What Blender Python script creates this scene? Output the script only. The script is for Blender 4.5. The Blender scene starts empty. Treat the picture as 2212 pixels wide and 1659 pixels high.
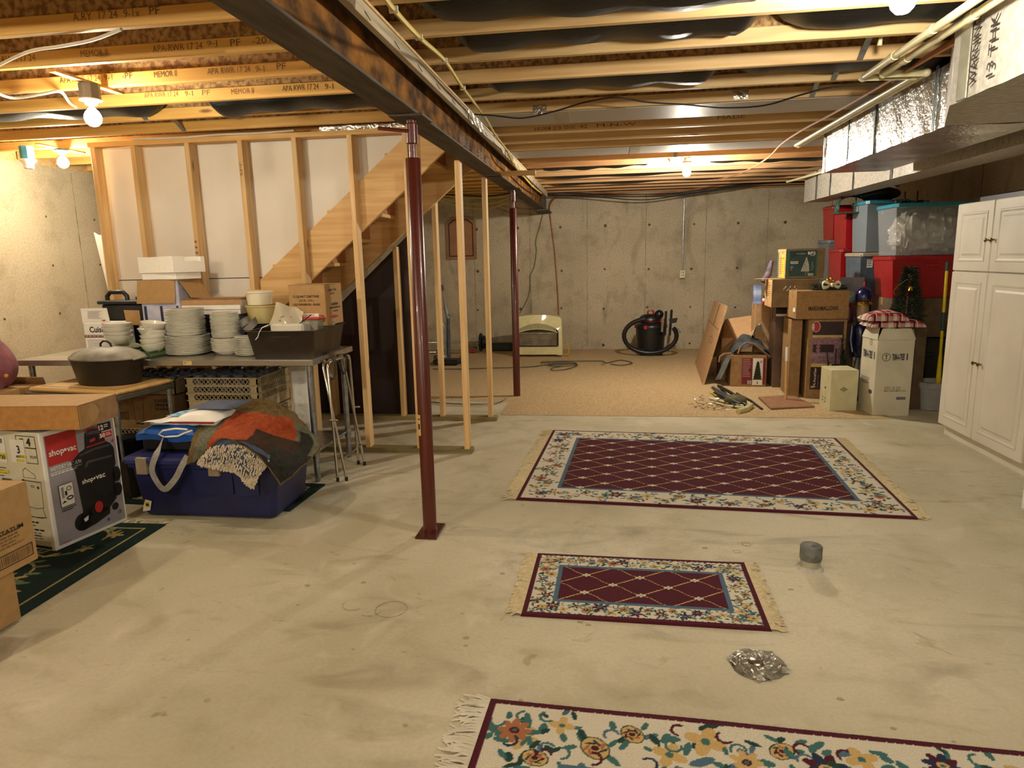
import bpy, math, random
import numpy as np
from mathutils import Vector, Matrix
random.seed(7); rng = np.random.RandomState(7)
S = bpy.context.scene; COL = S.collection
PI = math.pi
# ---------------- camera ----------------
W_, H_, F_ = 2212.0, 1659.0, 1463.0
CAM = Vector((0, 0, 1.5))
_y, _p, _r = [math.radians(a) for a in (-8.12, -10.57, -1.267)]
FWD = Vector((math.sin(_y)*math.cos(_p), math.cos(_y)*math.cos(_p), math.sin(_p)))
_r0 = Vector((math.cos(_y), -math.sin(_y), 0)); _u0 = _r0.cross(FWD)
RT = _r0*math.cos(_r) + _u0*math.sin(_r); UP = _u0*math.cos(_r) - _r0*math.sin(_r)
cd = bpy.data.cameras.new('camera'); cam = bpy.data.objects.new('camera', cd); COL.objects.link(cam)
cd.sensor_fit = 'HORIZONTAL'; cd.sensor_width = 36; cd.lens = 36*F_/W_; cd.clip_start = .05; cd.clip_end = 60
cam.matrix_world = Matrix(((RT.x, UP.x, -FWD.x, 0), (RT.y, UP.y, -FWD.y, 0), (RT.z, UP.z, -FWD.z, 1.5), (0, 0, 0, 1)))
S.camera = cam
S.view_settings.view_transform = 'Standard'; S.view_settings.look = 'None'
S.view_settings.gamma = 1; S.view_settings.use_curve_mapping = False
S.view_settings.exposure = 1.5
try:
    S.cycles.use_denoising = True; S.cycles.max_bounces = 8; S.cycles.diffuse_bounces = 5
    S.cycles.sample_clamp_indirect = 6; S.cycles.transparent_max_bounces = 12
except Exception: pass
wd = bpy.data.worlds.new('world'); S.world = wd; wd.use_nodes = True
wd.node_tree.nodes['Background'].inputs[0].default_value = (.9, .85, .75, 1)
wd.node_tree.nodes['Background'].inputs[1].default_value = .02
WARM = (1, .89, .68); NEUT = (1, .93, .80)
BULBS = [  # position of bulb centre, relative strength, colour, label
    ((.99, 2.66, 2.33), 2.8, NEUT, 'bare bulb beside the cream pipes at the top right'),
    ((.81, 7.48, 2.33), 7.5, NEUT, 'bare bulb hanging below the far joists above the conduit'),
    ((-2.68, 3.42, 2.27), 1.6, WARM, 'bare bulb on a grey box above the near end of the stud wall'),
    ((-4.36, 5.16, 2.335), 3.4, WARM, 'bare bulb on a blue box by the left concrete wall'),
    ((-2.85, .45, 2.30), 3.6, WARM, 'bare bulb among the near left joists'),
    ((1.3, -1.2, 2.30), 3.6, NEUT, 'bare bulb on the right behind the camera'),
    ((-1.9, -2.3, 2.30), 5.5, NEUT, 'bare bulb on the left behind the camera'),
]
BULB_E = 122.0

def at(px, py, X=None, Y=None, Z=None):
    d = RT*((px-W_/2)/F_) - UP*((py-H_/2)/F_) + FWD
    if X is not None: t = X/d.x
    elif Y is not None: t = Y/d.y
    else: t = (Z-1.5)/d.z
    return CAM + d*t
# ---------------- materials ----------------
def lin(h):
    h = h.lstrip('#'); v = [int(h[i:i+2], 16)/255 for i in (0, 2, 4)]
    return tuple(((c/12.92) if c <= .04045 else ((c+.055)/1.055)**2.4) for c in v) + (1,)
MATS = {}
def newmat(name):
    m = bpy.data.materials.new(name); m.use_nodes = True
    return m, m.node_tree.nodes, m.node_tree.links, m.node_tree.nodes['Principled BSDF']
def setp(b, **k):
    for n, v in k.items():
        n = {'rough': 'Roughness', 'metal': 'Metallic', 'spec': 'Specular IOR Level', 'alpha': 'Alpha', 'trans': 'Transmission Weight', 'coat': 'Coat Weight'}[n]
        if n in b.inputs: b.inputs[n].default_value = v
def noise_mix(nt, ln, c1, c2, scale, detail=4, stretch=(1, 1, 1), lo=.35, hi=.65, rnd=True, kind='OBJ'):
    tc = nt.new('ShaderNodeTexCoord'); mp = nt.new('ShaderNodeMapping'); mp.inputs['Scale'].default_value = stretch
    ln.new(tc.outputs['Object'], mp.inputs['Vector']); vec = mp.outputs[0]
    if rnd:
        oi = nt.new('ShaderNodeObjectInfo'); mu = nt.new('ShaderNodeMath'); mu.operation = 'MULTIPLY'; mu.inputs[1].default_value = 37
        ln.new(oi.outputs['Random'], mu.inputs[0]); ad = nt.new('ShaderNodeVectorMath'); ad.operation = 'ADD'
        ln.new(vec, ad.inputs[0]); ln.new(mu.outputs[0], ad.inputs[1]); vec = ad.outputs[0]
    no = nt.new('ShaderNodeTexNoise'); no.inputs['Scale'].default_value = scale; no.inputs['Detail'].default_value = detail
    ln.new(vec, no.inputs['Vector'])
    mr = nt.new('ShaderNodeMapRange'); mr.inputs[1].default_value = lo; mr.inputs[2].default_value = hi
    ln.new(no.outputs[0], mr.inputs[0])
    mx = nt.new('ShaderNodeMix'); mx.data_type = 'RGBA'; mx.inputs[6].default_value = c1; mx.inputs[7].default_value = c2
    ln.new(mr.outputs[0], mx.inputs[0])
    return mx, vec, mr
def bump(nt, ln, b, src, strength, dist=.002):
    bp = nt.new('ShaderNodeBump'); bp.inputs['Strength'].default_value = strength; bp.inputs['Distance'].default_value = dist
    ln.new(src, bp.inputs['Height']); ln.new(bp.outputs[0], b.inputs['Normal'])
def mat(name, c, c2=None, rough=.6, metal=0, scale=12, stretch=(1, 1, 1), bmp=0, lo=.35, hi=.65, detail=4, **k):
    if name in MATS: return MATS[name]
    m, nt, ln, b = newmat(name); setp(b, rough=rough, metal=metal, **k)
    if c2 is None:
        v = lin(c); c2v = tuple(min(1, x*1.12) for x in v[:3])+(1,); c1v = tuple(x*.9 for x in v[:3])+(1,)
    else: c1v, c2v = lin(c), lin(c2)
    mx, vec, mr = noise_mix(nt, ln, c1v, c2v, scale, detail, stretch, lo, hi)
    ln.new(mx.outputs[2], b.inputs['Base Color'])
    if bmp: bump(nt, ln, b, mr.outputs[0], bmp)
    MATS[name] = m; return m
def emis(name, col, s):
    m, nt, ln, b = newmat(name); b.inputs['Base Color'].default_value = (1, 1, 1, 1)
    b.inputs['Emission Color'].default_value = tuple(col)+(1,); b.inputs['Emission Strength'].default_value = s
    MATS[name] = m; return m
def wood(name, c1, c2, axis='x', knots=True, rough=.6, dark='#5a3413', obj_var=.25):
    m, nt, ln, b = newmat(name); setp(b, rough=rough)
    st = {'x': (1.2, 22, 22), 'y': (22, 1.2, 22), 'z': (22, 22, 1.2)}[axis]
    mx, vec, mr = noise_mix(nt, ln, lin(c1), lin(c2), 1.6, 5, st, .3, .7)
    col = mx.outputs[2]
    # wide board figure
    st2 = {'x': (.55, 7, 7), 'y': (7, .55, 7), 'z': (7, 7, .55)}[axis]
    mp2 = nt.new('ShaderNodeMapping'); mp2.inputs['Scale'].default_value = st2
    tc = nt.new('ShaderNodeTexCoord'); oi = nt.new('ShaderNodeObjectInfo')
    vm = nt.new('ShaderNodeVectorMath'); vm.operation = 'ADD'; sc = nt.new('ShaderNodeMath'); sc.operation = 'MULTIPLY'; sc.inputs[1].default_value = 53
    ln.new(oi.outputs['Random'], sc.inputs[0]); ln.new(tc.outputs['Object'], mp2.inputs[0]); ln.new(mp2.outputs[0], vm.inputs[0]); ln.new(sc.outputs[0], vm.inputs[1])
    wv = nt.new('ShaderNodeTexNoise'); wv.inputs['Scale'].default_value = 1.3; wv.inputs['Detail'].default_value = 1
    ln.new(vm.outputs[0], wv.inputs['Vector'])
    m1 = nt.new('ShaderNodeMath'); m1.operation = 'MULTIPLY'; m1.inputs[1].default_value = 26; ln.new(wv.outputs[0], m1.inputs[0])
    m2 = nt.new('ShaderNodeMath'); m2.operation = 'SINE'; ln.new(m1.outputs[0], m2.inputs[0])
    m3 = nt.new('ShaderNodeMapRange'); m3.inputs[1].default_value = -.2; m3.inputs[2].default_value = 1; m3.inputs[3].default_value = 0; m3.inputs[4].default_value = .24
    ln.new(m2.outputs[0], m3.inputs[0])
    mb = nt.new('ShaderNodeMix'); mb.data_type = 'RGBA'; mb.blend_type = 'MULTIPLY'; mb.inputs[7].default_value = (.72, .52, .33, 1)
    ln.new(col, mb.inputs[6]); ln.new(m3.outputs[0], mb.inputs[0]); col = mb.outputs[2]
    if knots:
        sk = {'x': (1.3, 5, 5), 'y': (5, 1.3, 5), 'z': (5, 5, 1.3)}[axis]
        mp3 = nt.new('ShaderNodeMapping'); mp3.inputs['Scale'].default_value = sk; vm3 = nt.new('ShaderNodeVectorMath'); vm3.operation = 'ADD'
        ln.new(tc.outputs['Object'], mp3.inputs[0]); ln.new(mp3.outputs[0], vm3.inputs[0]); ln.new(sc.outputs[0], vm3.inputs[1])
        vo = nt.new('ShaderNodeTexVoronoi'); vo.inputs['Scale'].default_value = 1.0; ln.new(vm3.outputs[0], vo.inputs['Vector'])
        mr3 = nt.new('ShaderNodeMapRange'); mr3.inputs[1].default_value = .03; mr3.inputs[2].default_value = .075; mr3.inputs[3].default_value = .8; mr3.inputs[4].default_value = 0
        ln.new(vo.outputs['Distance'], mr3.inputs[0])
        mk = nt.new('ShaderNodeMix'); mk.data_type = 'RGBA'; mk.inputs[7].default_value = lin(dark)
        ln.new(col, mk.inputs[6]); ln.new(mr3.outputs[0], mk.inputs[0]); col = mk.outputs[2]
    hs = nt.new('ShaderNodeHueSaturation'); mv = nt.new('ShaderNodeMapRange'); mv.inputs[3].default_value = 1-obj_var/2; mv.inputs[4].default_value = 1+obj_var/2
    ln.new(oi.outputs['Random'], mv.inputs[0]); ln.new(mv.outputs[0], hs.inputs['Value']); ln.new(col, hs.inputs['Color'])
    ln.new(hs.outputs[0], b.inputs['Base Color']); bump(nt, ln, b, mr.outputs[0], .15)
    MATS[name] = m; return m
def concrete(name, ca, cb, cdk, pit=.35, rough=.85):
    m, nt, ln, b = newmat(name); setp(b, rough=rough, spec=.25)
    mx, vec, mr = noise_mix(nt, ln, lin(ca), lin(cb), .9, 8, (1, 1, 1), .36, .64, rnd=False)
    n2 = nt.new('ShaderNodeTexNoise'); n2.inputs['Scale'].default_value = 3.2; n2.inputs['Detail'].default_value = 8; n2.inputs['Roughness'].default_value = .65
    ln.new(vec, n2.inputs['Vector'])
    r2 = nt.new('ShaderNodeMapRange'); r2.inputs[1].default_value = .52; r2.inputs[2].default_value = .72; r2.inputs[3].default_value = 0; r2.inputs[4].default_value = .45
    ln.new(n2.outputs[0], r2.inputs[0])
    m2 = nt.new('ShaderNodeMix'); m2.data_type = 'RGBA'; m2.inputs[7].default_value = lin(cdk)
    ln.new(mx.outputs[2], m2.inputs[6]); ln.new(r2.outputs[0], m2.inputs[0])
    vo = nt.new('ShaderNodeTexVoronoi'); vo.inputs['Scale'].default_value = 26; ln.new(vec, vo.inputs['Vector'])
    n3 = nt.new('ShaderNodeTexNoise'); n3.inputs['Scale'].default_value = 60; n3.inputs['Detail'].default_value = 3; ln.new(vec, n3.inputs['Vector'])
    n3r = nt.new('ShaderNodeMapRange'); n3r.inputs[1].default_value = .35; n3r.inputs[2].default_value = .62; n3r.inputs[3].default_value = pit; n3r.inputs[4].default_value = 0
    ln.new(n3.outputs[0], n3r.inputs[0])
    r3 = nt.new('ShaderNodeMapRange'); r3.inputs[1].default_value = .08; r3.inputs[2].default_value = .16; r3.inputs[3].default_value = pit*1.4; r3.inputs[4].default_value = 0
    ln.new(vo.outputs['Distance'], r3.inputs[0])
    mxm = nt.new('ShaderNodeMath'); mxm.operation = 'MAXIMUM'; ln.new(r3.outputs[0], mxm.inputs[0]); ln.new(n3r.outputs[0], mxm.inputs[1])
    m3 = nt.new('ShaderNodeMix'); m3.data_type = 'RGBA'; m3.inputs[7].default_value = lin(cdk)
    ln.new(m2.outputs[2], m3.inputs[6]); ln.new(mxm.outputs[0], m3.inputs[0])
    ln.new(m3.outputs[2], b.inputs['Base Color'])
    inv = nt.new('ShaderNodeMath'); inv.operation = 'MULTIPLY'; inv.inputs[1].default_value = -1; ln.new(mxm.outputs[0], inv.inputs[0])
    bump(nt, ln, b, inv.outputs[0], .4, .003)
    MATS[name] = m; return m
def smear(m, col, scale, stretch, lo, hi, amt):
    nt, ln = m.node_tree.nodes, m.node_tree.links; b = nt['Principled BSDF']; src = b.inputs['Base Color'].links[0].from_socket
    tc = nt.new('ShaderNodeTexCoord'); mp = nt.new('ShaderNodeMapping'); mp.inputs['Scale'].default_value = stretch; mp.inputs['Rotation'].default_value = (0, 0, .5)
    no = nt.new('ShaderNodeTexNoise'); no.inputs['Scale'].default_value = scale; no.inputs['Detail'].default_value = 9; no.inputs['Distortion'].default_value = 1.2
    ln.new(tc.outputs['Object'], mp.inputs[0]); ln.new(mp.outputs[0], no.inputs['Vector'])
    mr = nt.new('ShaderNodeMapRange'); mr.inputs[1].default_value = lo; mr.inputs[2].default_value = hi; mr.inputs[4].default_value = amt; ln.new(no.outputs[0], mr.inputs[0])
    mx = nt.new('ShaderNodeMix'); mx.data_type = 'RGBA'; mx.inputs[7].default_value = lin(col); ln.new(src, mx.inputs[6]); ln.new(mr.outputs[0], mx.inputs[0]); ln.new(mx.outputs[2], b.inputs['Base Color'])
def vcol(name, rough=.9, spec=.2, bmp=True, fuzz=True):
    m, nt, ln, b = newmat(name); setp(b, rough=rough, spec=spec)
    a = nt.new('ShaderNodeVertexColor'); a.layer_name = 'Col'
    mx, vec, mr = noise_mix(nt, ln, (.82, .82, .82, 1), (1.08, 1.08, 1.08, 1), 260, 3, (1, 1, 1), .35, .65, rnd=False)
    mu = nt.new('ShaderNodeMix'); mu.data_type = 'RGBA'; mu.blend_type = 'MULTIPLY'; mu.inputs[0].default_value = 1 if fuzz else .2
    ln.new(a.outputs['Color'], mu.inputs[6]); ln.new(mx.outputs[2], mu.inputs[7]); ln.new(mu.outputs[2], b.inputs['Base Color'])
    if bmp: bump(nt, ln, b, mr.outputs[0], .5, .002)
    MATS[name] = m; return m

joistA = wood('joist pine', '#c5a26b', '#d8b985', 'x')
joistR = wood('joist reddish', '#b38a5c', '#c79d6e', 'x')
joistL = wood('joist yellow', '#c9984a', '#dcb062', 'x')
studZ = wood('stud pine', '#c8a26a', '#dfbf8a', 'z')
plateX = wood('plate pine', '#b98f52', '#d4ab6c', 'x')
treated = wood('treated plate', '#6f6440', '#948556', 'x', knots=False)
strM = wood('stringer pine', '#c99f62', '#dcb67c', 'x', obj_var=.1)
plyY = wood('beam plate', '#a89a80', '#cbbd9f', 'y', knots=False)
osb = mat('osb', '#75522f', '#b08a58', rough=.8, scale=17, stretch=(2.2, 5, 2), bmp=.2, lo=.4, hi=.6, detail=6)
floorM = concrete('floor concrete', '#b4ac90', '#cdc5ab', '#948b6a', pit=.16)
wallM = concrete('wall concrete', '#b3a68b', '#c7b99d', '#75674f', pit=.42)
wallL = concrete('wall concrete pale', '#b3a78c', '#c4b79b', '#85775c', pit=.3)
smear(floorM, '#857a60', 1.6, (1, 2.6, 1), .56, .70, .40); smear(floorM, '#8f7648', 7, (1, 1.4, 1), .66, .74, .45); smear(floorM, '#d6cfba', 2.3, (1.5, 1, 1), .58, .75, .5)
smear(wallM, '#6d5f48', 2.2, (1.4, 1, .5), .56, .72, .45); smear(wallM, '#7c5a3c', 12, (1, 1, .5), .70, .76, .5)
drywall = mat('drywall', '#dad3c6', '#e3dcd0', rough=.9, scale=2.2)
rust = mat('rusty steel', '#4d3824', '#a06c30', rough=.95, metal=0, scale=7, stretch=(1, 1, 1.6), lo=.38, hi=.68, detail=12, bmp=.2, spec=.15)
steelDk = mat('flange steel', '#3c342c', '#574b3f', rough=.75, metal=.0, scale=6, stretch=(4, .5, 1), detail=6)
postM = mat('post primer', '#4c190f', '#571f13', rough=.3, scale=3, coat=.15)
galv = mat('galvanised', '#8d939a', '#b0b5ba', rough=.32, metal=.9, scale=25)
chrome = mat('chrome', '#c9c6bd', '#dedbd2', rough=.16, metal=1, scale=5)
stainless = mat('stainless', '#a9a498', '#bdb8ac', rough=.34, metal=.9, scale=3, stretch=(.3, 8, 8))
foil = mat('foil', '#b9b4a8', '#dcd8cd', rough=.26, metal=.9, scale=45, bmp=.8, detail=3)
foilDull = mat('duct wrap', '#989184', '#b2ab9d', rough=.5, metal=.2, scale=30, bmp=.5)
plastBlk = mat('black plastic', '#121214', '#1d1d1f', rough=.45)
blkBag = mat('insulation facing', '#060607', '#0e0e0e', rough=.42, scale=30, stretch=(1, 5, 1), bmp=.6, spec=.35)
cream = mat('cream pipe', '#c9bf95', '#d9cfa5', rough=.4)
white = mat('white', '#e6e3da', '#efece4', rough=.5)
foam = mat('foam', '#eeeae0', '#f6f3ea', rough=.8, scale=90)
kraft = mat('kraft', '#a58252', '#ae8a59', rough=.8, scale=30)
kraftD = mat('kraft dark', '#8a6a42', '#9c7a4e', rough=.75, scale=22)
kraftO = mat('kraft orange', '#a8835a', '#b38d62', rough=.8, scale=25)
ink = mat('ink', '#1c1712', '#221d18', rough=.8)
inkB = mat('ink brown', '#5c4426', '#8a683a', rough=.8)
redP = mat('red plastic', '#8c1218', '#9a151b', rough=.35)
greyP = mat('grey plastic', '#5d6268', '#6a7076', rough=.4)
tealP = mat('teal plastic', '#2d7c92', '#388ba1', rough=.35)
carpetM = mat('carpet', '#a58c63', '#bda47a', rough=1, scale=70, stretch=(1, .5, 1), detail=3, bmp=.9)
duct_black = mat('tray', '#1f1712', '#2b2018', rough=.35)
china = mat('china', '#d9d6c8', '#e3e0d3', rough=.22, coat=.3)
M_RUG = vcol('rug pile'); M_TOW = vcol('towel pile'); M_PRINT = vcol('print', rough=.6, bmp=False, fuzz=False)
# ---------------- geometry ----------------
ROOTS = {}
def tag(o, label=None, cat=None, group=None, kind=None):
    if label: o['label'] = label
    if cat: o['category'] = cat
    if group: o['group'] = group
    if kind: o['kind'] = kind
    return o
def thing(name, label, cat, loc=(0, 0, 0), rz=0, group=None, rot=None, kind=None):
    o = bpy.data.objects.new(name, None); COL.objects.link(o); o.empty_display_size = .05
    o.location = loc; o.rotation_euler = rot or (0, 0, rz)
    from mathutils import Euler
    ROOTS[o.name] = Matrix.Translation(Vector(loc)) @ Euler(o.rotation_euler, 'XYZ').to_matrix().to_4x4()
    return tag(o, label, cat, group, kind)
def wm(o):
    if o is None: return Matrix.Identity(4)
    return ROOTS.get(o.name, Matrix.Identity(4))
class G:
    def __init__(s): s.v = []; s.f = []; s.m = []; s.ml = []; s.c = []; s.sm = []; s.cm = 0
    def use(s, m):
        if m not in s.ml: s.ml.append(m)
        s.cm = s.ml.index(m); return s
    def add(s, vs, fs, smooth=False):
        n = len(s.v); s.v += [tuple(v) for v in vs]
        for f in fs: s.f.append(tuple(i+n for i in f)); s.m.append(s.cm); s.sm.append(smooth)
        return s
    def box(s, x0, x1, y0, y1, z0, z1):
        return s.add([(x0, y0, z0), (x1, y0, z0), (x1, y1, z0), (x0, y1, z0), (x0, y0, z1), (x1, y0, z1), (x1, y1, z1), (x0, y1, z1)],
                     [(0, 3, 2, 1), (4, 5, 6, 7), (0, 1, 5, 4), (1, 2, 6, 5), (2, 3, 7, 6), (3, 0, 4, 7)])
    def bbox(s, x0, x1, y0, y1, z0, z1, b=.004):   # bevelled box
        xs = (x0, x0+b, x1-b, x1); ys = (y0, y0+b, y1-b, y1); zs = (z0, z0+b, z1-b, z1); idx = {}; V = []
        def g(i, j, k):
            if (i, j, k) not in idx: idx[(i, j, k)] = len(V); V.append((xs[i], ys[j], zs[k]))
            return idx[(i, j, k)]
        Fs = []
        for a, e in ((0, 0), (0, 3), (1, 0), (1, 3), (2, 0), (2, 3)):
            q = []
            for p, r in ((1, 1), (2, 1), (2, 2), (1, 2)):
                t = [p, r]; t.insert(a, e); q.append(g(*t))
            if (a != 1) == (e == 0): q.reverse()
            Fs.append(q)
        E = ((0, 3), (3, 0), (0, 0), (3, 3))
        for a, bb in ((0, 1), (0, 2), (1, 2)):
            c = 3-a-bb
            for ea in (0, 3):
                for eb in (0, 3):
                    q = []
                    for (fa, fb), cc in (((0, 1), 1), ((0, 1), 2), ((1, 0), 2), ((1, 0), 1)):
                        t = [0, 0, 0]; t[c] = cc
                        ia = ea if fa == 0 else (1 if ea == 0 else 2); ib = eb if fb == 0 else (1 if eb == 0 else 2)
                        t[a] = ia; t[bb] = ib; q.append(g(*t))
                    Fs.append(q)
        for i in (0, 3):
            for j in (0, 3):
                for k in (0, 3):
                    ii = 1 if i == 0 else 2; jj = 1 if j == 0 else 2; kk = 1 if k == 0 else 2
                    Fs.append([g(i, jj, kk), g(ii, j, kk), g(ii, jj, k)])
        return s.add(V, Fs)
    def prism(s, pts, ext):
        n = len(pts); e = Vector(ext); V = [Vector(p) for p in pts]; V += [p+e for p in V]
        return s.add(V, [tuple(range(n-1, -1, -1)), tuple(range(n, 2*n))]+[(i, (i+1) % n, n+(i+1) % n, n+i) for i in range(n)])
    def plate(s, pts, t):   # planar polygon extruded t along its normal
        a, b, c = [Vector(p) for p in pts[:3]]; n = (b-a).cross(c-a).normalized()
        return s.prism(pts, n*t)
    def tube(s, pts, r, n=8, closed=False, caps=True):
        P = [Vector(p) for p in pts]; R = r if isinstance(r, (list, tuple)) else [r]*len(P); V = []; Fs = []; N = len(P)
        up = None
        for i, p in enumerate(P):
            if closed: t = P[(i+1) % N]-P[i-1]
            else: t = P[min(i+1, N-1)]-P[max(i-1, 0)]
            t = t.normalized() if t.length > 1e-9 else Vector((0, 0, 1))
            if up is None: up = Vector((0, 0, 1)) if abs(t.z) < .9 else Vector((1, 0, 0))
            a = up-t*up.dot(t)
            if a.length < 1e-4: a = Vector((1, 0, 0))-t*t.x
            a.normalize(); b = t.cross(a); up = a
            for k in range(n): V.append(p+a*(R[i]*math.cos(2*PI*k/n))+b*(R[i]*math.sin(2*PI*k/n)))
        M_ = N if closed else N-1
        for i in range(M_):
            for k in range(n):
                j = (i+1) % N; Fs.append((i*n+k, i*n+(k+1) % n, j*n+(k+1) % n, j*n+k))
        if caps and not closed: Fs += [tuple(range(n-1, -1, -1)), tuple((N-1)*n+k for k in range(n))]
        return s.add(V, Fs, n > 4)
    def lathe(s, prof, c=(0, 0, 0), n=24, sx=1, sy=1, ax='z', rot=None, smooth=True):
        V = []; Fs = []; c = Vector(c)
        for r, z in prof:
            for k in range(n):
                a = 2*PI*k/n; v = Vector((r*sx*math.cos(a), r*sy*math.sin(a), z))
                if ax == 'x': v = Vector((v.z, v.x, v.y))
                if ax == 'y': v = Vector((v.x, v.z, -v.y))
                if rot is not None: v = rot @ v
                V.append(c+v)
        for i in range(len(prof)-1):
            for k in range(n): Fs.append((i*n+k, i*n+(k+1) % n, (i+1)*n+(k+1) % n, (i+1)*n+k))
        if prof[0][0] > 1e-5: Fs.append(tuple(range(n-1, -1, -1)))
        if prof[-1][0] > 1e-5: Fs.append(tuple((len(prof)-1)*n+k for k in range(n)))
        return s.add(V, Fs, smooth)
    def grid(s, fn, nu, nv, smooth=True):
        V = [fn(i/nu, j/nv) for j in range(nv+1) for i in range(nu+1)]
        return s.add(V, [(j*(nu+1)+i, j*(nu+1)+i+1, (j+1)*(nu+1)+i+1, (j+1)*(nu+1)+i) for j in range(nv) for i in range(nu)], smooth)
    def ball(s, c, r, n=10, sc=(1, 1, 1)):
        prof = [(r*math.sin(PI*i/n) * 1, -r*math.cos(PI*i/n)*sc[2]) for i in range(n+1)]
        return s.lathe(prof, c, n*2, sc[0], sc[1])
    def build(s, name, m=None, parent=None, local=False, origin=None):
        V = [Vector(v) for v in s.v]
        if parent is not None:
            if not local:
                inv = wm(parent).inverted(); V = [inv @ v for v in V]
            off = Vector((0, 0, 0))
            if origin == 'c' or ROOTS.get(parent.name) is None:
                pass
        me = bpy.data.meshes.new(name)
        loc = Vector((0, 0, 0))
        if parent is None:
            lo = Vector([min(v[i] for v in V) for i in range(3)]); hi = Vector([max(v[i] for v in V) for i in range(3)])
            loc = Vector(((lo.x+hi.x)/2, (lo.y+hi.y)/2, lo.z)); V = [v-loc for v in V]
        me.from_pydata([tuple(v) for v in V], [], s.f)
        ms = s.ml if s.ml else [m]
        for q in ms: me.materials.append(q)
        me.polygons.foreach_set('material_index', s.m if s.ml else [0]*len(s.f))
        me.polygons.foreach_set('use_smooth', s.sm)
        if any(s.sm):
            try: me.set_sharp_from_angle(angle=math.radians(42))
            except Exception: pass
        if s.c:
            a = me.color_attributes.new('Col', 'FLOAT_COLOR', 'POINT'); a.data.foreach_set('color', [x for c in s.c for x in (*c[:3], 1)])
        me.validate(); me.update()
        o = bpy.data.objects.new(name, me); COL.objects.link(o); o.location = loc
        if name.startswith('printed') or name in ('bolt_slots', 'sockets', 'lettering', 'flap_prints'): o['kind'] = 'stuff'
        if parent is not None: o.parent = parent; ROOTS[o.name] = wm(parent).copy()
        else: ROOTS[o.name] = Matrix.Translation(loc)
        return o
def copytree(o, parent=None, loc=None, rot=None):
    c = o.copy(); COL.objects.link(c)
    if parent is not None: c.parent = parent
    if loc is not None: c.location = loc
    if rot is not None: c.rotation_euler = rot
    for ch in list(o.children): copytree(ch, c)
    return c
ORD = ['top', 'second', 'third', 'fourth', 'fifth', 'sixth', 'seventh', 'eighth', 'ninth', 'tenth', 'eleventh', 'twelfth', 'thirteenth', 'fourteenth', 'fifteenth', 'sixteenth', 'seventeenth', 'eighteenth', 'nineteenth', 'twentieth', 'twenty-first', 'twenty-second', 'twenty-third', 'twenty-fourth', 'twenty-fifth', 'twenty-sixth']
_tc = {}
def textgeo(s, bold=0):
    k = (s, bold)
    if k not in _tc:
        cu = bpy.data.curves.new('t', 'FONT'); cu.body = s; cu.size = 1; cu.offset = bold; cu.resolution_u = 2; cu.fill_mode = 'FRONT'
        ob = bpy.data.objects.new('t', cu); COL.objects.link(ob)
        dg = bpy.context.evaluated_depsgraph_get(); me = bpy.data.meshes.new_from_object(ob.evaluated_get(dg))
        V = [v.co.copy() for v in me.vertices]; Fc = [tuple(p.vertices) for p in me.polygons]
        bpy.data.objects.remove(ob); bpy.data.meshes.remove(me); bpy.data.curves.remove(cu)
        x0 = min(v.x for v in V); x1 = max(v.x for v in V); y0 = min(v.y for v in V); y1 = max(v.y for v in V)
        _tc[k] = (V, Fc, x0, x1, y0, y1)
    return _tc[k]
def text(g, s, o, U, V, w, h, bold=0):   # fitted into width w, height h at origin o
    vs, fs, x0, x1, y0, y1 = textgeo(s, bold); o, U, V = Vector(o), Vector(U), Vector(V)
    g.add([o+U*((v.x-x0)/(x1-x0)*w)+V*((v.y-y0)/(y1-y0)*h) for v in vs], fs); return g
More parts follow.
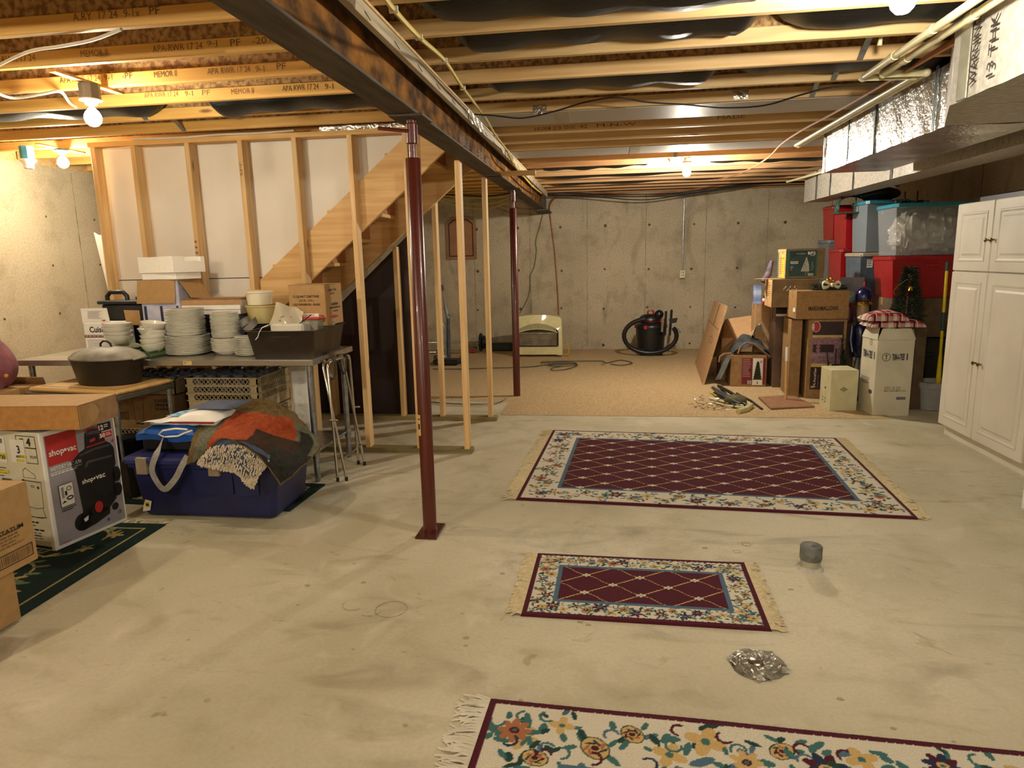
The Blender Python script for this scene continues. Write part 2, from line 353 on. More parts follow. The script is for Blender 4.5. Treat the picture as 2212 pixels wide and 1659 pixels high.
class Face:   # drawing on a face: origin, U, V, N in thing-local coordinates
    def __init__(s, g, o, U, V, off=.0012): s.g, s.o, s.U, s.V = g, Vector(o), Vector(U), Vector(V); s.N = s.U.cross(s.V); s.k = off
    def p(s, u, v, l=0): return s.o+s.U*u+s.V*v+s.N*(s.k*(1+l))
    def rect(s, m, u0, v0, u1, v1, l=0): s.g.use(m).add([s.p(u0, v0, l), s.p(u1, v0, l), s.p(u1, v1, l), s.p(u0, v1, l)], [(0, 1, 2, 3)])
    def poly(s, m, pts, l=0): s.g.use(m).add([s.p(u, v, l) for u, v in pts], [tuple(range(len(pts)))])
    def disc(s, m, u, v, r, l=0, ry=None, n=20): ry = ry or r; s.poly(m, [(u+r*math.cos(2*PI*i/n), v+ry*math.sin(2*PI*i/n)) for i in range(n)], l)
    def frame(s, m, u0, v0, u1, v1, t, l=0):
        s.rect(m, u0, v0, u1, v0+t, l); s.rect(m, u0, v1-t, u1, v1, l); s.rect(m, u0, v0, u0+t, v1, l); s.rect(m, u1-t, v0, u1, v1, l)
    def ring(s, m, u, v, r, t, l=0, ry=None, n=24):
        ry = ry or r; V = []; 
        for i in range(n): a = 2*PI*i/n; V += [s.p(u+r*math.cos(a), v+ry*math.sin(a), l), s.p(u+(r-t)*math.cos(a), v+(ry-t)*math.sin(a), l)]
        s.g.use(m).add(V, [(2*i, 2*((i+1) % n), 2*((i+1) % n)+1, 2*i+1) for i in range(n)])
    def text(s, m, t, u, v, w, h, bold=.015, l=0, rot=0):
        c, sn = math.cos(rot), math.sin(rot); s.g.use(m); text(s.g, t, s.p(u, v, l), s.U*c+s.V*sn, s.V*c-s.U*sn, w, h, bold)
    def bars(s, m, u0, v0, u1, v1, n=14, l=0):
        r = random.Random(int(u0*1e4)+7); x = u0
        while x < u1:
            w = (u1-u0)/n*r.uniform(.25, .7); s.rect(m, x, v0, min(u1, x+w), v1, l); x += w+(u1-u0)/n*r.uniform(.25, .6)
    def lines(s, m, u0, v0, u1, v1, n=4, fill=.5, l=0):
        r = random.Random(int(v0*1e4)+n); h = (v1-v0)/n
        for i in range(n):
            x = u0; end = u1-(u1-u0)*r.uniform(0, .3)
            while x < end:
                w = (u1-u0)*r.uniform(.06, .16); s.rect(m, x, v1-h*i-h*fill, min(end, x+w), v1-h*i, l); x += w+(u1-u0)*.025
def faces(g, w, d, h):
    return dict(front=Face(g, (-w/2, -d/2, 0), (1, 0, 0), (0, 0, 1)), right=Face(g, (w/2, -d/2, 0), (0, 1, 0), (0, 0, 1)),
                left=Face(g, (-w/2, d/2, 0), (0, -1, 0), (0, 0, 1)), top=Face(g, (-w/2, -d/2, h), (1, 0, 0), (0, 1, 0)))
def carton(name, label, loc, rz, w, d, h, m=None, tape=True, cat='box', closed=True, rot=None, group=None):
    t = thing(name, label, cat, loc, rz, group, rot); m = m or kraft
    g = G()
    if closed: g.bbox(-w/2, w/2, -d/2, d/2, 0, h, .003); g.build('body', m, t, True)
    else:
        k = .004
        g.box(-w/2, w/2, -d/2, d/2, 0, k); g.box(-w/2, w/2, -d/2, -d/2+k, 0, h); g.box(-w/2, w/2, d/2-k, d/2, 0, h); g.box(-w/2, -w/2+k, -d/2, d/2, 0, h); g.box(w/2-k, w/2, -d/2, d/2, 0, h); g.build('body', m, t, True)
    if closed:
        g = G(); g.box(-w/2+.002, w/2-.002, -d/2+.001, -.0015, h, h+.003); g.build('flap', m, t, True)
        g = G(); g.box(-w/2+.002, w/2-.002, .0015, d/2-.001, h, h+.003); g.build('flap', m, t, True)
        if tape:
            g = G(); g.box(-w/2, w/2, -.024, .024, h+.0032, h+.0040); g.box(-w/2-.001, -w/2, -.024, .024, h-.07, h+.004); g.box(w/2, w/2+.001, -.024, .024, h-.07, h+.004)
            g.build('packing_tape', mat('tape', '#9c7c4c', '#ab8b5a', rough=.25), t, True)
    return t
# ================= ROOM =================
XL, XR, YB, YN, ZC = -5.18, 3.95, 11.05, -3.4, 2.45
def struct(o): o['kind'] = 'structure'; return o
g = G(); g.box(XL-.2, XR+.2, YN-.2, YB+.2, -.15, 0); floor = struct(g.build('floor', floorM))
stain = mat('floor stain', '#9a8a66', '#a89a78', rough=.9, scale=60)
def ringmark(px, py, r, w=.008, a0=0, a1=2*PI, z=.0012):
    c = at(px, py, Z=0); g = G(); n = 40; V = []
    for i in range(n+1):
        a = a0+(a1-a0)*i/n; ww = w*(.5+.6*abs(math.sin(3*a+px)))
        V += [(c.x+(r-ww)*math.cos(a), c.y+(r-ww)*math.sin(a), z), (c.x+(r+ww)*math.cos(a), c.y+(r+ww)*math.sin(a), z)]
    g.add(V, [(2*i, 2*i+1, 2*i+3, 2*i+2) for i in range(n)]); return g.build('stain_ring', stain, floor)
ringmark(845, 1316, .068, .0022); ringmark(765, 1306, .05, .0022, 2.6, 5.6); ringmark(800, 1318, .05, .002, 4.2, 6.2); ringmark(1612, 1176, .022, .003); ringmark(1592, 1192, .018, .002); ringmark(340, 1550, .022, .009, .4, 3.2)
g = G(); r_ = random.Random(3)
for i in range(34):
    px, py = r_.uniform(330, 2150), r_.uniform(1120, 1640); c = at(px, py, Z=0); a = r_.uniform(.004, .02); n = 9
    g.add([(c.x+a*(.6+.6*r_.random())*math.cos(2*PI*k/n), c.y+a*(.4+.5*r_.random())*math.sin(2*PI*k/n), .0011) for k in range(n)], [tuple(range(n))])
o = g.build('floor_spots', stain, floor); o['kind'] = 'stuff'
def wall(name, x0, x1, y0, y1, m, z1=2.43):
    g = G(); g.box(x0, x1, y0, y1, 0, z1); return struct(g.build(name, m))
wb = wall('wall_back', XL-.2, XR+.2, YB, YB+.2, wallM, 2.49)
wl = wall('wall_left', XL-.2, XL, YN, YB, wallL)
wr = wall('wall_right', XR, XR+.2, YN, YB, wallM)
wn = wall('wall_near', XL-.2, XR+.2, YN-.2, YN, wallL)
# form seams and tie holes of the poured walls
seamM = mat('seam', '#5f5340', '#a3947a', rough=.9, scale=9)
tieM = mat('tie hole', '#40382b', '#6a5e4a', rough=.95, scale=30)
for x in np.arange(-4.9, 3.9, .915):
    g = G(); g.box(x, x+.007, YB-.003, YB, 0, 2.42); g.build('form_seam', seamM, wb)
g = G()
for ix, x in enumerate(np.arange(at(1305, 500, Y=YB).x-.685*7, 3.8, .685)):
    for z in (.08, .67, 1.28, 1.95):
        rr_ = r_.uniform(.016, .026); xx = x+r_.uniform(-.02, .02)
        g.lathe([(rr_, 0), (rr_*.7, .004), (0, .002)], (xx, YB-.001, z+r_.uniform(-.015, .015)), 9, ax='y', rot=Matrix.Rotation(PI, 3, 'Z'))
o = g.build('tie_holes', tieM, wb); o['kind'] = 'stuff'
g = G()
for y in np.arange(4.0, 10.5, .61):
    for z in (.18, .62, 1.07, 1.52, 1.97):
        g.lathe([(.012, 0), (.008, .003), (0, .001)], (XL+.001, y, z), 8, ax='x')
o = g.build('tie_holes', tieM, wl); o['kind'] = 'stuff'
for y in (5.0, 6.2, 7.4):
    g = G(); g.box(XL, XL+.004, y, y+.006, 0, 2.4); g.build('form_seam', seamM, wl)
for y in (5.1, 6.6, 8.1):
    g = G(); g.box(XR-.004, XR, y, y+.01, 0, 2.4); g.build('form_seam', seamM, wr)
g = G(); g.box(XR-.01, XR, 4.9, 4.93, 0, 2.3); g.box(XR-.01, XR, 5.0, 5.02, 0, 2.3); g.build('drip_line', tieM, wr)
# ---- ceiling: subfloor with every joist a part ----
g = G(); g.box(XL-.2, XR+.2, YN-.2, YB+.2, 2.69, 2.71); ceil = struct(g.build('ceiling', osb))
g = G(); g.box(XL-.2, XR+.2, YB+.02, YB+.2, 2.49, 2.69); g.box(XL-.2, XL-.02, YN, YB, 2.43, 2.69); g.box(XR+.02, XR+.2, YN, YB, 2.43, 2.69); g.box(XL-.2, XR+.2, YN-.2, YN-.02, 2.43, 2.69)
g.build('rim_joist', joistA, ceil)
SP = .4135; TH = .038
right_ys = [3.11+SP*k for k in range(-15, 20)]; left_ys = [2.75+SP*k for k in range(-15, 21)]
jmr = None
def joist(x0, x1, yfar, red=False):
    g = G(); g.use(joistR if red else joistL if x1 < 0 else joistA).bbox(x0, x1, yfar-TH, yfar, ZC, ZC+.068, .003); g.use(osb).box(x0, x1, yfar-TH*.65, yfar-TH*.35, ZC+.068, 2.65); g.use(joistA).box(x0, x1, yfar-TH, yfar, 2.65, 2.69)
    return g.build('joist', None, ceil)
jR = [(y, joist(-1.12, XR, y, y > 7.0)) for y in right_ys if y < YB-.05]
jL = [(y, joist(XL, -.92, y)) for y in left_ys if y < YB-.05]
def jnear(L, y): return min(L, key=lambda t: abs(t[0]-y))
# stamps on the joist faces
def stamp(J, s, px, py, w, h=.035):
    y, o = J; yf = y-TH-.0012; p = at(px, py, Y=yf); g = G()
    text(g, s, (p.x, yf, p.z), (1, 0, 0), (0, 0, 1), w, h*.85, .0); g.build('grade_stamp', inkB, o)
for px, py, s, w in ((158, 46, 'A.RY  17 24', .2), (268, 38, '9-1x', .07), (323, 32, 'PF', .045)):
    stamp(jnear(jL, 2.75), s, px, py, w)
J = jnear(jL, 3.165)
for px, py, s, w in ((330, 113, 'APA-RWR 17 24', .25), (448, 103, '9-J', .05), (498, 100, 'PF', .05), (545, 96, '-20', .07), (583, 92, 'MEMORII', .12), (5, 136, 'RWR 17 24', .18), (175, 124, 'MEMOR II', .14)): stamp(J, s, px, py, w)
J = jnear(jL, 3.58)
for px, py, s, w in ((448, 161, 'APA RWR 17 24', .24), (552, 156, '9-1', .05), (598, 150, 'PF', .05), (130, 180, 'APA RWR 17 24', .24), (225, 174, '9-1', .05), (264, 171, '-PF', .06), (333, 168, 'MEMOR II', .13), (670, 148, 'MEMOR II', .12)): stamp(J, s, px, py, w)
J = jnear(jL, 3.995)
for px, py, s, w in ((312, 212, 'APA RWR 17 24', .22), (400, 208, '9-1', .05), (437, 206, 'PF', .05), (500, 204, 'MEMOR II', .14), (610, 197, 'APA RWR 17 24', .22), (702, 193, '9-1', .05)): stamp(J, s, px, py, w)
J = jnear(jR, 5.6)
for px, py, s, w in ((1155, 283, 'HUXK', .13), (1187, 281, '123', .09), (1219, 279, 'O10', .08), (1252, 277, '42', .06), (1289, 275, 'M-N-W', .3), (1550, 258, 'MADE', .2)): stamp(J, s, px, py, w, .03)
# panned return bays (pale sheet under two joist bays)
panM = mat('return air panning', '#a8a196', '#b5aea3', rough=.5, metal=.25, scale=60)
for a, b, lab in ((4.77, 5.185, 'pale foil-board panning closing the joist bay with the tape strip'), (6.43, 6.845, 'narrow pale foil-board panning over the far joist bay')):
    ya = jnear(jR, a)[0]; yb = jnear(jR, b)[0]
    t = thing('air_panning', lab, 'panel', (1.2, ya, ZC-.004)); g = G(); g.box(-.9, 3.3, ya-TH*.5, yb-TH*.4, ZC-.006, ZC-.002); g.build('sheet', panM, t)
    for xs in (-.35, 2.1) if a < 5 else (.2, 2.0):
        g = G(); g.box(xs, xs+.09, ya-TH*.5, yb-TH*.4, ZC-.0075, ZC-.006); g.build('tape_strip', mat('old tape', '#9a8f7b', '#a89d89', rough=.4), t)
# foil tape patches on joist 4.77's face
for px, py in ((1166, 238), (1600, 203)):
    y, o = jnear(jR, 4.77); p = at(px, py, Y=y-TH-.003); g = G(); g.grid(lambda u, v: (p.x-.045+.09*u, y-TH-.004+.002*math.sin(9*u+5*v), p.z-.03+.06*v), 6, 5); g.build('foil_tape', foil, o)
# cross bridging straps
for x, ys in ((1.25, (3.94, 4.355, 4.77)), (.65, (7.26, 7.675))):
    for y in ys:
        yy, o = jnear(jR, y); g = G(); g.plate([(x, yy-TH-.002, ZC+.0), (x+.03, yy-TH-.002, ZC+.0), (x+.03, yy-SP, 2.67), (x, yy-SP, 2.67)], .002); g.build('bridging_strap', galv, o)
for x, ys in ((-3.05, (4.41, 4.825)), (-3.6, (3.58,))):
    for y in ys:
        yy, o = jnear(jL, y); g = G(); g.plate([(x, yy-TH-.002, ZC), (x+.03, yy-TH-.002, ZC), (x+.03, yy-SP, 2.67), (x, yy-SP, 2.67)], .002); g.build('bridging_strap', galv, o)
# insulation bags between joists
def bag(x0, x1, ya, yb, sag, label, seed=0, grp='black insulation bags between the joists'):
    cx = (x0+x1)/2; y0, y1 = ya+.004, yb-TH-.004; r = random.Random(seed); ph = [r.uniform(0, 6) for _ in range(4)]
    def f(u, v):
        x = x0+(x1-x0)*u; e = min(1, 14*min(u, 1-u))**.5; s = math.sin(PI*v)**.28
        z = 2.56-(.09+sag*.6)*s*e+.008*math.sin(22*u+ph[0])*s+.01*math.sin(5*u+ph[1]+3*v)*s
        return (x, y0+(y1-y0)*v, z)
    g = G(); g.grid(f, 44, 12); g.box(x0+.02, x1-.02, y0+.01, y1-.01, 2.565, 2.68)
    t = thing('insulation_batt', label, 'insulation', (cx, (y0+y1)/2, 2.4), 0, grp); g.build('batt', blkBag, t); return t
rb = lambda y: jnear(jR, y)[0]
bag(-.78, .66, rb(2.7), rb(3.11), .035, 'glossy black insulation bag in the nearest bay right of the beam', 1); bag(.72, 2.4, rb(2.7), rb(3.11), .02, 'black insulation bag under the top edge beside the near bulb', 2)
bag(-.72, .66, rb(3.11), rb(3.525), .03, 'long black insulation bag in the second bay right of the beam', 3); bag(.74, 2.6, rb(3.11), rb(3.525), .012, 'black insulation bag right of the silver strap in the second bay', 4)
bag(-.72, .62, rb(3.94), rb(4.355), .03, 'black insulation bag in the fourth bay left of the strap', 5); bag(.70, 2.6, rb(3.94), rb(4.355), .012, 'black insulation bag in the fourth bay right of the strap', 6)
bag(-.8, .5, rb(7.675), rb(8.09), .03, 'thin black insulation bag just left of the far bulb', 7); bag(1.0, 2.6, rb(7.675), rb(8.09), .03, 'black insulation bag right of the far bulb', 8)
bag(-.8, 2.4, rb(8.5), rb(8.9), .03, 'dark insulation bag in the third bay behind the far bulb', 9); bag(-.8, 2.4, rb(9.32), rb(9.73), .03, 'dark insulation bag in the bay nearest the back wall', 10)
lb = lambda y: jnear(jL, y)[0]
bag(-2.45, -1.25, lb(3.995), lb(4.41), .09, 'baggy black insulation left of the beam above the stud wall', 11); bag(-4.6, -2.85, lb(3.995), lb(4.41), .03, 'black insulation bag left of the near left bulb', 12)
bag(-1.9, -1.15, lb(5.24), lb(5.65), .0, 'black insulation bag tucked over the stair head', 13)
# ---- steel beam ----
t = thing('steel_beam', 'rusty steel I-beam running overhead to the back wall', 'beam', (-.995, 5, 2.2))
y0, y1 = -3.2, 10.62
g = G(); g.bbox(-1.07, -.92, y0, y1, 2.2, 2.212, .002); g.build('bottom_flange', steelDk, t)
g = G(); g.box(-1.0, -.99, y0, y1, 2.212, 2.425); g.build('web', rust, t)
g = G(); g.bbox(-1.07, -.92, y0, y1, 2.425, 2.437, .002); g.build('top_flange', steelDk, t)
g = G(); g.bbox(-.918, -.888, y0, 10.4, 2.378, 2.436, .002); g.build('nailing_plate', plyY, t)
g = G(); g.box(-1.075, -.885, y0, 10.4, 2.4375, 2.4495); g.build('shim_plate', joistA, t)
g = G(); 
for i in range(26):
    y = .8+i*.36; g.tube([(-.889, y, 2.405), (-.876, y+.03, 2.378)], .0022, 4)
g.build('nails', steelDk, t)['kind'] = 'stuff'
for ya, yb_ in ((2.05, 2.5), (4.5, 5.05), (6.1, 6.6)):
    g = G(); g.grid(lambda u, v: (-.885+.003*math.sin(23*u+7*v), ya+(yb_-ya)*u, 2.375+.065*v), 20, 4); g.build('foil_tape', foil, t)
g = G(); g.box(-1.06, -.93, 10.62, 10.66, 2.19, 2.44); g.box(-1.1, -.88, 10.3, 11.05, 2.175, 2.199); g.build('bearing_plate', steelDk, t)
chalk = mat('chalk', '#8a8175', '#9a9185', rough=.9)
g = G()
for px, py, s, w in ((992, 300, 'W8x18', .34), (1028, 330, 'I-38', .3), (1048, 348, '40', .2)):
    p = at(px, py, X=-.989); text(g, s, (p.x, p.y, p.z-.02), (0, 1, 0), (0, 0, 1), w, .06)
g.build('chalk_mark', chalk, t)
# ---- posts ----
def post(y, label, base=True, jack=True):
    t = thing('support_post', label, 'post', (-.975, y, 0))
    g = G(); g.lathe([(.038, .012), (.038, 2.0), (.035, 2.004), (.02, 2.004)], (-.975, y, 0), 28); g.build('tube', postM, t)
    g = G(); g.lathe([(.018, 2.0), (.018, 2.07), (.030, 2.075), (.030, 2.165), (.024, 2.17), (.024, 2.188)], (-.975, y, 0), 20); g.build('screw_jack', postM, t)
    g = G(); g.box(-1.06, -.89, y-.1, y+.1, 2.188, 2.199); g.build('cap_plate', steelDk, t)
    if jack:
        g = G(); g.tube([(-.975, y-.02, 2.13), (-1.13, y-.06, 2.145)], .009, 8); g.build('jack_handle', postM, t)
    if base:
        g = G(); g.bbox(-1.035, -.915, y-.1, y+.11, 0, .012, .002); g.build('base_plate', postM, t)
        g = G()
        for dx, dy in ((-.045, -.08), (.0, -.085), (.045, -.08), (.045, .095), (-.045, .095)): g.lathe([(.008, .012), (.008, .0135)], (-.975+dx, y+dy, 0), 10, sx=1.4)
        g.build('bolt_slots', ink, t)
    return t
t = post(3.47, 'glossy red-brown steel post in the foreground')
g = G(); lab = mat('label tan', '#c5ab68', '#cfb673')
def lw(u, v): a = math.radians(206+38*u); return (-.975+.0386*math.cos(a), 3.47+.0386*math.sin(a), .565+.115*v)
g.use(lab).grid(lw, 6, 4)
def lw2(u, v): a = math.radians(212+26*u); return (-.975+.0392*math.cos(a), 3.47+.0392*math.sin(a), .60+.03*v)
g.use(ink).grid(lw2, 5, 2)
def lw3(u, v): a = math.radians(214+22*u); return (-.975+.0392*math.cos(a), 3.47+.0392*math.sin(a), .652+.008*v)
g.grid(lw3, 5, 1); g.build('sticker', None, t)
post(7.2, 'dark red steel post standing at the carpet edge', base=False, jack=False)
# ---- stud walls ----
def stud(par, xl, y0, z0, z1, w=.038, d=.09):
    g = G(); g.bbox(xl, xl+w, y0, y0+d, z0, z1, .002); return g.build('stud', studZ, par)
SY = 5.0
ws = thing('wall_stair_near', None, None, (-2.5, SY, 0), kind='structure')
g = G(); g.bbox(-4.02, -1.04, SY, SY+.09, 0, .038, .002); g.build('bottom_plate', treated, ws)
g = G(); g.bbox(-4.0, -1.12, SY, SY+.09, 2.41, 2.447, .002); g.build('top_plate', plateX, ws)
for x in (-3.98, -3.64, -3.19, -2.76, -2.33, -1.9, -1.48): stud(ws, x, SY, .038, 2.41)
stud(ws, -1.1, SY, .038, 2.2)
g = G(); g.box(-2.05, -1.2, SY-.004, SY-.001, 2.447-.035, 2.447+.012)
g = G(); g.grid(lambda u, v: (-2.1+.92*u, SY-.004-.002*math.sin(30*u)*v, 2.444+.034*v), 30, 3); g.build('foil_strip', foil, ws)
p1 = (-2.25, 1.76); sl = (2.35-1.76)/(2.25-1.54)
zu = lambda x: 1.76+sl*(x+2.25)
xb = -4.0
g = G(); g.prism([(-4.0, SY+.135, .0), (-4.0, SY+.135, 2.44), (-1.46, SY+.135, 2.44), (-1.46, SY+.135, zu(-1.46)-.06), (-4.0, SY+.135, max(0, zu(-4.0)-.06))], (0, .013, 0)); g.build('drywall_panel', drywall, ws)
g = G(); g.box(-4.0, -2.72, SY+.133, SY+.1345, 1.384, 1.39); g.build('drywall_seam', ink, ws)
for px, py, s, h in ((425, 520, 'III', .03), (522, 350, 'SPF', .03)):
    p = at(px, py, Y=SY-.001); g = G(); text(g, s, (p.x, SY-.0015, p.z-.1), (0, 0, 1), (-1, 0, 0), .1, .02); g.build('grade_stamp', inkB, ws)
wf = thing('wall_stair_far', None, None, (-2, 6.08, 0), kind='structure')
g = G(); g.bbox(-3.6, -1.02, 6.08, 6.17, 0, .038, .002); g.build('bottom_plate', treated, wf)
for x, z1 in ((-1.94, 1.62), (-1.56, 2.1), (-1.10, 2.2), (-2.62, 1.05), (-2.95, .75)): stud(wf, x, 6.08, .038, z1)
g = G(); g.box(-1.12, -.62, 6.06, 6.1, 2.2, 2.24); g.build('header_block', plateX, wf)
maroon = mat('maroon sheet', '#22100f', '#2d1715', rough=.5, scale=3, stretch=(8, 1, .4))
t = thing('maroon_panel', 'dark maroon sheet standing behind the studs under the stairs', 'panel', (-2.3, 6.2, 0))
g = G(); g.prism([(-2.95, 6.2, .02), (-1.83, 6.2, .02), (-1.83, 6.2, 1.72), (-2.95, 6.2, .72)], (0, .02, 0)); g.build('sheet', maroon, t)
g = G(); g.box(-1.80, -1.74, 6.22, 6.25, .02, 1.8); g.build('edge_trim', maroon, t)
g = G(); g.box(-2.7, -1.9, 6.2, 6.22, 0, .02); g.build('foot', maroon, t)
# ---- staircase ----
st = thing('staircase', 'unfinished pine open staircase rising to the right behind the studs', 'stairs', (-2.5, 5.6, 0))
def stringer(ya, yb_, lo, hi):
    x0, x1 = -3.95, -1.14
    f = lambda x, k: sl*(x+2.25)+k
    pts = [(x0, ya, max(.0, f(x0, lo))), (-3.9, ya, 0), (x1-.0, ya, f(x1, lo)), (x1, ya, min(2.44, f(x1, hi))), (-1.43, ya, 2.44), (x0, ya, f(x0, hi))]
    pts = [(-3.95, ya, 0), (-3.72, ya, 0) if f(-3.72, lo) < .05 else (-3.95, ya, f(-3.95, lo)), (x1, ya, f(x1, lo)), (x1, ya, 2.44), (-1.43, ya, 2.44), (-3.95, ya, f(-3.95, hi))]
    g = G(); g.prism(pts, (0, yb_-ya, 0)); return g.build('stringer', strM, st)
stringer(SY+.093, SY+.131, 1.40, 1.76); stringer(6.03, 6.068, 1.375, 1.70)
k = 0
for i in range(11):
    x = -1.42-.2415*i; z = sl*(x+2.25)+1.60
    if z < .1: break
    g = G(); g.bbox(x-.24, x+.03, SY+.131, 6.03, z-.03, z, .003); g.build('tread', strM, st)
    g = G(); g.box(x+.0, x+.018, SY+.131, 6.03, z, z+.165); g.build('riser', mat('riser', '#a5683f', '#b87a4d', rough=.7, scale=4), st)
# ---- floor-level wires on beam, cables ----
yel = mat('yellow cable', '#b9a13a', '#c7b04a', rough=.45); orgC = mat('orange cable', '#8a4a1c', '#a05a25', rough=.5); blkC = mat('black cable', '#151413', '#1e1d1c', rough=.5); whC = mat('white cable', '#cbc5b6', '#d8d2c4', rough=.5)
def cable(name, label, pts, r, m, cat='cable', clips=0, parent=None):
    P = [Vector(p) for p in pts]; out = []
    for i in range(len(P)-1):   # catmull-rom
        a, b, c, d = P[max(i-1, 0)], P[i], P[i+1], P[min(i+2, len(P)-1)]
        for k in range(6):
            u = k/6; out.append(.5*((2*b)+(c-a)*u+(2*a-5*b+4*c-d)*u*u+(3*b-a-3*c+d)*u**3))
    out.append(P[-1]); g = G(); g.tube(out, r, 7)
    if parent is not None: return g.build(name, m, parent)
    return tag(g.build(name, m), label, cat)
ypts = [(820, -20, -.62), (850, 20, -.66), (905, 80, -.7), (960, 130, -.76), (1000, 190, -.78), (1045, 250, -.8), (1070, 292, -.8), (1095, 325, -.84), (1110, 355, -.84), (1130, 380, -.86), (1150, 402, -.86), (1170, 418, -.86)]
yc = [at(px, py, X=x) for px, py, x in ypts]; yc = [Vector((p.x, p.y, min(p.z, ZC-.012))) for p in yc]
t = thing('yellow_cable', 'yellow cable stapled along the joists beside the beam', 'cable', yc[0]); cable('cord', None, yc, .009, yel, parent=t)
for i in range(1, len(yc)-1, 1):
    g = G(); p = yc[i]; g.box(p.x-.014, p.x+.014, p.y-.005, p.y+.005, p.z-.0105, p.z+.009); g.build('clip', whC, t)
cable('black_cable', 'thin black cable looping below the joists right of the beam', [at(px, py, Y=y) for px, py, y in ((1025, 247, 4.45), (1070, 250, 4.6), (1130, 255, 4.7), (1200, 240, 4.7), (1260, 222, 4.55), (1330, 211, 4.45), (1400, 221, 4.5), (1480, 226, 4.5), (1560, 233, 4.5), (1650, 228, 4.4), (1730, 205, 4.2), (1800, 188, 4.1), (1900, 183, 4.05))], .005, blkC)
cable('brown_cable', 'tan cable sweeping from the ducts down to the far joists', [at(px, py, Z=2.41) for px, py in ((2260, -40), (2160, 40), (2060, 95), (1990, 135), (1930, 170), (1870, 205), (1800, 245), (1735, 280), (1690, 310), (1660, 340), (1625, 362), (1590, 378), (1550, 388))], .008, mat('tan cable', '#a8714a', '#ba835b', rough=.5))
for i, (dz, m_) in enumerate(((0, blkC), (.02, blkC), (.045, orgC), (-.02, blkC))):
    cable('wall_cable', ['lowest black cable sagging along the top of the back wall', 'second black cable along the top of the back wall', 'orange-brown cable along the top of the back wall', 'black cable strung tight under the far joists'][i], [(-.9, 10.6, 2.43+dz), (-.3, 10.6, 2.40+dz), (.5, 10.55, 2.38+dz-.02*i), (1.1, 10.55, 2.37+dz), (1.6, 10.5, 2.42+dz), (2.2, 10.45, 2.47+dz*.5), (3.2, 10.4, 2.46+dz*.5)], .008, m_)
for i, (sag, m_) in enumerate(((.05, yel), (.12, yel), (.02, blkC), (.18, yel))):
    cable('looped_cable', ['upper yellow cable drooping behind the stair studs', 'middle yellow cable drooping behind the stair studs', 'black cable strung behind the stair studs', 'lowest yellow cable sagging behind the stair studs'][i], [(-2.6, 9.9, 2.445), (-2.1, 9.9, 2.42-sag), (-1.6, 9.9, 2.40-sag), (-1.12, 9.9, 2.44)], .009, m_)
cable('orange_cable', 'orange-brown cable hanging from the beam end to the heater', [(-.80, 10.95, 2.42), (-.9, 11.0, 2.3), (-.9, 11.03, 2.1), (-.84, 11.035, 1.6), (-.80, 11.035, 1.0), (-.78, 11.03, .55)], .009, orgC)
greenC = mat('dull green wire', '#5f5c43', '#6b684e', rough=.6)
cable('grey_cable', 'wavy grey-green wire hanging down the wall left of the heater', [(-1.02, 11.035, 2.17), (-1.08, 11.035, 1.95), (-1.14, 11.035, 1.75), (-1.13, 11.035, 1.6), (-1.17, 11.035, 1.35), (-1.24, 11.035, 1.2), (-1.24, 11.035, 1.05), (-1.28, 11.035, .85), (-1.42, 11.03, .6)], .006, greenC)
cable('white_cable', 'loose white cable strung under the left joists to the bulb box', [at(px, py, Z=2.43) for px, py in ((-20, 150), (60, 112), (130, 100), (200, 86), (262, 63))], .007, whC)
cable('white_cable', 'white cable running from the joist down to the near left bulb', [at(px, py, Z=2.42) for px, py in ((-10, 200), (30, 212), (90, 203), (130, 198), (150, 222), (165, 232))], .008, whC)
cable('white_cable', 'white cable lying on top of the stud wall plate', [(-3.6, SY-.01, 2.452), (-3.2, SY-.015, 2.447), (-2.9, SY-.012, 2.455), (-2.6, SY-.01, 2.452), (-2.3, SY+.0, 2.46)], .008, whC)
# ---- conduit and outlet ----
t = thing('outlet_conduit', 'thin metal conduit dropping to a cream outlet on the back wall', 'outlet', (1.16, 11.0, 1.1))
g = G(); g.tube([(1.165, 11.03, 1.25), (1.165, 11.03, 2.44)], .011, 10); g.build('conduit', galv, t)
g = G(); g.bbox(1.10, 1.17, 10.99, 11.05, 1.13, 1.25, .005)
g = G(); g.bbox(1.125, 1.205, 10.995, 11.05, 1.125, 1.25, .006); g.build('outlet_box', cream, t)
g = G()
for z in (1.16, 1.205): g.box(1.148, 1.156, 10.992, 10.995, z, z+.02); g.box(1.172, 1.18, 10.992, 10.995, z, z+.02)
g.build('sockets', ink, t)
# ---- bulbs ----
bm = {}
for i, (p, s, c, lab) in enumerate(BULBS):
    x, y, z = p; t = thing('light_fixture', lab, 'light', (x, y, z-.06))
    key = tuple(c)+(s,)
    if key not in bm: bm[key] = emis('bulb glow %d' % i, c, BULB_E*s)
    g = G(); R = .042
    g.lathe([(0, -.046), (R*.5, -.040), (R*.86, -.024), (R, -.005), (R*.95, .012), (R*.72, .030), (R*.42, .044), (.013, .05)], (x, y, z), 16); g.build('bulb', bm[key], t)
    g = G(); g.lathe([(.013, .05), (.013, .062), (.028, .064), (.032, .082), (.055, .085), (.055, .091), (0, .091)], (x, y, z), 20); g.build('socket', white, t)
    bx = mat('box blue', '#2b6d86', '#3a7f99') if i in (3,) else mat('box grey', '#77736b', '#87837b', rough=.6)
    g = G(); g.lathe([(.05, .091), (.05, 2.437-z)], (x, y, z), 8, smooth=False); g.build('junction_box', bx, t)
    g = G(); g.box(x-.02, x+.02, y-.24, y+.24, 2.437, 2.449); g.build('hanger_bar', plateX, t)
t = thing('light_fixture', 'unlit white keyless socket on a blue box at the far left', 'light', (-4.62, 5.1, 2.3))
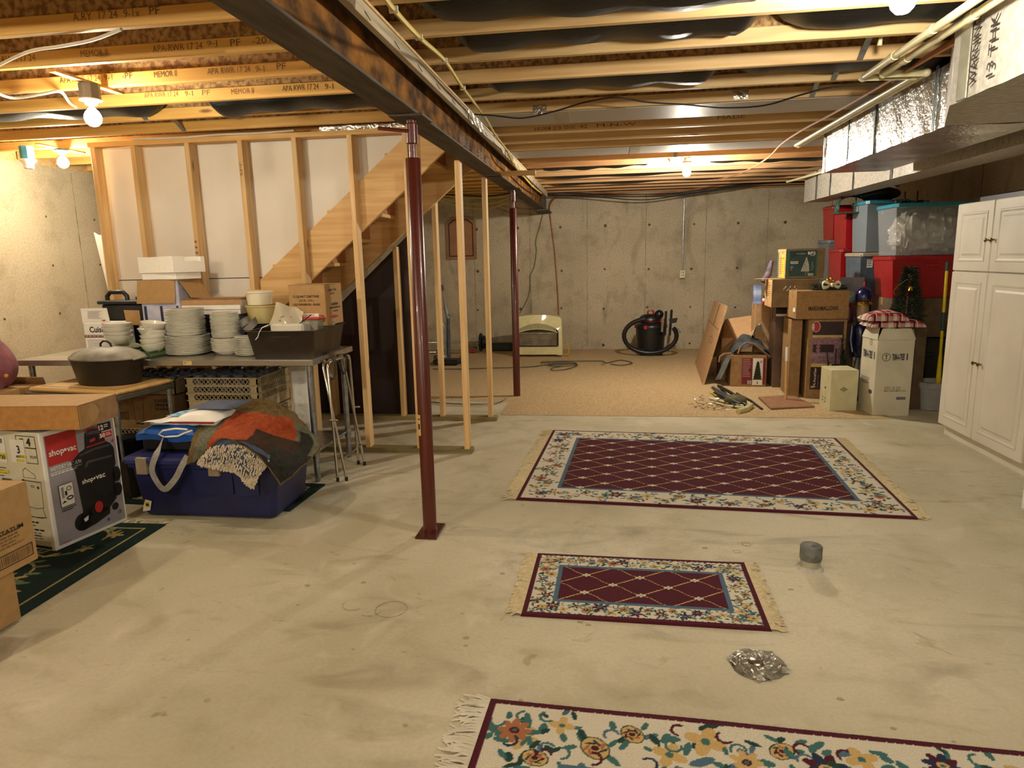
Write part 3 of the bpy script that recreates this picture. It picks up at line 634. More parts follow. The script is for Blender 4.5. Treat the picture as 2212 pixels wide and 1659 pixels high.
g = G(); g.lathe([(.05, 2.36), (.05, 2.46)], (-4.62, 5.1, 0), 8, smooth=False); g.build('junction_box', mat('box blue', '#2b6d86'), t)
g = G(); g.lathe([(.0, 2.29), (.035, 2.29), (.04, 2.33), (.062, 2.352), (.062, 2.36), (0, 2.36)], (-4.62, 5.1, 0), 20); g.build('socket', white, t)
# ---- pipes ----
def pipe(name, label, P, r, m=cream, couplings=()):
    t = thing(name, label, 'pipe', P[0]); g = G(); g.tube(P, r, 12); g.build('tube', m, t)
    for c in couplings:
        a, b_, u = P[c[0]], P[c[0]+1], c[1]; q = Vector(a).lerp(Vector(b_), u); d = (Vector(b_)-Vector(a)).normalized()
        g = G(); g.tube([q-d*.025, q+d*.025], r*1.25, 12); g.build('coupling', m, t)
    for p in P[1:-1]:
        g = G(); g.ball(p, r*1.3, 6); g.build('elbow', m, t)
zp = 2.405
A = at(2085, 0, Z=zp); B = at(1864, 168, Z=zp); C_ = at(1950, 172, Z=zp)
pipe('water_pipe', 'left of the two thick cream pipes below the joists at right', [(B.x+.02, -1.5, zp), (B.x, B.y, zp), (B.x+.27, B.y+.03, zp), (B.x+.27, 6.45, zp)], .017, couplings=((0, .86), (0, .93)))
B2 = at(1908, 160, Z=zp)
pipe('water_pipe', 'right of the two thick cream pipes below the joists at right', [(B2.x+.02, -1.5, zp), (B2.x, B2.y, zp), (B2.x+.22, B2.y+.02, zp), (B2.x+.22, 6.5, zp)], .017, couplings=((0, .84), (0, .95)))
pipe('water_pipe', 'short cream pipe branching left with an elbow near the bulb', [(1.26, 3.62, 2.44), (1.26, 3.6, 2.53), (2.0, 3.6, 2.53)], .012)
pipe('water_pipe', 'thin cream pipe end poking out past the duct end', [tuple(at(1700, 393, Z=2.35)), tuple(at(1775, 372, Z=2.35)), tuple(at(1790, 355, Z=2.37))], .013)
cable('orange_cable', 'orange cable following the pipes toward the top right corner', [at(px, py, Z=2.42) for px, py in ((2230, -20), (2150, 30), (2080, 75), (2010, 118), (1975, 143))], .011, orgC)
# ---- ducts ----
def rough_box(g, x0, x1, y0, y1, z0, z1, n=40, amp=.004, sd=1):
    r = random.Random(sd); a = [r.uniform(0, 6) for _ in range(6)]
    def w(y, z): return amp*(math.sin(17*y+a[0])+math.sin(41*y+9*z+a[1])*.6)
    L = y1-y0
    g.grid(lambda u, v: (x0+w(y0+L*u, v), y0+L*u, z1+(z0-z1)*v), n, 6); g.grid(lambda u, v: (x0+(x1-x0)*v+(w(y0+L*u, 1)*(1-v)), y0+L*u, z0+w(y0+L*u, 3+v)*.5*min(v, 1-v)*4), n, 5)
    g.grid(lambda u, v: (x1, y0+L*u, z0+(z1-z0)*v), 4, 1); g.grid(lambda u, v: (x0+(x1-x0)*u, y1, z0+(z1-z0)*v), 1, 1); g.grid(lambda u, v: (x1+(x0-x1)*u, y0, z0+(z1-z0)*v), 1, 1); g.grid(lambda u, v: (x0+(x1-x0)*u, y1+(y0-y1)*v, z1), 1, 1)
strapM = mat('duct strap', '#4d5557', '#646c6e', rough=.35, metal=.7)
t = thing('air_duct', 'shiny foil-wrapped duct with dark straps below the joists at right', 'duct', (2, 5, 2.12))
g = G(); rough_box(g, 1.73, 2.22, 3.95, 6.04, 2.12, 2.43, 70); g.build('wrapped_trunk', foil, t)
for y in (6.0, 5.45, 4.95, 4.1):
    g = G(); g.box(1.722, 1.727, y-.012, y+.012, 2.118, 2.448); g.build('strap', strapM, t)
t = thing('air_duct', 'large near duct wrapped in dull silver board at the upper right', 'duct', (2, 2.5, 2.12))
g = G(); rough_box(g, 1.50, 2.25, -1.5, 3.42, 2.12, 2.448, 60, sd=4); g.build('wrapped_trunk', foilDull, t)
g = G(); g.add([(1.50, 3.42, 2.12), (1.73, 3.98, 2.12), (1.73, 3.98, 2.448), (1.50, 3.42, 2.448), (2.25, 3.42, 2.12), (2.25, 3.98, 2.12)], [(0, 3, 2, 1), (0, 1, 5, 4)]); g.build('transition', foilDull, t)
tp = mat('duct tape band', '#a3a28e', '#b5b4a0', rough=.3, metal=.6)
for y in (3.3, 2.6, 1.9):
    g = G(); g.box(1.487, 1.493, y-.04, y+.04, 2.12, 2.448); g.build('tape_band', tp, t)
g = G()
for s, zz, ww in (('WARNING', 2.16, .26), ('13 THK', 2.16, .23)):
    yy = 3.18 if s == 'WARNING' else 3.05
    text(g, s, (1.484, yy, zz), (0, 0, 1), (0, 1, 0), ww, .05, .01)
g.build('lettering', ink, t)
t = thing('air_duct', 'second lower wrapped duct behind the first beside the right wall', 'duct', (2.6, 6, 2.06))
g = G(); rough_box(g, 2.36, 2.64, -1.5, 8.9, 2.08, 2.40, 90, sd=9); g.build('wrapped_trunk', foilDull, t)
for y in (8.4, 7.9, 7.2, 6.3):
    g = G(); g.box(2.348, 2.353, y-.01, y+.01, 2.08, 2.4); g.build('strap', strapM, t)
t = thing('air_duct', 'short branch duct with crinkled foil above the shiny duct', 'duct', (1.95, 4.3, 2.35))
g = G(); rough_box(g, 1.62, 1.86, 4.18, 4.42, 2.435, 2.60, 16, sd=5); g.build('branch', foil, t)
# red hangers / valves below the duct
for i, (px, py) in enumerate(((1820, 409), (1839, 410), (1879, 401), (1938, 396))):
    p = at(px, py, Y=8.3+.05*i); t = thing('red_hook', ['first red coated hook left of the green lid', 'second red coated hook beside the green lid', 'red coated hook touching the green lid top', 'red coated hook farthest right under the duct'][i], 'hook', (p.x, p.y, p.z), group='red hooks under the duct')
    g = G(); g.tube([(p.x+.03*math.cos(a), p.y, p.z+.03*math.sin(a)) for a in np.linspace(0, 2*PI, 12)], .007, 6); g.build('ring', redP, t)
    g = G(); g.tube([(p.x, p.y, p.z+.03), (p.x, p.y, 2.095 if p.x < 2.62 else 2.449)], .004, 5); g.build('rod', steelDk, t)
# carpet
g = G(); nx, ny = 60, 40
def cp(u, v):
    x = -5.1+u*8.8; y1 = 10.98; y0 = 6.34-.004*x
    y = y0+(y1-y0)*v; z = .012+.004*math.sin(3.1*x+1.3*y)*math.sin(1.7*x-2.2*y)
    return (x, y, max(.004, z) if v > 0 else .001)
def cpL(u, v): p = cp(u, v); x = -5.1+u*4.12; return (x, 6.93+.03*math.sin(2.3*x)+(10.98-6.93)*v, p[2])
def cpR(u, v): x = -1.02+.03*v+u*3.55; y0 = 6.33; x = x+(1-v)*0; p = cp(0, v); return (x, y0+(10.98-y0)*v, max(.002, .013+.004*math.sin(3.1*x+6*v)*math.sin(1.7*x-9*v)) if v > 0 else .002)
g.grid(cpL, 60, 50); tag(g.build('carpet', carpetM), 'tan carpet piece behind the stairs, left of the dark red post', 'carpet')
g = G(); g.grid(cpR, 60, 60); tag(g.build('carpet', carpetM), 'large tan textured carpet in front of the back wall right of the dark red post', 'carpet')
# ================= RUGS =================
def hexa(*hs): return [np.array(lin(h)[:3]) for h in hs]
class Canvas:
    def __init__(s, L, D, res, base):
        s.nx, s.ny = int(L/res)+1, int(D/res)+1; s.L, s.D = L, D
        s.x = np.linspace(0, L, s.nx)[None, :].repeat(s.ny, 0); s.y = np.linspace(0, D, s.ny)[:, None].repeat(s.nx, 1)
        s.c = np.zeros((s.ny, s.nx, 3)); s.c[:] = base
    def mask(s, m, col): s.c[m] = col
    def win(s, cx, cy, r):
        i0 = max(0, int((cx-r)/s.L*(s.nx-1))); i1 = min(s.nx, int((cx+r)/s.L*(s.nx-1))+2); j0 = max(0, int((cy-r)/s.D*(s.ny-1))); j1 = min(s.ny, int((cy+r)/s.D*(s.ny-1))+2)
        return slice(j0, max(j0, j1)), slice(i0, max(i0, i1))
    def ell(s, cx, cy, a, b, th, col):
        w = s.win(cx, cy, max(a, b)*1.05); X = s.x[w]-cx; Y = s.y[w]-cy; c, n = math.cos(th), math.sin(th)
        m = ((X*c+Y*n)/a)**2+((-X*n+Y*c)/b)**2 < 1; s.c[w][m] = col
    def line(s, pts, t, col):
        for (x0, y0), (x1, y1) in zip(pts[:-1], pts[1:]):
            L = math.hypot(x1-x0, y1-y0)+1e-9; cx, cy = (x0+x1)/2, (y0+y1)/2; w = s.win(cx, cy, L/2+t)
            X = s.x[w]; Y = s.y[w]; u = np.clip(((X-x0)*(x1-x0)+(Y-y0)*(y1-y0))/L**2, 0, 1)
            m = np.hypot(X-x0-u*(x1-x0), Y-y0-u*(y1-y0)) < t; s.c[w][m] = col
def rug_mesh(name, cv, z=.011, par=None, o=(0, 0), rz=0, wav=0, seed=1):
    nx, ny = cv.nx, cv.ny; V = np.zeros((ny, nx, 3)); V[..., 0] = cv.x-cv.L/2; V[..., 1] = cv.y-cv.D/2
    lum = cv.c.sum(2); n_ = rng.rand(ny, nx)*.0012
    V[..., 2] = z+n_+wav*np.maximum(0, np.sin(cv.x*4.1+seed)*np.sin(cv.y*2+seed*2))**3
    e = np.zeros((ny, nx), bool); e[0] = e[-1] = True; e[:, 0] = e[:, -1] = True; V[..., 2][e] = .001
    idx = np.arange(nx*ny).reshape(ny, nx); F = np.stack([idx[:-1, :-1], idx[:-1, 1:], idx[1:, 1:], idx[1:, :-1]], -1).reshape(-1, 4)
    me = bpy.data.meshes.new(name); me.vertices.add(nx*ny); me.vertices.foreach_set('co', V.reshape(-1)); me.loops.add(F.size); me.loops.foreach_set('vertex_index', F.reshape(-1).astype(np.int32))
    me.polygons.add(len(F)); me.polygons.foreach_set('loop_start', np.arange(0, F.size, 4, dtype=np.int32)); me.polygons.foreach_set('loop_total', np.full(len(F), 4, dtype=np.int32))
    a = me.color_attributes.new('Col', 'BYTE_COLOR', 'POINT'); C = np.ones((nx*ny, 4), np.float32); C[:, :3] = cv.c.reshape(-1, 3); a.data.foreach_set('color', C.reshape(-1))
    me.update(); me.validate(); me.materials.append(M_RUG); ob = bpy.data.objects.new(name, me); COL.objects.link(ob); ob.parent = par; ROOTS[ob.name] = wm(par).copy(); return ob
def fringe(par, x, y0, y1, side, L, m, n=260, seed=2):
    r = random.Random(seed); g = G()
    for i in range(n):
        y = y0+(y1-y0)*(i+r.random())/n; l = L*r.uniform(.6, 1.15); dy = r.uniform(-.4, .4)*l; z = r.uniform(.003, .011); w = .0036
        p = [(x-side*.004, y, .009), (x+side*l*.35, y+dy*.3, z+.003), (x+side*l*.7, y+dy*.6+r.uniform(-.01, .01), z), (x+side*l, y+dy+r.uniform(-.01, .01), .002)]
        V = []
        for q in p: V += [(q[0], q[1]-w, q[2]), (q[0], q[1]+w, q[2]), (q[0], q[1], q[2]+w*1.3)]
        g.add(V, [(a*3+k, a*3+(k+1) % 3, a*3+3+(k+1) % 3, a*3+3+k) for a in range(3) for k in range(3)])
    o = g.build('fringe', m, par, True); o['kind'] = 'stuff'; return o
CR, MR, BL, TE, DG, GD, NV, OR = hexa('#d3cbb4', '#4e1724', '#4f6b7c', '#3f6a66', '#23413a', '#c6a668', '#22304a', '#a66a45')
fr = mat('fringe yarn', '#c4b48c', '#d6c8a4', rough=1, scale=60)
def flower(cv, x, y, r, R):
    k = R.random(); th = R.uniform(0, 6)
    for i in range(R.randint(5, 8)):   # leaves
        a = th+i*R.uniform(.8, 1.3); d = r*R.uniform(1.1, 1.9)
        cv.ell(x+d*math.cos(a), y+d*math.sin(a), r*R.uniform(.35, .62), r*R.uniform(.16, .26), a+R.uniform(-.9, .9), R.choice([TE, TE, TE, DG, BL]))
    if k < .42:
        n = R.choice([6, 7, 8]); c1, c2 = R.choice([(MR, GD), (MR, BL), (GD, MR), (OR, MR)])
        for i in range(n): a = th+i*2*PI/n; cv.ell(x+.62*r*math.cos(a), y+.62*r*math.sin(a), r*.5, r*.26, a, NV if i % 2 and k < .1 else c1)
        cv.ell(x, y, r*.33, r*.3, 0, c2); cv.ell(x, y, r*.16, r*.15, 0, TE)
    elif k < .75:
        cv.ell(x, y, r*.95, r*.75, th, DG); cv.ell(x, y, r*.85, r*.65, th, GD)
        for i in range(7): a = i*.9+th; cv.ell(x+.45*r*math.cos(a), y+.4*r*math.sin(a), r*.3, r*.09, a+1, R.choice([DG, MR, OR]))
        cv.ell(x, y, r*.25, r*.2, 0, MR)
    else:
        for i in range(4): a = th+i*PI/2; cv.ell(x+.5*r*math.cos(a), y+.5*r*math.sin(a), r*.5, r*.33, a, GD)
        cv.ell(x, y, r*.22, r*.22, 0, TE)
def floral_rug(L, D, res, bw, px, py, tk, seed, edge=.026, fs=1):
    R = random.Random(seed); cv = Canvas(L, D, res, CR)
    e = np.minimum(np.minimum(cv.x, L-cv.x), np.minimum(cv.y, D-cv.y))
    j = .003*np.sin(cv.x*240)*np.sin(cv.y*260)
    sr = bw*.30
    def walk(x0, y0, x1, y1):
        n = max(2, int(math.hypot(x1-x0, y1-y0)/(sr*1.35)))
        for i in range(n+1):
            u = i/n; s_ = 1 if i % 2 else -1; nx_, ny_ = -(y1-y0), (x1-x0); l = math.hypot(nx_, ny_)
            o_ = s_*bw*.14*R.uniform(.5, 1.3); flower(cv, x0+(x1-x0)*u+nx_/l*o_, y0+(y1-y0)*u+ny_/l*o_, sr*R.uniform(.40, .68)*fs, R)
            for q in range(2):
                a = R.uniform(0, 6); d = R.uniform(.5, 1)*sr*1.3; xx, yy = x0+(x1-x0)*u+d*math.cos(a), y0+(y1-y0)*u+d*math.sin(a)
                cv.line([(xx+.3*sr*math.cos(a+.55*k_), yy+.3*sr*math.sin(a+.55*k_)) for k_ in range(7)], sr*.06, R.choice([BL, TE, NV, MR]))
    m_ = edge+(bw-edge)/2
    walk(m_, m_, L-m_, m_); walk(m_, D-m_, L-m_, D-m_); walk(m_, m_, m_, D-m_); walk(L-m_, m_, L-m_, D-m_)
    cv.mask(e+j < edge, MR)
    f = e > bw; cv.mask(e > bw-.0, BL); cv.mask(e > bw+.016+L*.004, MR)
    fi = e > bw+.016+L*.004
    u = (cv.x-L/2)/px; v = (cv.y-D/2)/py; wob = .035*np.sin(2*PI*(u-v)*1.0)
    for d in (np.abs(((u+v+wob) % 1)-.5), np.abs(((u-v+wob) % 1)-.5)):
        dist = d*px*py/math.hypot(px, py)*1.0
        t = tk*(.65+.6*np.sin(2*PI*(u*9))*np.sin(2*PI*v*7)); cv.mask(fi & (dist < np.maximum(t, tk*.35)), GD)
    # rosettes at crossings
    for ci in range(-14, 15):
        for cj in range(-14, 15):
            x = L/2+px*(ci+cj+1)/2; y = D/2+py*(ci-cj)/2
            if bw+.03 < x < L-bw-.03 and bw+.02 < y < D-bw-.02:
                for k in range(4): a = k*PI/2; cv.ell(x+tk*4.0*math.cos(a), y+tk*2.8*math.sin(a), tk*2.6, tk*1.9, a, CR)
                cv.ell(x, y, tk*2.4, tk*2.0, 0, CR); cv.ell(x, y, tk*1.3, tk*1.1, 0, TE)
    return cv
t = thing('area_rug', 'large burgundy lattice rug with floral cream border and fringed ends', 'rug', (.635, 4.81, 0), math.radians(-3.2))
rug_mesh('pile', floral_rug(2.31, 1.73, .0062, .235, .31, .20, .0042, 4), par=t); fringe(t, -1.155, -.86, .86, -1, .085, fr, 330, 3); fringe(t, 1.155, -.86, .86, 1, .075, fr, 330, 4)
t = thing('area_rug', 'small burgundy rug with three rows of diamonds beyond the foil patch', 'rug', (.155, 2.92, 0), math.radians(-1.0))
rug_mesh('pile', floral_rug(1.02, .61, .0034, .125, .25, .17, .0032, 9, fs=1.25), par=t, wav=.008, seed=3); fringe(t, -.51, -.3, .3, -1, .06, fr, 170, 5); fringe(t, .51, -.3, .3, 1, .06, fr, 170, 6)
t = thing('area_rug', 'nearest floral-bordered rug cut off by the bottom edge', 'rug', (.72, 1.145, 0), math.radians(-2.6))
rug_mesh('pile', floral_rug(2.31, 1.73, .0042, .27, .31, .20, .0042, 21, fs=1.3), par=t, wav=.004, seed=5); fringe(t, -1.155, -.86, .86, -1, .1, mat('fringe pale', '#cfc8b4', '#dcd6c4', rough=1), 420, 7)
GR, GL, GV = hexa('#182c28', '#b3a369', '#6f7d58')
def green_rug(L, D, seed):
    cv = Canvas(L, D, .0055, GR); R = random.Random(seed)
    e = np.minimum(np.minimum(cv.x, L-cv.x), np.minimum(cv.y, D-cv.y))
    for k in range(int(L*D*16)+3):
        x, y = R.uniform(.15, L-.15), R.uniform(.15, D-.15); a = R.uniform(0, 6); pts = [(x, y)]
        for i in range(16): a += R.uniform(.05, .33)*(1 if k % 2 else -1); x += .028*math.cos(a); y += .028*math.sin(a); pts.append((x, y))
        cv.line(pts, .0055, GL)
        for i in (3, 6, 9, 12): cv.ell(pts[i][0]+.025, pts[i][1]+.018, .042, .012, a+i, R.choice([GV, GL]))
        for i in range(5): b = i*1.25; cv.ell(x+.022*math.cos(b), y+.022*math.sin(b), .026, .011, b, R.choice([GL, GL, GV]))
    cv.mask((e > .075) & (e < .086), GL); cv.mask(e < .07, GR); return cv
t = thing('area_rug', 'dark green vine-patterned rug under the vacuum carton', 'rug', (-3.35, 2.62, 0), math.radians(1.5))
rug_mesh('pile', green_rug(1.62, 1.6, 3), par=t, z=.009); g = G()
r = random.Random(9)
for i in range(280):
    x = -.8+1.6*i/280; l = r.uniform(.04, .075); g.add([(x-.002, .795, .009), (x+.002, .795, .009), (x+r.uniform(-.02, .02), .8+l, .002), (x, .8+l*.5, .012)], [(0, 1, 2), (0, 3, 2), (1, 3, 2)])
g.build('fringe', fr, t, True)['kind'] = 'stuff'
t = thing('area_rug', 'dark green rug showing under the navy trunk', 'rug', (-2.62, 3.98, 0), math.radians(-2))
rug_mesh('pile', green_rug(1.42, .5, 5), par=t, z=.009)
# ================= LEFT BOXES =================
def bodyless(t): return t
cl, cs = -12.0, 0
vt = carton('carton', 'white wet/dry vacuum carton with a big vacuum picture on its side', (-3.10, 3.288, .011), math.radians(-10.5), .47, .45, .645, white, tape=False)
Pgrey = mat('print grey', '#8d8990', '#a3a0a4', rough=.5, scale=2, stretch=(1, 1, 2)); Pred = mat('print red', '#a82420', '#b52a24', rough=.5); Pblk = mat('print black', '#141314', '#1b1a1b', rough=.45); Pwht = mat('print white', '#dedbd0', '#e6e3d8', rough=.5); Pyel = mat('print yellow', '#cfc02c', '#d8ca3a', rough=.5); Pcrm = mat('print cream', '#cfc9ae', '#d8d2b8', rough=.6)
PdG = mat('print dark grey', '#3a393c', '#48474a', rough=.5)
g = G(); f = faces(g, .47, .45, .645); R_ = f['right']; W2, H2 = .45, .645
R_.rect(Pgrey, .02, .02, W2-.012, H2-.02)
R_.rect(Pred, .025, H2-.185, .20, H2-.02, 1); R_.text(Pwht, 'shop', .035, H2-.145, .085, .045, .02, 2); R_.disc(Pwht, .127, H2-.118, .008, 2); R_.text(Pwht, 'vac', .137, H2-.135, .055, .024, .02, 2)
R_.text(Pwht, 'WET/DRY VACUUM', .03, H2-.215, .18, .022, .02, 2); R_.rect(Pwht, .028, H2-.226, .21, H2-.2225, 2); R_.lines(Pwht, .03, H2-.24, .21, H2-.231, 1, .8, 2)
R_.rect(Pblk, .335, H2-.075, .42, H2-.03, 1); R_.text(Pwht, '12', .34, H2-.068, .03, .03, .04, 2); R_.lines(Pwht, .375, H2-.062, .41, H2-.04, 2, .5, 2)
R_.rect(Pwht, .332, H2-.122, .423, H2-.079, 1); R_.rect(Pred, .335, H2-.119, .42, H2-.082, 2); R_.text(Pwht, '50', .34, H2-.112, .035, .025, .04, 3); R_.lines(Pwht, .38, H2-.11, .415, H2-.09, 2, .5, 3)
# vacuum picture
body = [(.18, .14), (.165, .40), (.15, .42), (.155, .455), (.175, .465), (.205, .487), (.24, .50), (.25, .585), (.285, .60), (.335, .595), (.36, .56), (.372, .51), (.40, .49), (.42, .455), (.418, .36), (.405, .34), (.395, .16), (.33, .11), (.24, .10)]
R_.poly(Pblk, body, 2); R_.poly(Pblk, [(.135, .07), (.17, .05), (.25, .06), (.34, .085), (.345, .12), (.25, .17), (.19, .17), (.15, .12)], 2); R_.disc(Pblk, .17, .10, .05, 2, .05); R_.disc(Pblk, .415, .30, .028, 2, .045); R_.disc(Pblk, .41, .21, .03, 2, .04); R_.disc(Pblk, .38, .115, .022, 2)
R_.poly(PdG, [(.20, .475), (.30, .49), (.40, .485), (.39, .475), (.30, .478), (.20, .465)], 3); R_.poly(PdG, [(.262, .59), (.33, .585), (.345, .565), (.255, .572)], 3); R_.poly(Pred, [(.255, .593), (.27, .607), (.33, .605), (.345, .587), (.335, .588), (.325, .597), (.275, .598), (.263, .588)], 3); R_.poly(Pred, [(.25, .508), (.37, .512), (.37, .505), (.25, .501)], 3)
R_.poly(Pred, [(.275, .525), (.31, .53), (.31, .547), (.275, .542)], 3); R_.disc(Pred, .15, .462, .009, 3); R_.poly(Pred, [(.405, .495), (.425, .515), (.42, .49)], 3)
R_.text(Pwht, 'shop', .195, .30, .07, .035, .02, 4); R_.disc(Pwht, .272, .32, .006, 4); R_.text(Pwht, 'vac', .28, .308, .06, .022, .02, 4); R_.disc(Pred, .275, .15, .026, 4, .034); R_.disc(PdG, .275, .15, .018, 5, .024, 12) if 0 else None
R_.poly(PdG, [(.22, .40), (.24, .43), (.40, .42), (.40, .41), (.25, .415), (.235, .395)], 4)
R_.poly(Pwht, [(.175, .115), (.205, .125), (.20, .10), (.18, .095)], 4)
R_.rect(Pblk, .058, .22, .142, .345, 2); R_.rect(Pwht, .061, .223, .139, .342, 3); R_.rect(Pgrey, .07, .27, .085, .33, 4); R_.rect(Pblk, .09, .28, .102, .305, 4); R_.ring(Pblk, .115, .262, .02, .007, 4, .012); R_.ring(Pblk, .115, .315, .015, .004, 4, .012); R_.poly(Pblk, [(.065, .24), (.095, .245), (.08, .255)], 4)
R_.lines(Pblk, .06, .19, .145, .212, 2, .5, 2); R_.disc(mat('print blue', '#2c3f8a', '#33479a'), .325, .055, .009, 3); R_.lines(Pgrey, .34, .045, .375, .062, 3, .4, 3); R_.ring(PdG, .405, .075, .012, .003, 3); R_.text(Pblk, '4', .401, .068, .008, .014, .02, 4); R_.rect(Pred, .04, .028, .09, .031, 2)
Fr = f['front']; w = .47
Fr.rect(Pcrm, .0, .0, w-.012, H2)
Fr.frame(Pblk, .30, H2-.165, w-.03, H2-.015, .004, 1); Fr.rect(Pblk, .36, H2-.083, w-.03, H2-.077, 1); Fr.text(Pblk, '4', .375, H2-.07, .03, .045, .03, 2); Fr.lines(Pblk, .33, H2-.04, .365, H2-.03, 1, .6, 2); Fr.rect(Pwht, .25, H2-.165, .355, H2-.04, 2); Fr.text(Pblk, '3', .30, H2-.115, .022, .045, .03, 3); Fr.rect(Pyel, .285, H2-.16, .345, H2-.145, 3); Fr.rect(Pyel, .31, H2-.135, .36, H2-.12, 3); Fr.text(PdG, 'MDS CL', .29, H2-.137, .06, .013, .02, 4); Fr.text(PdG, '702.NT', .385, H2-.135, .05, .015, .01, 2)
Fr.rect(Pwht, .10, H2-.17, .215, H2-.03, 2); Fr.bars(PdG, .11, H2-.065, .20, H2-.04, 16, 3); Fr.rect(Pyel, .12, H2-.15, .21, H2-.12, 3); Fr.text(Pblk, 'D9730', .12, H2-.155, .085, .025, .02, 4); Fr.lines(Pred, .12, H2-.12, .19, H2-.075, 3, .4, 3)
Fr.rect(Pyel, .13, H2-.235, .21, H2-.215, 2); Fr.bars(PdG, .15, H2-.30, .225, H2-.26, 12, 2); Fr.lines(PdG, .10, H2-.26, .2, H2-.2, 4, .35, 2)
def sk(P, t=.0022):
    for a, b_ in zip(P[:-1], P[1:]):
        d = math.hypot(b_[0]-a[0], b_[1]-a[1]) or 1; nx, ny = -(b_[1]-a[1])/d*t/2, (b_[0]-a[0])/d*t/2
        Fr.poly(Pblk, [(a[0]-nx, a[1]-ny), (b_[0]-nx, b_[1]-ny), (b_[0]+nx, b_[1]+ny), (a[0]+nx, a[1]+ny)], 2)
sk([(.315, .40), (.318, .44), (.34, .455), (.36, .44), (.40, .42), (.405, .40), (.315, .40)]); sk([(.30, .385), (.44, .38)], .004); sk([(.315, .38), (.32, .24)]); sk([(.435, .375), (.43, .24)]); sk([(.32, .24), (.375, .23), (.43, .24)]); sk([(.33, .235), (.32, .19), (.36, .18), (.41, .18), (.435, .19), (.42, .235)]); sk([(.315, .18), (.44, .185)], .003); sk([(.36, .36), (.38, .36), (.38, .35), (.36, .35), (.36, .36)]); Fr.disc(PdG, .41, .35, .008, 2); Fr.disc(PdG, .31, .378, .012, 2)
for vv, hh in ((.15, .011), (.132, .006), (.108, .011), (.09, .006), (.075, .010), (.06, .006)): Fr.lines(Pblk if hh > .01 else PdG, .05, vv-hh/2, .41, vv+hh/2, 1, .8, 2)
for k in range(5): Fr.rect(PdG, .1, .046-.005*k, w-.025, .0475-.005*k, 2)
Fr.rect(Pblk, .1, .005, .25, .022, 2); Fr.rect(Pblk, .27, .005, w-.025, .022, 2)
g.build('printed_artwork', None, vt, True)
bt = thing('plastic_bag', 'blue-grey plastic bag squashed on top of the vacuum carton', 'bag', (-3.1, 3.3, .66))
g = G(); g.grid(lambda u, v: (-3.42+.5*u+.05*v, 3.06+.40*v, .664+.010*math.sin(PI*u)**.4*math.sin(PI*v)**.4+.003*math.sin(19*u+3*v)*math.sin(PI*v)), 20, 16); g.box(-3.35, -3.0, 3.15, 3.4, .6605, .668); g.build('sheet', mat('grey bag', '#4a5564', '#5e6a79', rough=.3), bt)
# open kraft tray on top
ft = thing('carton', 'open-sided kraft tray box lying on the vacuum carton', 'box', (-3.11, 3.16, .678), math.radians(5))
g = G(); g.bbox(-.42, .42, -.155, .155, .122, .127, .001); g.build('top_panel', kraft, ft, True)
g = G(); g.box(-.42, .42, -.155, -.151, 0, .125); g.build('front_panel', mat('kraft gold', '#a4743a', '#b38345', rough=.8, scale=30), ft, True)
g = G(); g.box(.416, .42, -.155, .155, 0, .125); g.build('side_panel', kraftD, ft, True)
g = G(); g.box(-.42, .42, .151, .155, 0, .125); g.box(-.42, -.416, -.155, .155, 0, .125); g.build('rear_panels', kraft, ft, True)['kind'] = 'stuff'
g = G(); g.prism([(.4205, -.155, .0), (.4205, -.09, .0), (.4205, -.03, .03), (.4205, .0, .07), (.4205, -.03, .11), (.4205, -.155, .125)], (.003, 0, 0)); g.build('tuck_flap', kraft, ft, True)
# boxes at the left edge
t = carton('carton', 'kraft carton at the left edge, upper of two stacked', (-2.80, 2.13, .282), 0, .80, .54, .343, kraft)
g = G(); f = faces(g, .80, .54, .343); R_ = f['right']
R_.lines(inkB, .30, .10, .50, .17, 5, .55); R_.text(ink, 'STATUM', .37, .165, .12, .018, .02, 1); R_.frame(ink, .26, .03, .52, .085, .004); R_.bars(inkB, .27, .038, .51, .078, 26)
g.build('printed_text', None, t, True)
carton('carton', 'plain kraft carton at the left edge, lower of two stacked', (-2.93, 2.10, .011), 0, .84, .56, .268, kraft)
t = carton('carton', 'kraft carton with a raised flap behind the tray box at the left edge', (-4.12, 4.0, 0), 0, .4, .4, .70, kraft)
g = G(); g.plate([(-.2, .2, .70), (.2, .2, .70), (.26, .12, .76), (-.14, .12, .76)], .004); g.build('flap', kraft, t, True)
mb = at(2, 812, Y=4.0); t = thing('fabric_bag', 'dusky pink fabric bag at the far left edge', 'bag', (-4.12, 4.0, .77))
g = G(); g.grid(lambda u, v: (-4.15+.21*math.cos(2*PI*u)*math.sin(PI*(.06+.94*v))**.5*(1-.35*v), 4.0+.15*math.sin(2*PI*u)*math.sin(PI*(.06+.94*v))**.5, .705+.36*v+.012*math.sin(12*PI*u)), 30, 14); g.build('pouch', mat('pink cloth', '#6e3a42', '#96606a', rough=.8, scale=9, bmp=.3), t)
g = G(); g.ball((-3.955, 3.93, .80), .014, 6); g.build('toggle', mat('orange bit', '#c87a20', '#d08428'), t)
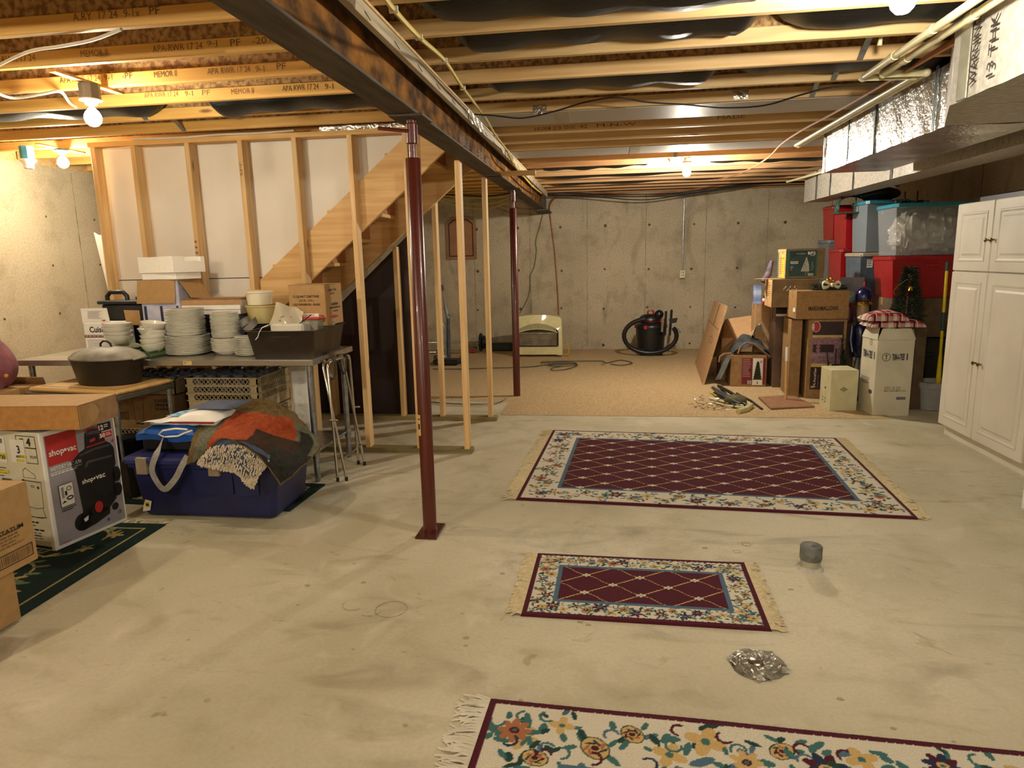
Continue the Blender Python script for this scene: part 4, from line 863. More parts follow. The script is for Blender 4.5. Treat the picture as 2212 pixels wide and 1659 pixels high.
# ================= SMALL TABLE + ROASTER =================
t = thing('folding_table', 'small metal-framed folding table with a wooden board top', 'table', (-3.42, 4.11, 0), math.radians(-9))
g = G(); g.bbox(-.385, .385, -.25, .25, .655, .688, .004); g.build('frame', mat('frame grey', '#55524c', '#6a665e', rough=.45, metal=.5), t, True)
for sx in (-1, 1):
    for sy in (-1, 1):
        g = G(); g.tube([(.355*sx, .22*sy, .655), (.355*sx, .22*sy, .50)], .016, 10); g.tube([(.355*sx, .22*sy, .50), (.365*sx, .225*sy, 0)], .011, 10); g.build('leg', galv, t, True)
        g = G()
        for dx in (-.03, .03): g.ball((.36*sx+dx-.03*sx, -.252, .672), .006, 5)
        g.ball((.387, .22*sy, .672), .006, 5); g.build('rivets', chrome, t, True)['kind'] = 'stuff'
t = thing('cutting_board', 'thick wooden board with rounded edges under the black roaster', 'board', (-3.42, 4.12, .69), math.radians(-9))
g = G(); g.bbox(-.375, .38, -.235, .245, 0, .03, .012); g.build('board', mat('board maple', '#c39a5e', '#d3ac70', rough=.5, scale=5, stretch=(1, 10, 1)), t, True)
g = G(); k = .305
for a, b_ in (((-.32, -.18), (.32, -.18)), ((.32, -.18), (.32, .19)), ((-.32, .19), (.32, .19)), ((-.32, -.18), (-.32, .19))):
    g.box(min(a[0], b_[0])-.003, max(a[0], b_[0])+.003, min(a[1], b_[1])-.003, max(a[1], b_[1])+.003, .030, .0308)
g.build('juice_groove', mat('groove', '#5e4020', '#6a4a28'), t, True)['kind'] = 'stuff'
t = thing('roaster', 'black oval roaster with a dusty grey domed lid', 'pot', (-3.36, 4.13, .721), math.radians(-7))
E_ = .66
g = G(); g.lathe([(.0, 0), (.215, 0), (.225, .012), (.262, .165), (.268, .17), (.262, .172), (.25, .165), (.21, .01)], (0, 0, 0), 40, 1, E_); g.build('body', mat('enamel black', '#15130f', '#1f1c17', rough=.5), t, True)
g = G(); g.lathe([(.272, .172), (.274, .18), (.262, .19), (.23, .212), (.16, .235), (.08, .246), (0, .249)], (0, 0, 0), 40, 1, E_); g.build('lid', mat('lid dusty', '#6e685c', '#9a9384', rough=.6, scale=8), t, True)
g = G(); g.tube([(-.045, 0, .243), (-.04, 0, .268), (-.015, 0, .285), (.015, 0, .284), (.04, 0, .268), (.048, 0, .243)], .007, 8); g.build('lid_handle', plastBlk, t, True)
g = G(); g.tube([(.262, -.05, .17), (.295, -.03, .178), (.30, 0, .18), (.295, .03, .178), (.262, .05, .17)], .006, 8); g.build('handle', mat('lid dusty', '#6e685c'), t, True)
g = G(); g.tube([(-.262, -.05, .17), (-.29, -.03, .176), (-.295, 0, .178), (-.29, .03, .176), (-.262, .05, .17)], .006, 8); g.build('handle', mat('lid dusty', '#6e685c'), t, True)
# pans under the small table
t = carton('storage_box', 'low dark storage box under the small table', (-3.2, 3.98, .011), -.1, .3, .3, .24, mat('dark box', '#1c1b1a', '#262422'), cat='box')
for i in range(5):
    t = thing('black_pan', 'black round pan, %s of the stack under the small table' % ORD[4-i] if i < 4 else 'black round pan at the top of the stack under the small table', 'pan', (-3.15, 3.97, .256+.022*i), group='black pans under the small table')
    if i < 4: t['label'] = 'black round pan, %s from the top of the stack under the table' % ORD[4-i]
    g = G(); g.lathe([(0, 0), (.10, 0), (.118, .034), (.124, .036), (.116, .034), (.098, .004), (0, .004)], (0, 0, 0), 26); g.build('pan', plastBlk, t, True)
# ================= PREP TABLE =================
TZ = .862
t = thing('steel_table', 'long stainless steel work table loaded with dishes and boxes', 'table', (-3.0, 4.56, 0))
g = G(); g.bbox(-4.15, -1.93, 4.21, 4.93, .822, TZ, .003); g.build('tabletop', stainless, t)
for x in (-4.08, -1.985):
    for y in (4.27, 4.86):
        g = G(); g.lathe([(.016, 0), (.02, .03), (.0205, .05), (.0205, .822)], (x, y, 0), 18); g.build('leg', galv, t)
        g = G(); g.lathe([(.025, .17), (.025, .23)], (x, y, 0), 18); g.build('collar', galv, t)
g = G(); g.bbox(-4.08, -1.985, 4.27, 4.86, .195, .213, .003); g.build('undershelf', galv, t)
g = G(); f = Face(g, (-2.86, 4.2095, .825), (1, 0, 0), (0, 0, 1)); f.rect(mat('paper tan', '#c8ad72', '#d2b87e'), 0, .004, .065, .031); f.lines(inkB, .005, .012, .03, .024, 2, .5, 1); g.build('sticker', None, t)
# ---- plates ----
def plate_proto(R_, m=china, foot=.6, h=.017, rim=.25, name='plate'):
    g = G(); g.lathe([(0, 0), (R_*foot, 0), (R_*foot+.004, .003), (R_, h), (R_+.0015, h+.002), (R_-.002, h+.0035), (R_*foot, .006), (0, .005)], (0, 0, 0), 30)
    me = g.build('proto', m); bpy.data.objects.remove(me, do_unlink=True) if False else None
    return me
def stack(proto, n, x, y, z0, step, lab, grp, cat, name, jit=.002, tilt=0, sd=1):
    r = random.Random(sd); o0 = proto
    for i in range(n):
        o = proto if i == 0 else proto.copy()
        if i: COL.objects.link(o)
        o.name = name if i == 0 else name; o.location = (x+r.uniform(-jit, jit), y+r.uniform(-jit, jit), z0+step*i); o.rotation_euler = (tilt*r.uniform(-1, 1), tilt*r.uniform(-1, 1), r.uniform(0, 6))
        k = n-1-i; tag(o, lab % ('topmost' if k == 0 else 'lowest' if i == 0 else (ORD[k] if k < len(ORD) else str(k))+' from the top'), cat, grp)
PA = at(404, 757, Z=TZ); PB = at(490, 757, Z=TZ); PC = at(545, 757, Z=TZ)
ax, ay = -3.0, 4.50
stack(plate_proto(.152, foot=.62), 12, ax, ay, TZ+.001, .0112, 'wide white dinner plate, %s of the wide lower stack', 'wide white plates in the tall stack', 'plate', 'dinner_plate')
stack(plate_proto(.132, foot=.62), 17, ax-.005, ay, TZ+.001+12*.0112+.002, .0108, 'white plate, %s of the narrower stack on the wide plates', 'medium white plates on the tall stack', 'plate', 'dinner_plate', .003, 0, 3)
bx, by = -2.69, 4.50
stack(plate_proto(.115, foot=.5, h=.035), 8, bx, by, TZ+.001, .0118, 'white soup plate, %s under the middle stack of small plates', 'white soup plates', 'plate', 'soup_plate', .002, 0, 5)
stack(plate_proto(.098, foot=.6, h=.014), 19, bx-.01, by, TZ+.001+8*.0118+.024, .0092, 'small white plate, %s of the middle stack', 'small white plates in the middle stack', 'plate', 'side_plate', .0035, 0, 6)
cx_, cy_ = -2.50, 4.44
stack(plate_proto(.095, foot=.6, h=.014), 11, cx_, cy_, TZ+.001, .0118, 'small white plate, %s of the short stack beside the black tub', 'small white plates beside the tub', 'plate', 'side_plate', .002, 0, 7)
def bowl_proto(R_, h, m=china):
    g = G(); g.lathe([(0, .004), (R_*.42, 0), (R_*.48, .002), (R_*.82, h*.45), (R_, h), (R_-.003, h+.001), (R_*.78, h*.48), (R_*.45, .008), (0, .008)], (0, 0, 0), 28); return g.build('proto', m)
olive = mat('olive glaze', '#5d6238', '#7d8050', rough=.25, scale=6); gglaze = mat('green glaze', '#7f9a72', '#94ad86', rough=.25, scale=5)
def scallop(R_, m):
    g = G(); n = 64; prof = [(.02, .0), (.6, .0), (.85, .008), (1, .016), (.99, .019), (.84, .011), (.6, .005), (.02, .004)]; V = []
    for q, z in prof:
        for k in range(n): a = 2*PI*k/n; w = 1+(.035*math.sin(8*a) if q > .7 else 0); V.append((R_*q*w*math.cos(a)*1.15, R_*q*w*math.sin(a)*.9, z+(.003*math.sin(8*a) if q > .7 else 0)))
    g.add(V, [(i*n+k, i*n+(k+1) % n, (i+1)*n+(k+1) % n, (i+1)*n+k) for i in range(len(prof)-1) for k in range(n)], True); return g.build('proto', m)
stack(scallop(.145, olive), 4, -3.46, 4.45, TZ+.001, .0165, 'olive green scalloped plate, %s of the pile under the white bowls', 'olive scalloped plates', 'plate', 'scalloped_plate', .004, 0, 8)
stack(bowl_proto(.098, .062), 4, -3.50, 4.44, TZ+.086, .030, 'white bowl, %s of the leftmost front bowls', 'white bowls at the left front', 'bowl', 'bowl', .004, .05, 9)
stack(bowl_proto(.092, .058), 5, -3.34, 4.60, TZ+.02, .030, 'white bowl, %s of the bowls behind the leftmost ones', 'white bowls at the left back', 'bowl', 'bowl', .004, .07, 10)
def sqdish(s_, m):
    g = G(); pr = [(s_*.75, 0), (s_, .03), (s_-.005, .03), (s_*.73, .005)]; V = []
    for q, z in pr: V += [(-q, -q*.8, z), (q, -q*.8, z), (q, q*.8, z), (-q, q*.8, z)]
    g.add(V, [(0, 3, 2, 1)]+[(i*4+k, i*4+(k+1) % 4, (i+1)*4+(k+1) % 4, (i+1)*4+k) for i in range(3) for k in range(4)]+[(12, 13, 14, 15)]); return g.build('proto', m)
stack(sqdish(.12, gglaze), 2, -3.255, 4.40, TZ+.001, .018, 'pale green square dish, %s of two beside the tall plates', 'green square dishes', 'dish', 'square_dish', .003, 0, 11)
stack(bowl_proto(.086, .064), 6, -3.205, 4.41, TZ+.03, .030, 'white bowl, %s of the bowls between the green dishes and plates', 'white bowls beside the tall plates', 'bowl', 'bowl', .006, .12, 12)
stack(bowl_proto(.06, .04), 4, -2.86, 4.69, TZ+.001, .028, 'little white cup bowl, %s of the pile between the plate stacks', 'little white bowls', 'bowl', 'bowl', .003, .04, 13)
# ---- things behind the plates ----
t = thing('carton', 'white mixer carton with a red stripe at the left end of the steel table', 'box', (-3.76, 4.67, TZ), math.radians(2))
g = G(); g.bbox(-.12, .14, -.1, .1, 0, .225, .002); g.build('body', white, t, True)
g = G(); g.plate([(-.12, -.1, .226), (.1, -.1, .226), (.075, -.085, .335), (-.135, -.085, .335)], .003); g.build('flap', white, t, True)
g = G(); f = Face(g, (-.12, -.1, 0), (1, 0, 0), (0, 0, 1)); f.text(Pblk, 'Cuisinart', .045, .155, .20, .045, .025); f.rect(mat('print maroon', '#5c1a20', '#682028'), .002, .118, .258, .137); f.lines(Pwht, .01, .123, .25, .132, 1, .6, 1); f.lines(Pgrey, .02, .02, .13, .1, 6, .35); f.rect(Pblk, .17, .085, .24, .092); f.poly(Pwht, [(.18, .03), (.23, .03), (.235, .08), (.175, .08)])
g2 = Face(g, (-.125, -.103, .235), (1, 0, 0), (0, .13, 1)); g2.lines(Pgrey, .05, .02, .17, .08, 8, .4, 1); g2.rect(Pred, .165, .006, .19, .014, 1)
g.build('printed_text', None, t, True)
g = G(); g.plate([(.145, .02, .2), (.30, -.04, .2), (.285, -.02, .31), (.12, .04, .31)], .003); g.build('kraft_flap', kraft, t, True)
t = thing('storage_case', 'black plastic case with an arched handle behind the white mixer carton', 'case', (-3.68, 4.855, TZ))
g = G(); g.bbox(-.22, .22, -.055, .055, 0, .35, .012); g.build('body', plastBlk, t, True)
g = G(); g.bbox(-.245, .27, -.07, .07, .35, .378, .008); g.build('lid', plastBlk, t, True)
g = G(); g.tube([(-.2, 0, .378), (-.2, 0, .41), (-.17, 0, .44), (-.06, 0, .44), (-.03, 0, .41), (-.03, 0, .378)], .017, 10); g.build('handle', plastBlk, t, True)
g = G(); g.bbox(.06, .2, -.03, .03, .378, .405, .004); g.build('latch', plastBlk, t, True)
lav = mat('lavender plastic', '#a7a7bd', '#bcbccd', rough=.3)
t = thing('carton', 'tall white carton with kraft flaps folded out under the foam trays', 'box', (-3.28, 4.78, TZ))
g = G(); g.bbox(-.17, .14, -.12, .13, 0, .53, .003); g.build('body', lav, t, True)
g = G(); g.plate([(-.195, -.135, .36), (.115, -.135, .36), (.125, -.124, .53), (-.18, -.124, .53)], .003); g.build('flap', kraft, t, True)
g = G(); g.plate([(.24, -.12, .40), (.26, .10, .38), (.16, .12, .53), (.145, -.11, .53)], -.003); g.build('flap', kraft, t, True)
g = G()
for x in (-.14, -.01, .12): g.box(x-.008, x+.008, -.128, -.12, .05, .34)
g.build('ribs', mat('navy trim', '#1d2440', '#262e4e'), t, True)['kind'] = 'stuff'
FZ = TZ+.533
t = thing('foam_tray', 'lower white foam tray under the notched one', 'foam packaging', (-3.26, 4.78, FZ), math.radians(-14))
g = G(); g.bbox(-.17, .17, -.12, .12, 0, .05, .004); g.build('slab', foam, t, True)
t = thing('foam_tray', 'upper white foam tray with a notched rim, topmost on the boxes', 'foam packaging', (-3.25, 4.78, FZ+.051), math.radians(-17))
g = G(); g.box(-.185, .185, -.14, .14, 0, .03); g.box(-.185, .185, -.14, -.105, .03, .115); g.box(-.185, -.15, -.105, .14, .03, .115); g.box(-.15, .185, .105, .14, .03, .115); g.box(.15, .185, -.105, -.04, .03, .115); g.box(.15, .185, -.04, .105, .03, .08); g.build('tray', foam, t, True)
t = thing('foam_block', 'small white foam block standing in the notched tray', 'foam packaging', (-3.28, 4.82, FZ+.0812), math.radians(-10))
g = G(); g.bbox(-.075, .075, -.04, .04, 0, .09, .004); g.build('block', foam, t, True)
navy = mat('navy board', '#1c2145', '#252b55', rough=.5)
carton('carton', 'dark blue box half hidden behind the plate stacks', (-2.93, 4.80, TZ), 0, .37, .2, .265, navy, tape=False)
t = carton('carton', 'flat white box with a kraft lid lying on the dark blue box', (-2.93, 4.80, TZ+.27), math.radians(2), .48, .22, .105, white, tape=False)
g = G(); g.box(-.242, .242, -.112, -.1105, .07, .118); g.box(-.242, .242, -.112, .112, .108, .118); g.build('kraft_lid', kraftO, t, True)
g = G(); g.box(-.24, .24, -.1112, -.1105, .033, .036); g.build('seam', ink, t, True)
t = thing('appliance', 'black appliance supporting the round plastic tubs', 'appliance', (-2.53, 4.76, TZ))
g = G(); g.bbox(-.13, .13, -.1, .1, 0, .20, .02); g.build('body', plastBlk, t, True)
g = G(); g.bbox(-.08, .06, -.104, -.1, .05, .13, .001); g.build('panel', mat('dark panel', '#2c2b2e'), t, True)
clear = None
def clearmat(name, c, a=.35, rough=.15):
    m, nt, ln, b = newmat(name); b.inputs['Base Color'].default_value = lin(c); setp(b, rough=rough, alpha=a); MATS[name] = m; return m
clr = clearmat('clear plastic', '#cfd0c8', .38); clrY = clearmat('yellowish plastic', '#d9c98c', .75)
t = thing('plastic_tub', 'round translucent tub holding yellow lids beside the carton', 'container', (-2.53, 4.76, TZ+.202))
g = G(); g.lathe([(0, 0), (.105, 0), (.13, .12), (.136, .122), (.136, .132), (.127, .13), (.1, .004), (0, .004)], (0, 0, 0), 30); g.build('tub', clrY, t, True)
t = thing('lid', 'yellow lid inside the round translucent tub', 'lid', (-2.54, 4.76, TZ+.275)); g = G(); g.lathe([(0, 0), (.108, 0), (.11, .02), (0, .022)], (0, 0, 0), 26); g.build('disc', mat('yellow lid', '#d3a928', '#dcb436', rough=.4), t, True)
t = thing('lid', 'orange-pink lid in the bottom of the round tub', 'lid', (-2.53, 4.76, TZ+.212)); g = G(); g.lathe([(0, 0), (.1, 0), (.103, .03), (0, .032)], (0, 0, 0), 26); g.build('disc', mat('peach lid', '#cf8a5c', '#d89568', rough=.4), t, True)
t = thing('plastic_tub', 'cream round tub with a peach lid on top of the translucent tub', 'container', (-2.56, 4.76, TZ+.336))
g = G(); g.lathe([(0, 0), (.085, 0), (.095, .085), (.1, .087), (.1, .1), (.093, .102), (0, .102)], (0, 0, 0), 28); g.build('tub', mat('cream tub', '#dcd5b8', '#e3ddc4', rough=.4), t, True)
g = G(); g.lathe([(0, .1022), (.08, .1022), (.082, .107), (0, .108)], (0, 0, 0), 28); g.build('lid_inset', mat('peach lid2', '#d9b98a', '#e0c296', rough=.4), t, True)
for i, (x, y, rx) in enumerate(((-2.60, 4.60, .9), (-2.51, 4.55, 1.2))):
    t = thing('plastic_bowl', ['grey translucent bowl tipped up left of the tub', 'grey translucent bowl tipped on the tub edge'][i], 'bowl', (x, y, TZ+.185), rot=(rx-.9, -.7, 0))
    g = G(); g.lathe([(0, 0), (.045, 0), (.066, .045), (.068, .046), (.062, .044), (.042, .004), (0, .004)], (0, 0, 0), 24); g.build('bowl', clearmat('smoky plastic%d' % i, '#a8a49c', .7), t, True)
# bus tub
def openbox(g, w, d, h, tap=.9, k=.005, rim=.015, z0=0):
    wb_, db = w*tap, d*tap
    def ring(ww, dd, z): return [(-ww/2, -dd/2, z), (ww/2, -dd/2, z), (ww/2, dd/2, z), (-ww/2, dd/2, z)]
    V = ring(wb_, db, z0)+ring(w, d, z0+h)+ring(w+rim*2, d+rim*2, z0+h)+ring(w+rim*2, d+rim*2, z0+h+.004)+ring(w-2*k, d-2*k, z0+h+.004)+ring(wb_-2*k, db-2*k, z0+k)
    Fs = [(3, 2, 1, 0), (20, 21, 22, 23)]+[(a*4+i, a*4+(i+1) % 4, (a+1)*4+(i+1) % 4, (a+1)*4+i) for a in range(5) for i in range(4)]
    return g.add(V, Fs)
tubM = mat('bus tub', '#241b14', '#2e241b', rough=.35)
t = thing('bus_tub', 'dark brown plastic bus tub full of containers on the steel table end', 'tub', (-2.17, 4.53, TZ+.001), math.radians(2))
g = G(); openbox(g, .47, .56, .185, .88); g.build('tub', tubM, t, True)
for s_ in (-1, 1):
    g = G(); g.bbox(-.06, .06, s_*.262-.012, s_*.262+.012, .14, .165, .004); g.build('handle', tubM, t, True)
t = thing('food_container', 'clear container with a red lid in the bus tub', 'container', (-2.10, 4.58, TZ+.12), math.radians(-12))
g = G(); openbox(g, .30, .22, .125, .85, .003, .002); g.build('body', clearmat('clear box', '#b9b4a0', .45), t, True)
g = G(); g.bbox(-.165, .165, -.125, .125, .127, .142, .006); g.build('lid', mat('coral lid', '#c8423a', '#d44e44', rough=.35), t, True)
g = G(); r = random.Random(4)
for i in range(40): g.ball((r.uniform(-.11, .11), r.uniform(-.08, .08), r.uniform(.01, .09)), r.uniform(.012, .02), 4)
g.build('contents', mat('herbs', '#4e5a34', '#a7a284', scale=30), t, True)['kind'] = 'stuff'
t = thing('food_container', 'whitish container of packets in front of the red-lidded one', 'container', (-2.16, 4.40, TZ+.11), math.radians(4))
g = G(); g.bbox(-.11, .12, -.08, .08, 0, .12, .012); g.build('body', mat('milky', '#c9c4b2', '#ded9c8', rough=.35, scale=18, lo=.3, hi=.7), t, True)
t = thing('plastic_bag', 'clear zip bag printed with leaves standing up in the bus tub', 'bag', (-2.33, 4.42, TZ+.1))
P_ = [at(x, y, Y=4.36+dy) for x, y, dy in ((580, 703, 0), (645, 706, .03), (658, 672, .12), (598, 652, .06))]
g = G(); g.grid(lambda u, v: tuple((P_[0].lerp(P_[1], u)).lerp(P_[3].lerp(P_[2], u), v)+Vector((0, .015*math.sin(7*u+4*v), .004*math.sin(11*u)))), 12, 12); g.build('film', clearmat('bag film', '#c9bfa6', .8, .2), t)
g = G()
for i in range(7):
    q = P_[0].lerp(P_[2], .35+.05*i)+Vector((0, -.022, .02*math.sin(i))); g.add([q+Vector((-.008, 0, 0)), q+Vector((0, 0, -.005)), q+Vector((.012, 0, .004)), q+Vector((0, 0, .006))], [(0, 1, 2, 3)])
g.build('leaf_print', olive, t)['kind'] = 'stuff'
t = thing('spatula', 'thin dark-tipped spatula leaning in the bus tub', 'utensil', (-2.2, 4.4, 1.0))
a_, b_ = at(640, 705, Y=4.33), at(672, 680, Y=4.40); g = G(); g.tube([a_, b_], .0035, 6); g.build('handle', ink, t)
t = thing('twine', 'white twine hanging over the tub front corner', 'string', (-2.4, 4.3, .95)); g = G(); g.tube([at(x, y, Y=4.23) for x, y in ((580, 702), (566, 708), (560, 718), (557, 728), (552, 734))], .003, 6); g.build('strand', white, t)
t = carton('carton', 'kraft quart-cartons box sitting on the back of the bus tub', (-2.075, 4.66, 1.058), math.radians(0), .27, .30, .285, kraft)
g = G(); f = faces(g, .27, .30, .285); F0 = f['front']
F0.text(ink, '12 QUART CARTONS', .035, .195, .19, .02, .03); F0.text(ink, '(32 FL. OZ.)', .075, .167, .11, .019, .02); F0.text(ink, 'COLD REFRIGERATED - FRAGILE', .03, .143, .20, .015, .03)
F0.frame(ink, .07, .03, .25, .075, .004); F0.rect(Pwht, .10, .02, .215, .088, 1); F0.bars(PdG, .112, .025, .165, .062, 12, 2); F0.lines(PdG, .112, .066, .2, .082, 2, .4, 2)
R_ = f['right']; R_.text(ink, '12 QUART CARTONS', .05, .235, .15, .018, .03); R_.text(ink, '(32 FL. OZ.)', .09, .21, .07, .016, .03); R_.text(ink, 'PASTEURIZED', .10, .135, .12, .018, .04); R_.text(ink, 'HOMOGENIZED MILK, INC.', .06, .11, .2, .016, .04); R_.text(ink, '5.68 KG (D)', .12, .085, .09, .015, .03)
g.build('printed_text', None, t, True)
# ---- under the table ----
rackM = mat('rack beige', '#a08f6c', '#b3a27e', rough=.5)
glassB = mat('glass base', '#3c4552', '#566070', rough=.12, spec=.8)
def lattice(g, o, U, L, z0, z1, n, t_=.004, th=.006):
    o = Vector(o); U = Vector(U); N = Vector((U.y, -U.x, 0)); h = z1-z0; s_ = L/n
    def bar(a, b):
        d = (b-a).normalized(); s2 = d.cross(N)*t_/2; g.prism([a-s2, b-s2, b+s2, a+s2], N*-th)
    for i in range(n):
        a = o+U*(s_*i)+Vector((0, 0, z0)); b = o+U*(s_*(i+1))+Vector((0, 0, z1)); bar(a, b); a2 = o+U*(s_*(i+1))+Vector((0, 0, z0)); b2 = o+U*(s_*i)+Vector((0, 0, z1)); bar(a2, b2)
def rack(label, x0, x1, y0, y1, z0, z1, bands, solid=.07, cup=True, grp=None):
    t = thing('glass_rack', label, 'rack', ((x0+x1)/2, (y0+y1)/2, z0)); k = .008; g = G()
    w_, d_ = x1-x0, y1-y0; zb = z0+solid
    # base solid band with recessed handle
    g.box(x0, x0+k, y0, y1, z0, zb); g.box(x1-k, x1, y0, y1, z0, zb); g.box(x0, x1, y1-k, y1, z0, zb); g.box(x0, x0+w_*.36, y0, y0+k, z0, zb); g.box(x1-w_*.36, x1, y0, y0+k, z0, zb); g.box(x0+w_*.36, x1-w_*.36, y0, y0+k, z0, z0+.02); g.box(x0+w_*.36, x1-w_*.36, y0, y0+k, zb-.012, zb); g.box(x0, x1, y0, y1, z0, z0+.004); g.build('base', rackM, t)
    h = (z1-zb)/bands
    for b in range(bands):
        za = zb+h*b+.001; zc = zb+h*(b+1)-.001; g = G(); r_ = .009; m_ = .055
        for zz in ((za, za+r_*.6), (zc-r_, zc)):
            g.box(x0-.003, x1+.003, y0-.003, y0+k, *zz); g.box(x0-.003, x1+.003, y1-k, y1+.003, *zz); g.box(x0-.003, x0+k, y0, y1, *zz); g.box(x1-k, x1+.003, y0, y1, *zz)
        for xx in ((x0, x0+m_), (x1-m_, x1)):
            g.box(xx[0], xx[1], y0, y0+k, za, zc)
        g.box(x1-k, x1, y0, y0+m_, za, zc); g.box(x1-k, x1, y1-m_, y1, za, zc); g.box(x0, x0+k, y0, y1, za, zc)
        g.build('extender', rackM, t); g = G()
        lattice(g, (x0+m_, y0, 0), (1, 0, 0), w_-2*m_, za+r_*.6, zc-r_, 13); lattice(g, (x1, y0+m_, 0), (0, 1, 0), d_-2*m_, za+r_*.6, zc-r_, 13)
        o = g.build('lattice', rackM, t); o['kind'] = 'stuff'
    if cup:
        n = 5; s_ = (w_-.03)/n; top = z1+.012; pr = None
        for j in range(n):
            for i in range(n):
                x = x0+.015+s_*(i+.5); y = y0+.015+(d_-.03)/n*(j+.5)
                if pr is None:
                    g = G(); g.lathe([(.042, 0), (.036, .12), (.030, .128), (.0, .122)], (0, 0, 0), 18); pr = g.build('proto', glassB); o = pr
                else: o = pr.copy(); COL.objects.link(o)
                o.name = 'drinking_glass'; o.location = (x, y, top-.128)
                tag(o, 'glass in %s, %s row, %s from left' % (grp, ['front', 'second', 'middle', 'fourth', 'back'][j], ['first', 'second', 'third', 'fourth', 'fifth'][i]), 'glass', 'upturned glasses in '+grp)
    return t
rack('beige lattice glass rack stack, upper one under the steel table', -2.96, -2.42, 4.36, 4.84, .47, .715, 3, .075, True, 'the big lattice rack')
rack('lower beige glass rack on the undershelf, behind the towel', -2.96, -2.42, 4.36, 4.84, .214, .468, 3, .07, False)
rack('low beige lattice rack at the bottom behind the table leg', -3.62, -3.08, 4.40, 4.86, .214, .335, 1, .055, False)
t = carton('carton', 'kraft drinking-glass carton with a tumbler drawing under the table', (-3.35, 4.60, .337), 0, .52, .42, .245, kraftD)
g = G(); F0 = faces(g, .52, .42, .245)['front']
F0.text(ink, '9', .03, .145, .03, .045, .05); F0.frame(ink, .03, .06, .15, .115, .004); F0.bars(inkB, .035, .066, .145, .11, 10)
def pl(P, t_=.003):
    for a, b_ in zip(P[:-1], P[1:]):
        d = math.hypot(b_[0]-a[0], b_[1]-a[1]); nx, ny = -(b_[1]-a[1])/d*t_/2, (b_[0]-a[0])/d*t_/2
        F0.poly(ink, [(a[0]-nx, a[1]-ny), (b_[0]-nx, b_[1]-ny), (b_[0]+nx, b_[1]+ny), (a[0]+nx, a[1]+ny)])
pl([(.19, .22), (.205, .03)]); pl([(.28, .22), (.265, .03)]); pl([(.19, .22), (.28, .22)]); pl([(.205, .03), (.265, .03)], .012); pl([(.205, .05), (.235, .035), (.265, .05)])
F0.text(ink, '3 DOZEN', .37, .19, .12, .022, .03); F0.text(ink, 'GRAINES', .37, .16, .12, .022, .03); F0.text(ink, 'DOCENAS', .37, .13, .12, .022, .03)
g.build('printed_text', None, t, True)
rack('beige open rack of upturned cups left of the lattice racks', -3.62, -3.06, 4.38, 4.86, .586, .70, 1, .08, True, 'the left cup rack')
t = thing('dimpled_board', 'white dimpled foam board standing under the table near its right end', 'foam packaging', (-2.32, 4.80, .214))
g = G(); g.box(-2.38, -2.26, 4.80, 4.815, .214, .80); g.build('board', foam, t)
g = G()
for z in np.arange(.27, .8, .085): g.lathe([(.024, 0), (.02, .008), (0, .011)], (-2.32, 4.80, z), 12, ax='y', rot=Matrix.Rotation(PI, 3, 'Z')); 
g.build('dimples', foam, t)['kind'] = 'stuff'
# ---- tray stand ----
t = thing('tray_stand', 'folded chrome tray stand with black straps beside the steel table', 'stand', (-1.84, 4.48, 0))
def uframe(xb, xt, y0, y1):
    g = G(); g.tube([(xb, y0, .012), (xt, y0, .80), (xt, y0+.015, .825), (xt, y0+.04, .832), (xt, y1-.04, .832), (xt, y1-.015, .825), (xt, y1, .80), (xb, y1, .012)], .0095, 10); g.build('frame', chrome, t)
    for y in (y0, y1):
        g = G(); g.lathe([(.011, 0), (.011, .03)], (xb, y, 0), 10); g.build('foot', plastBlk, t)
uframe(-1.845, -1.86, 4.28, 4.68); uframe(-1.79, -1.90, 4.30, 4.66)
g = G(); g.tube([(-1.845, 4.28, .13), (-1.845, 4.68, .13)], .004, 8); g.tube([(-1.80, 4.30, .16), (-1.80, 4.66, .16)], .004, 8); g.build('crossbar', chrome, t)
g = G(); g.tube([(-1.87, 4.27, .44), (-1.81, 4.27, .44)], .007, 8); g.tube([(-1.87, 4.69, .44), (-1.81, 4.69, .44)], .007, 8); g.build('pivot', chrome, t)
for y in (4.38, 4.58):
    g = G(); P = [(-1.915, y, .83), (-1.905, y, .848), (-1.86, y, .85), (-1.843, y, .83), (-1.85, y, .74), (-1.87, y, .70), (-1.89, y, .74)]
    V = [(p[0], p[1]+s_*.02, p[2]) for p in P for s_ in (-1, 1)]; g.add(V, [(2*i, 2*i+1, 2*((i+1) % 7)+1, 2*((i+1) % 7)) for i in range(7)]); g.build('strap', plastBlk, t)
# ---- striped board ----
t = thing('striped_board', 'white board with black rectangles leaning behind the first stud', 'board', (-4.2, 5.3, 0))
p0, p1_ = at(203, 505, Y=5.25), at(238, 645, Y=5.25)
tl = -(p1_.x-p0.x)/(p0.z-p1_.z)
def sb(x, z, y=5.25): return (p0.x+x+(p0.z-z)*(-tl)*1.0, y, z)
g = G(); g.prism([sb(0, .0), sb(.16, .0), sb(.16, 1.76), sb(.03, 1.76), sb(0, 1.78)], (0, .012, 0)); g.build('board', white, t)
g = G(); r = random.Random(5)
for i in range(19):
    z = 1.66-.085*i; hh = r.choice([.045, .045, .02, .035])
    if z > .05: g.add([sb(.055, z, 5.248), sb(.15, z, 5.248), sb(.15, z+hh, 5.248), sb(.055, z+hh, 5.248)], [(0, 1, 2, 3)]); g.add([sb(.07, z-.02, 5.248), sb(.15, z-.02, 5.248), sb(.15, z-.016, 5.248), sb(.07, z-.016, 5.248)], [(0, 1, 2, 3)])
g.build('black_marks', ink, t)['kind'] = 'stuff'
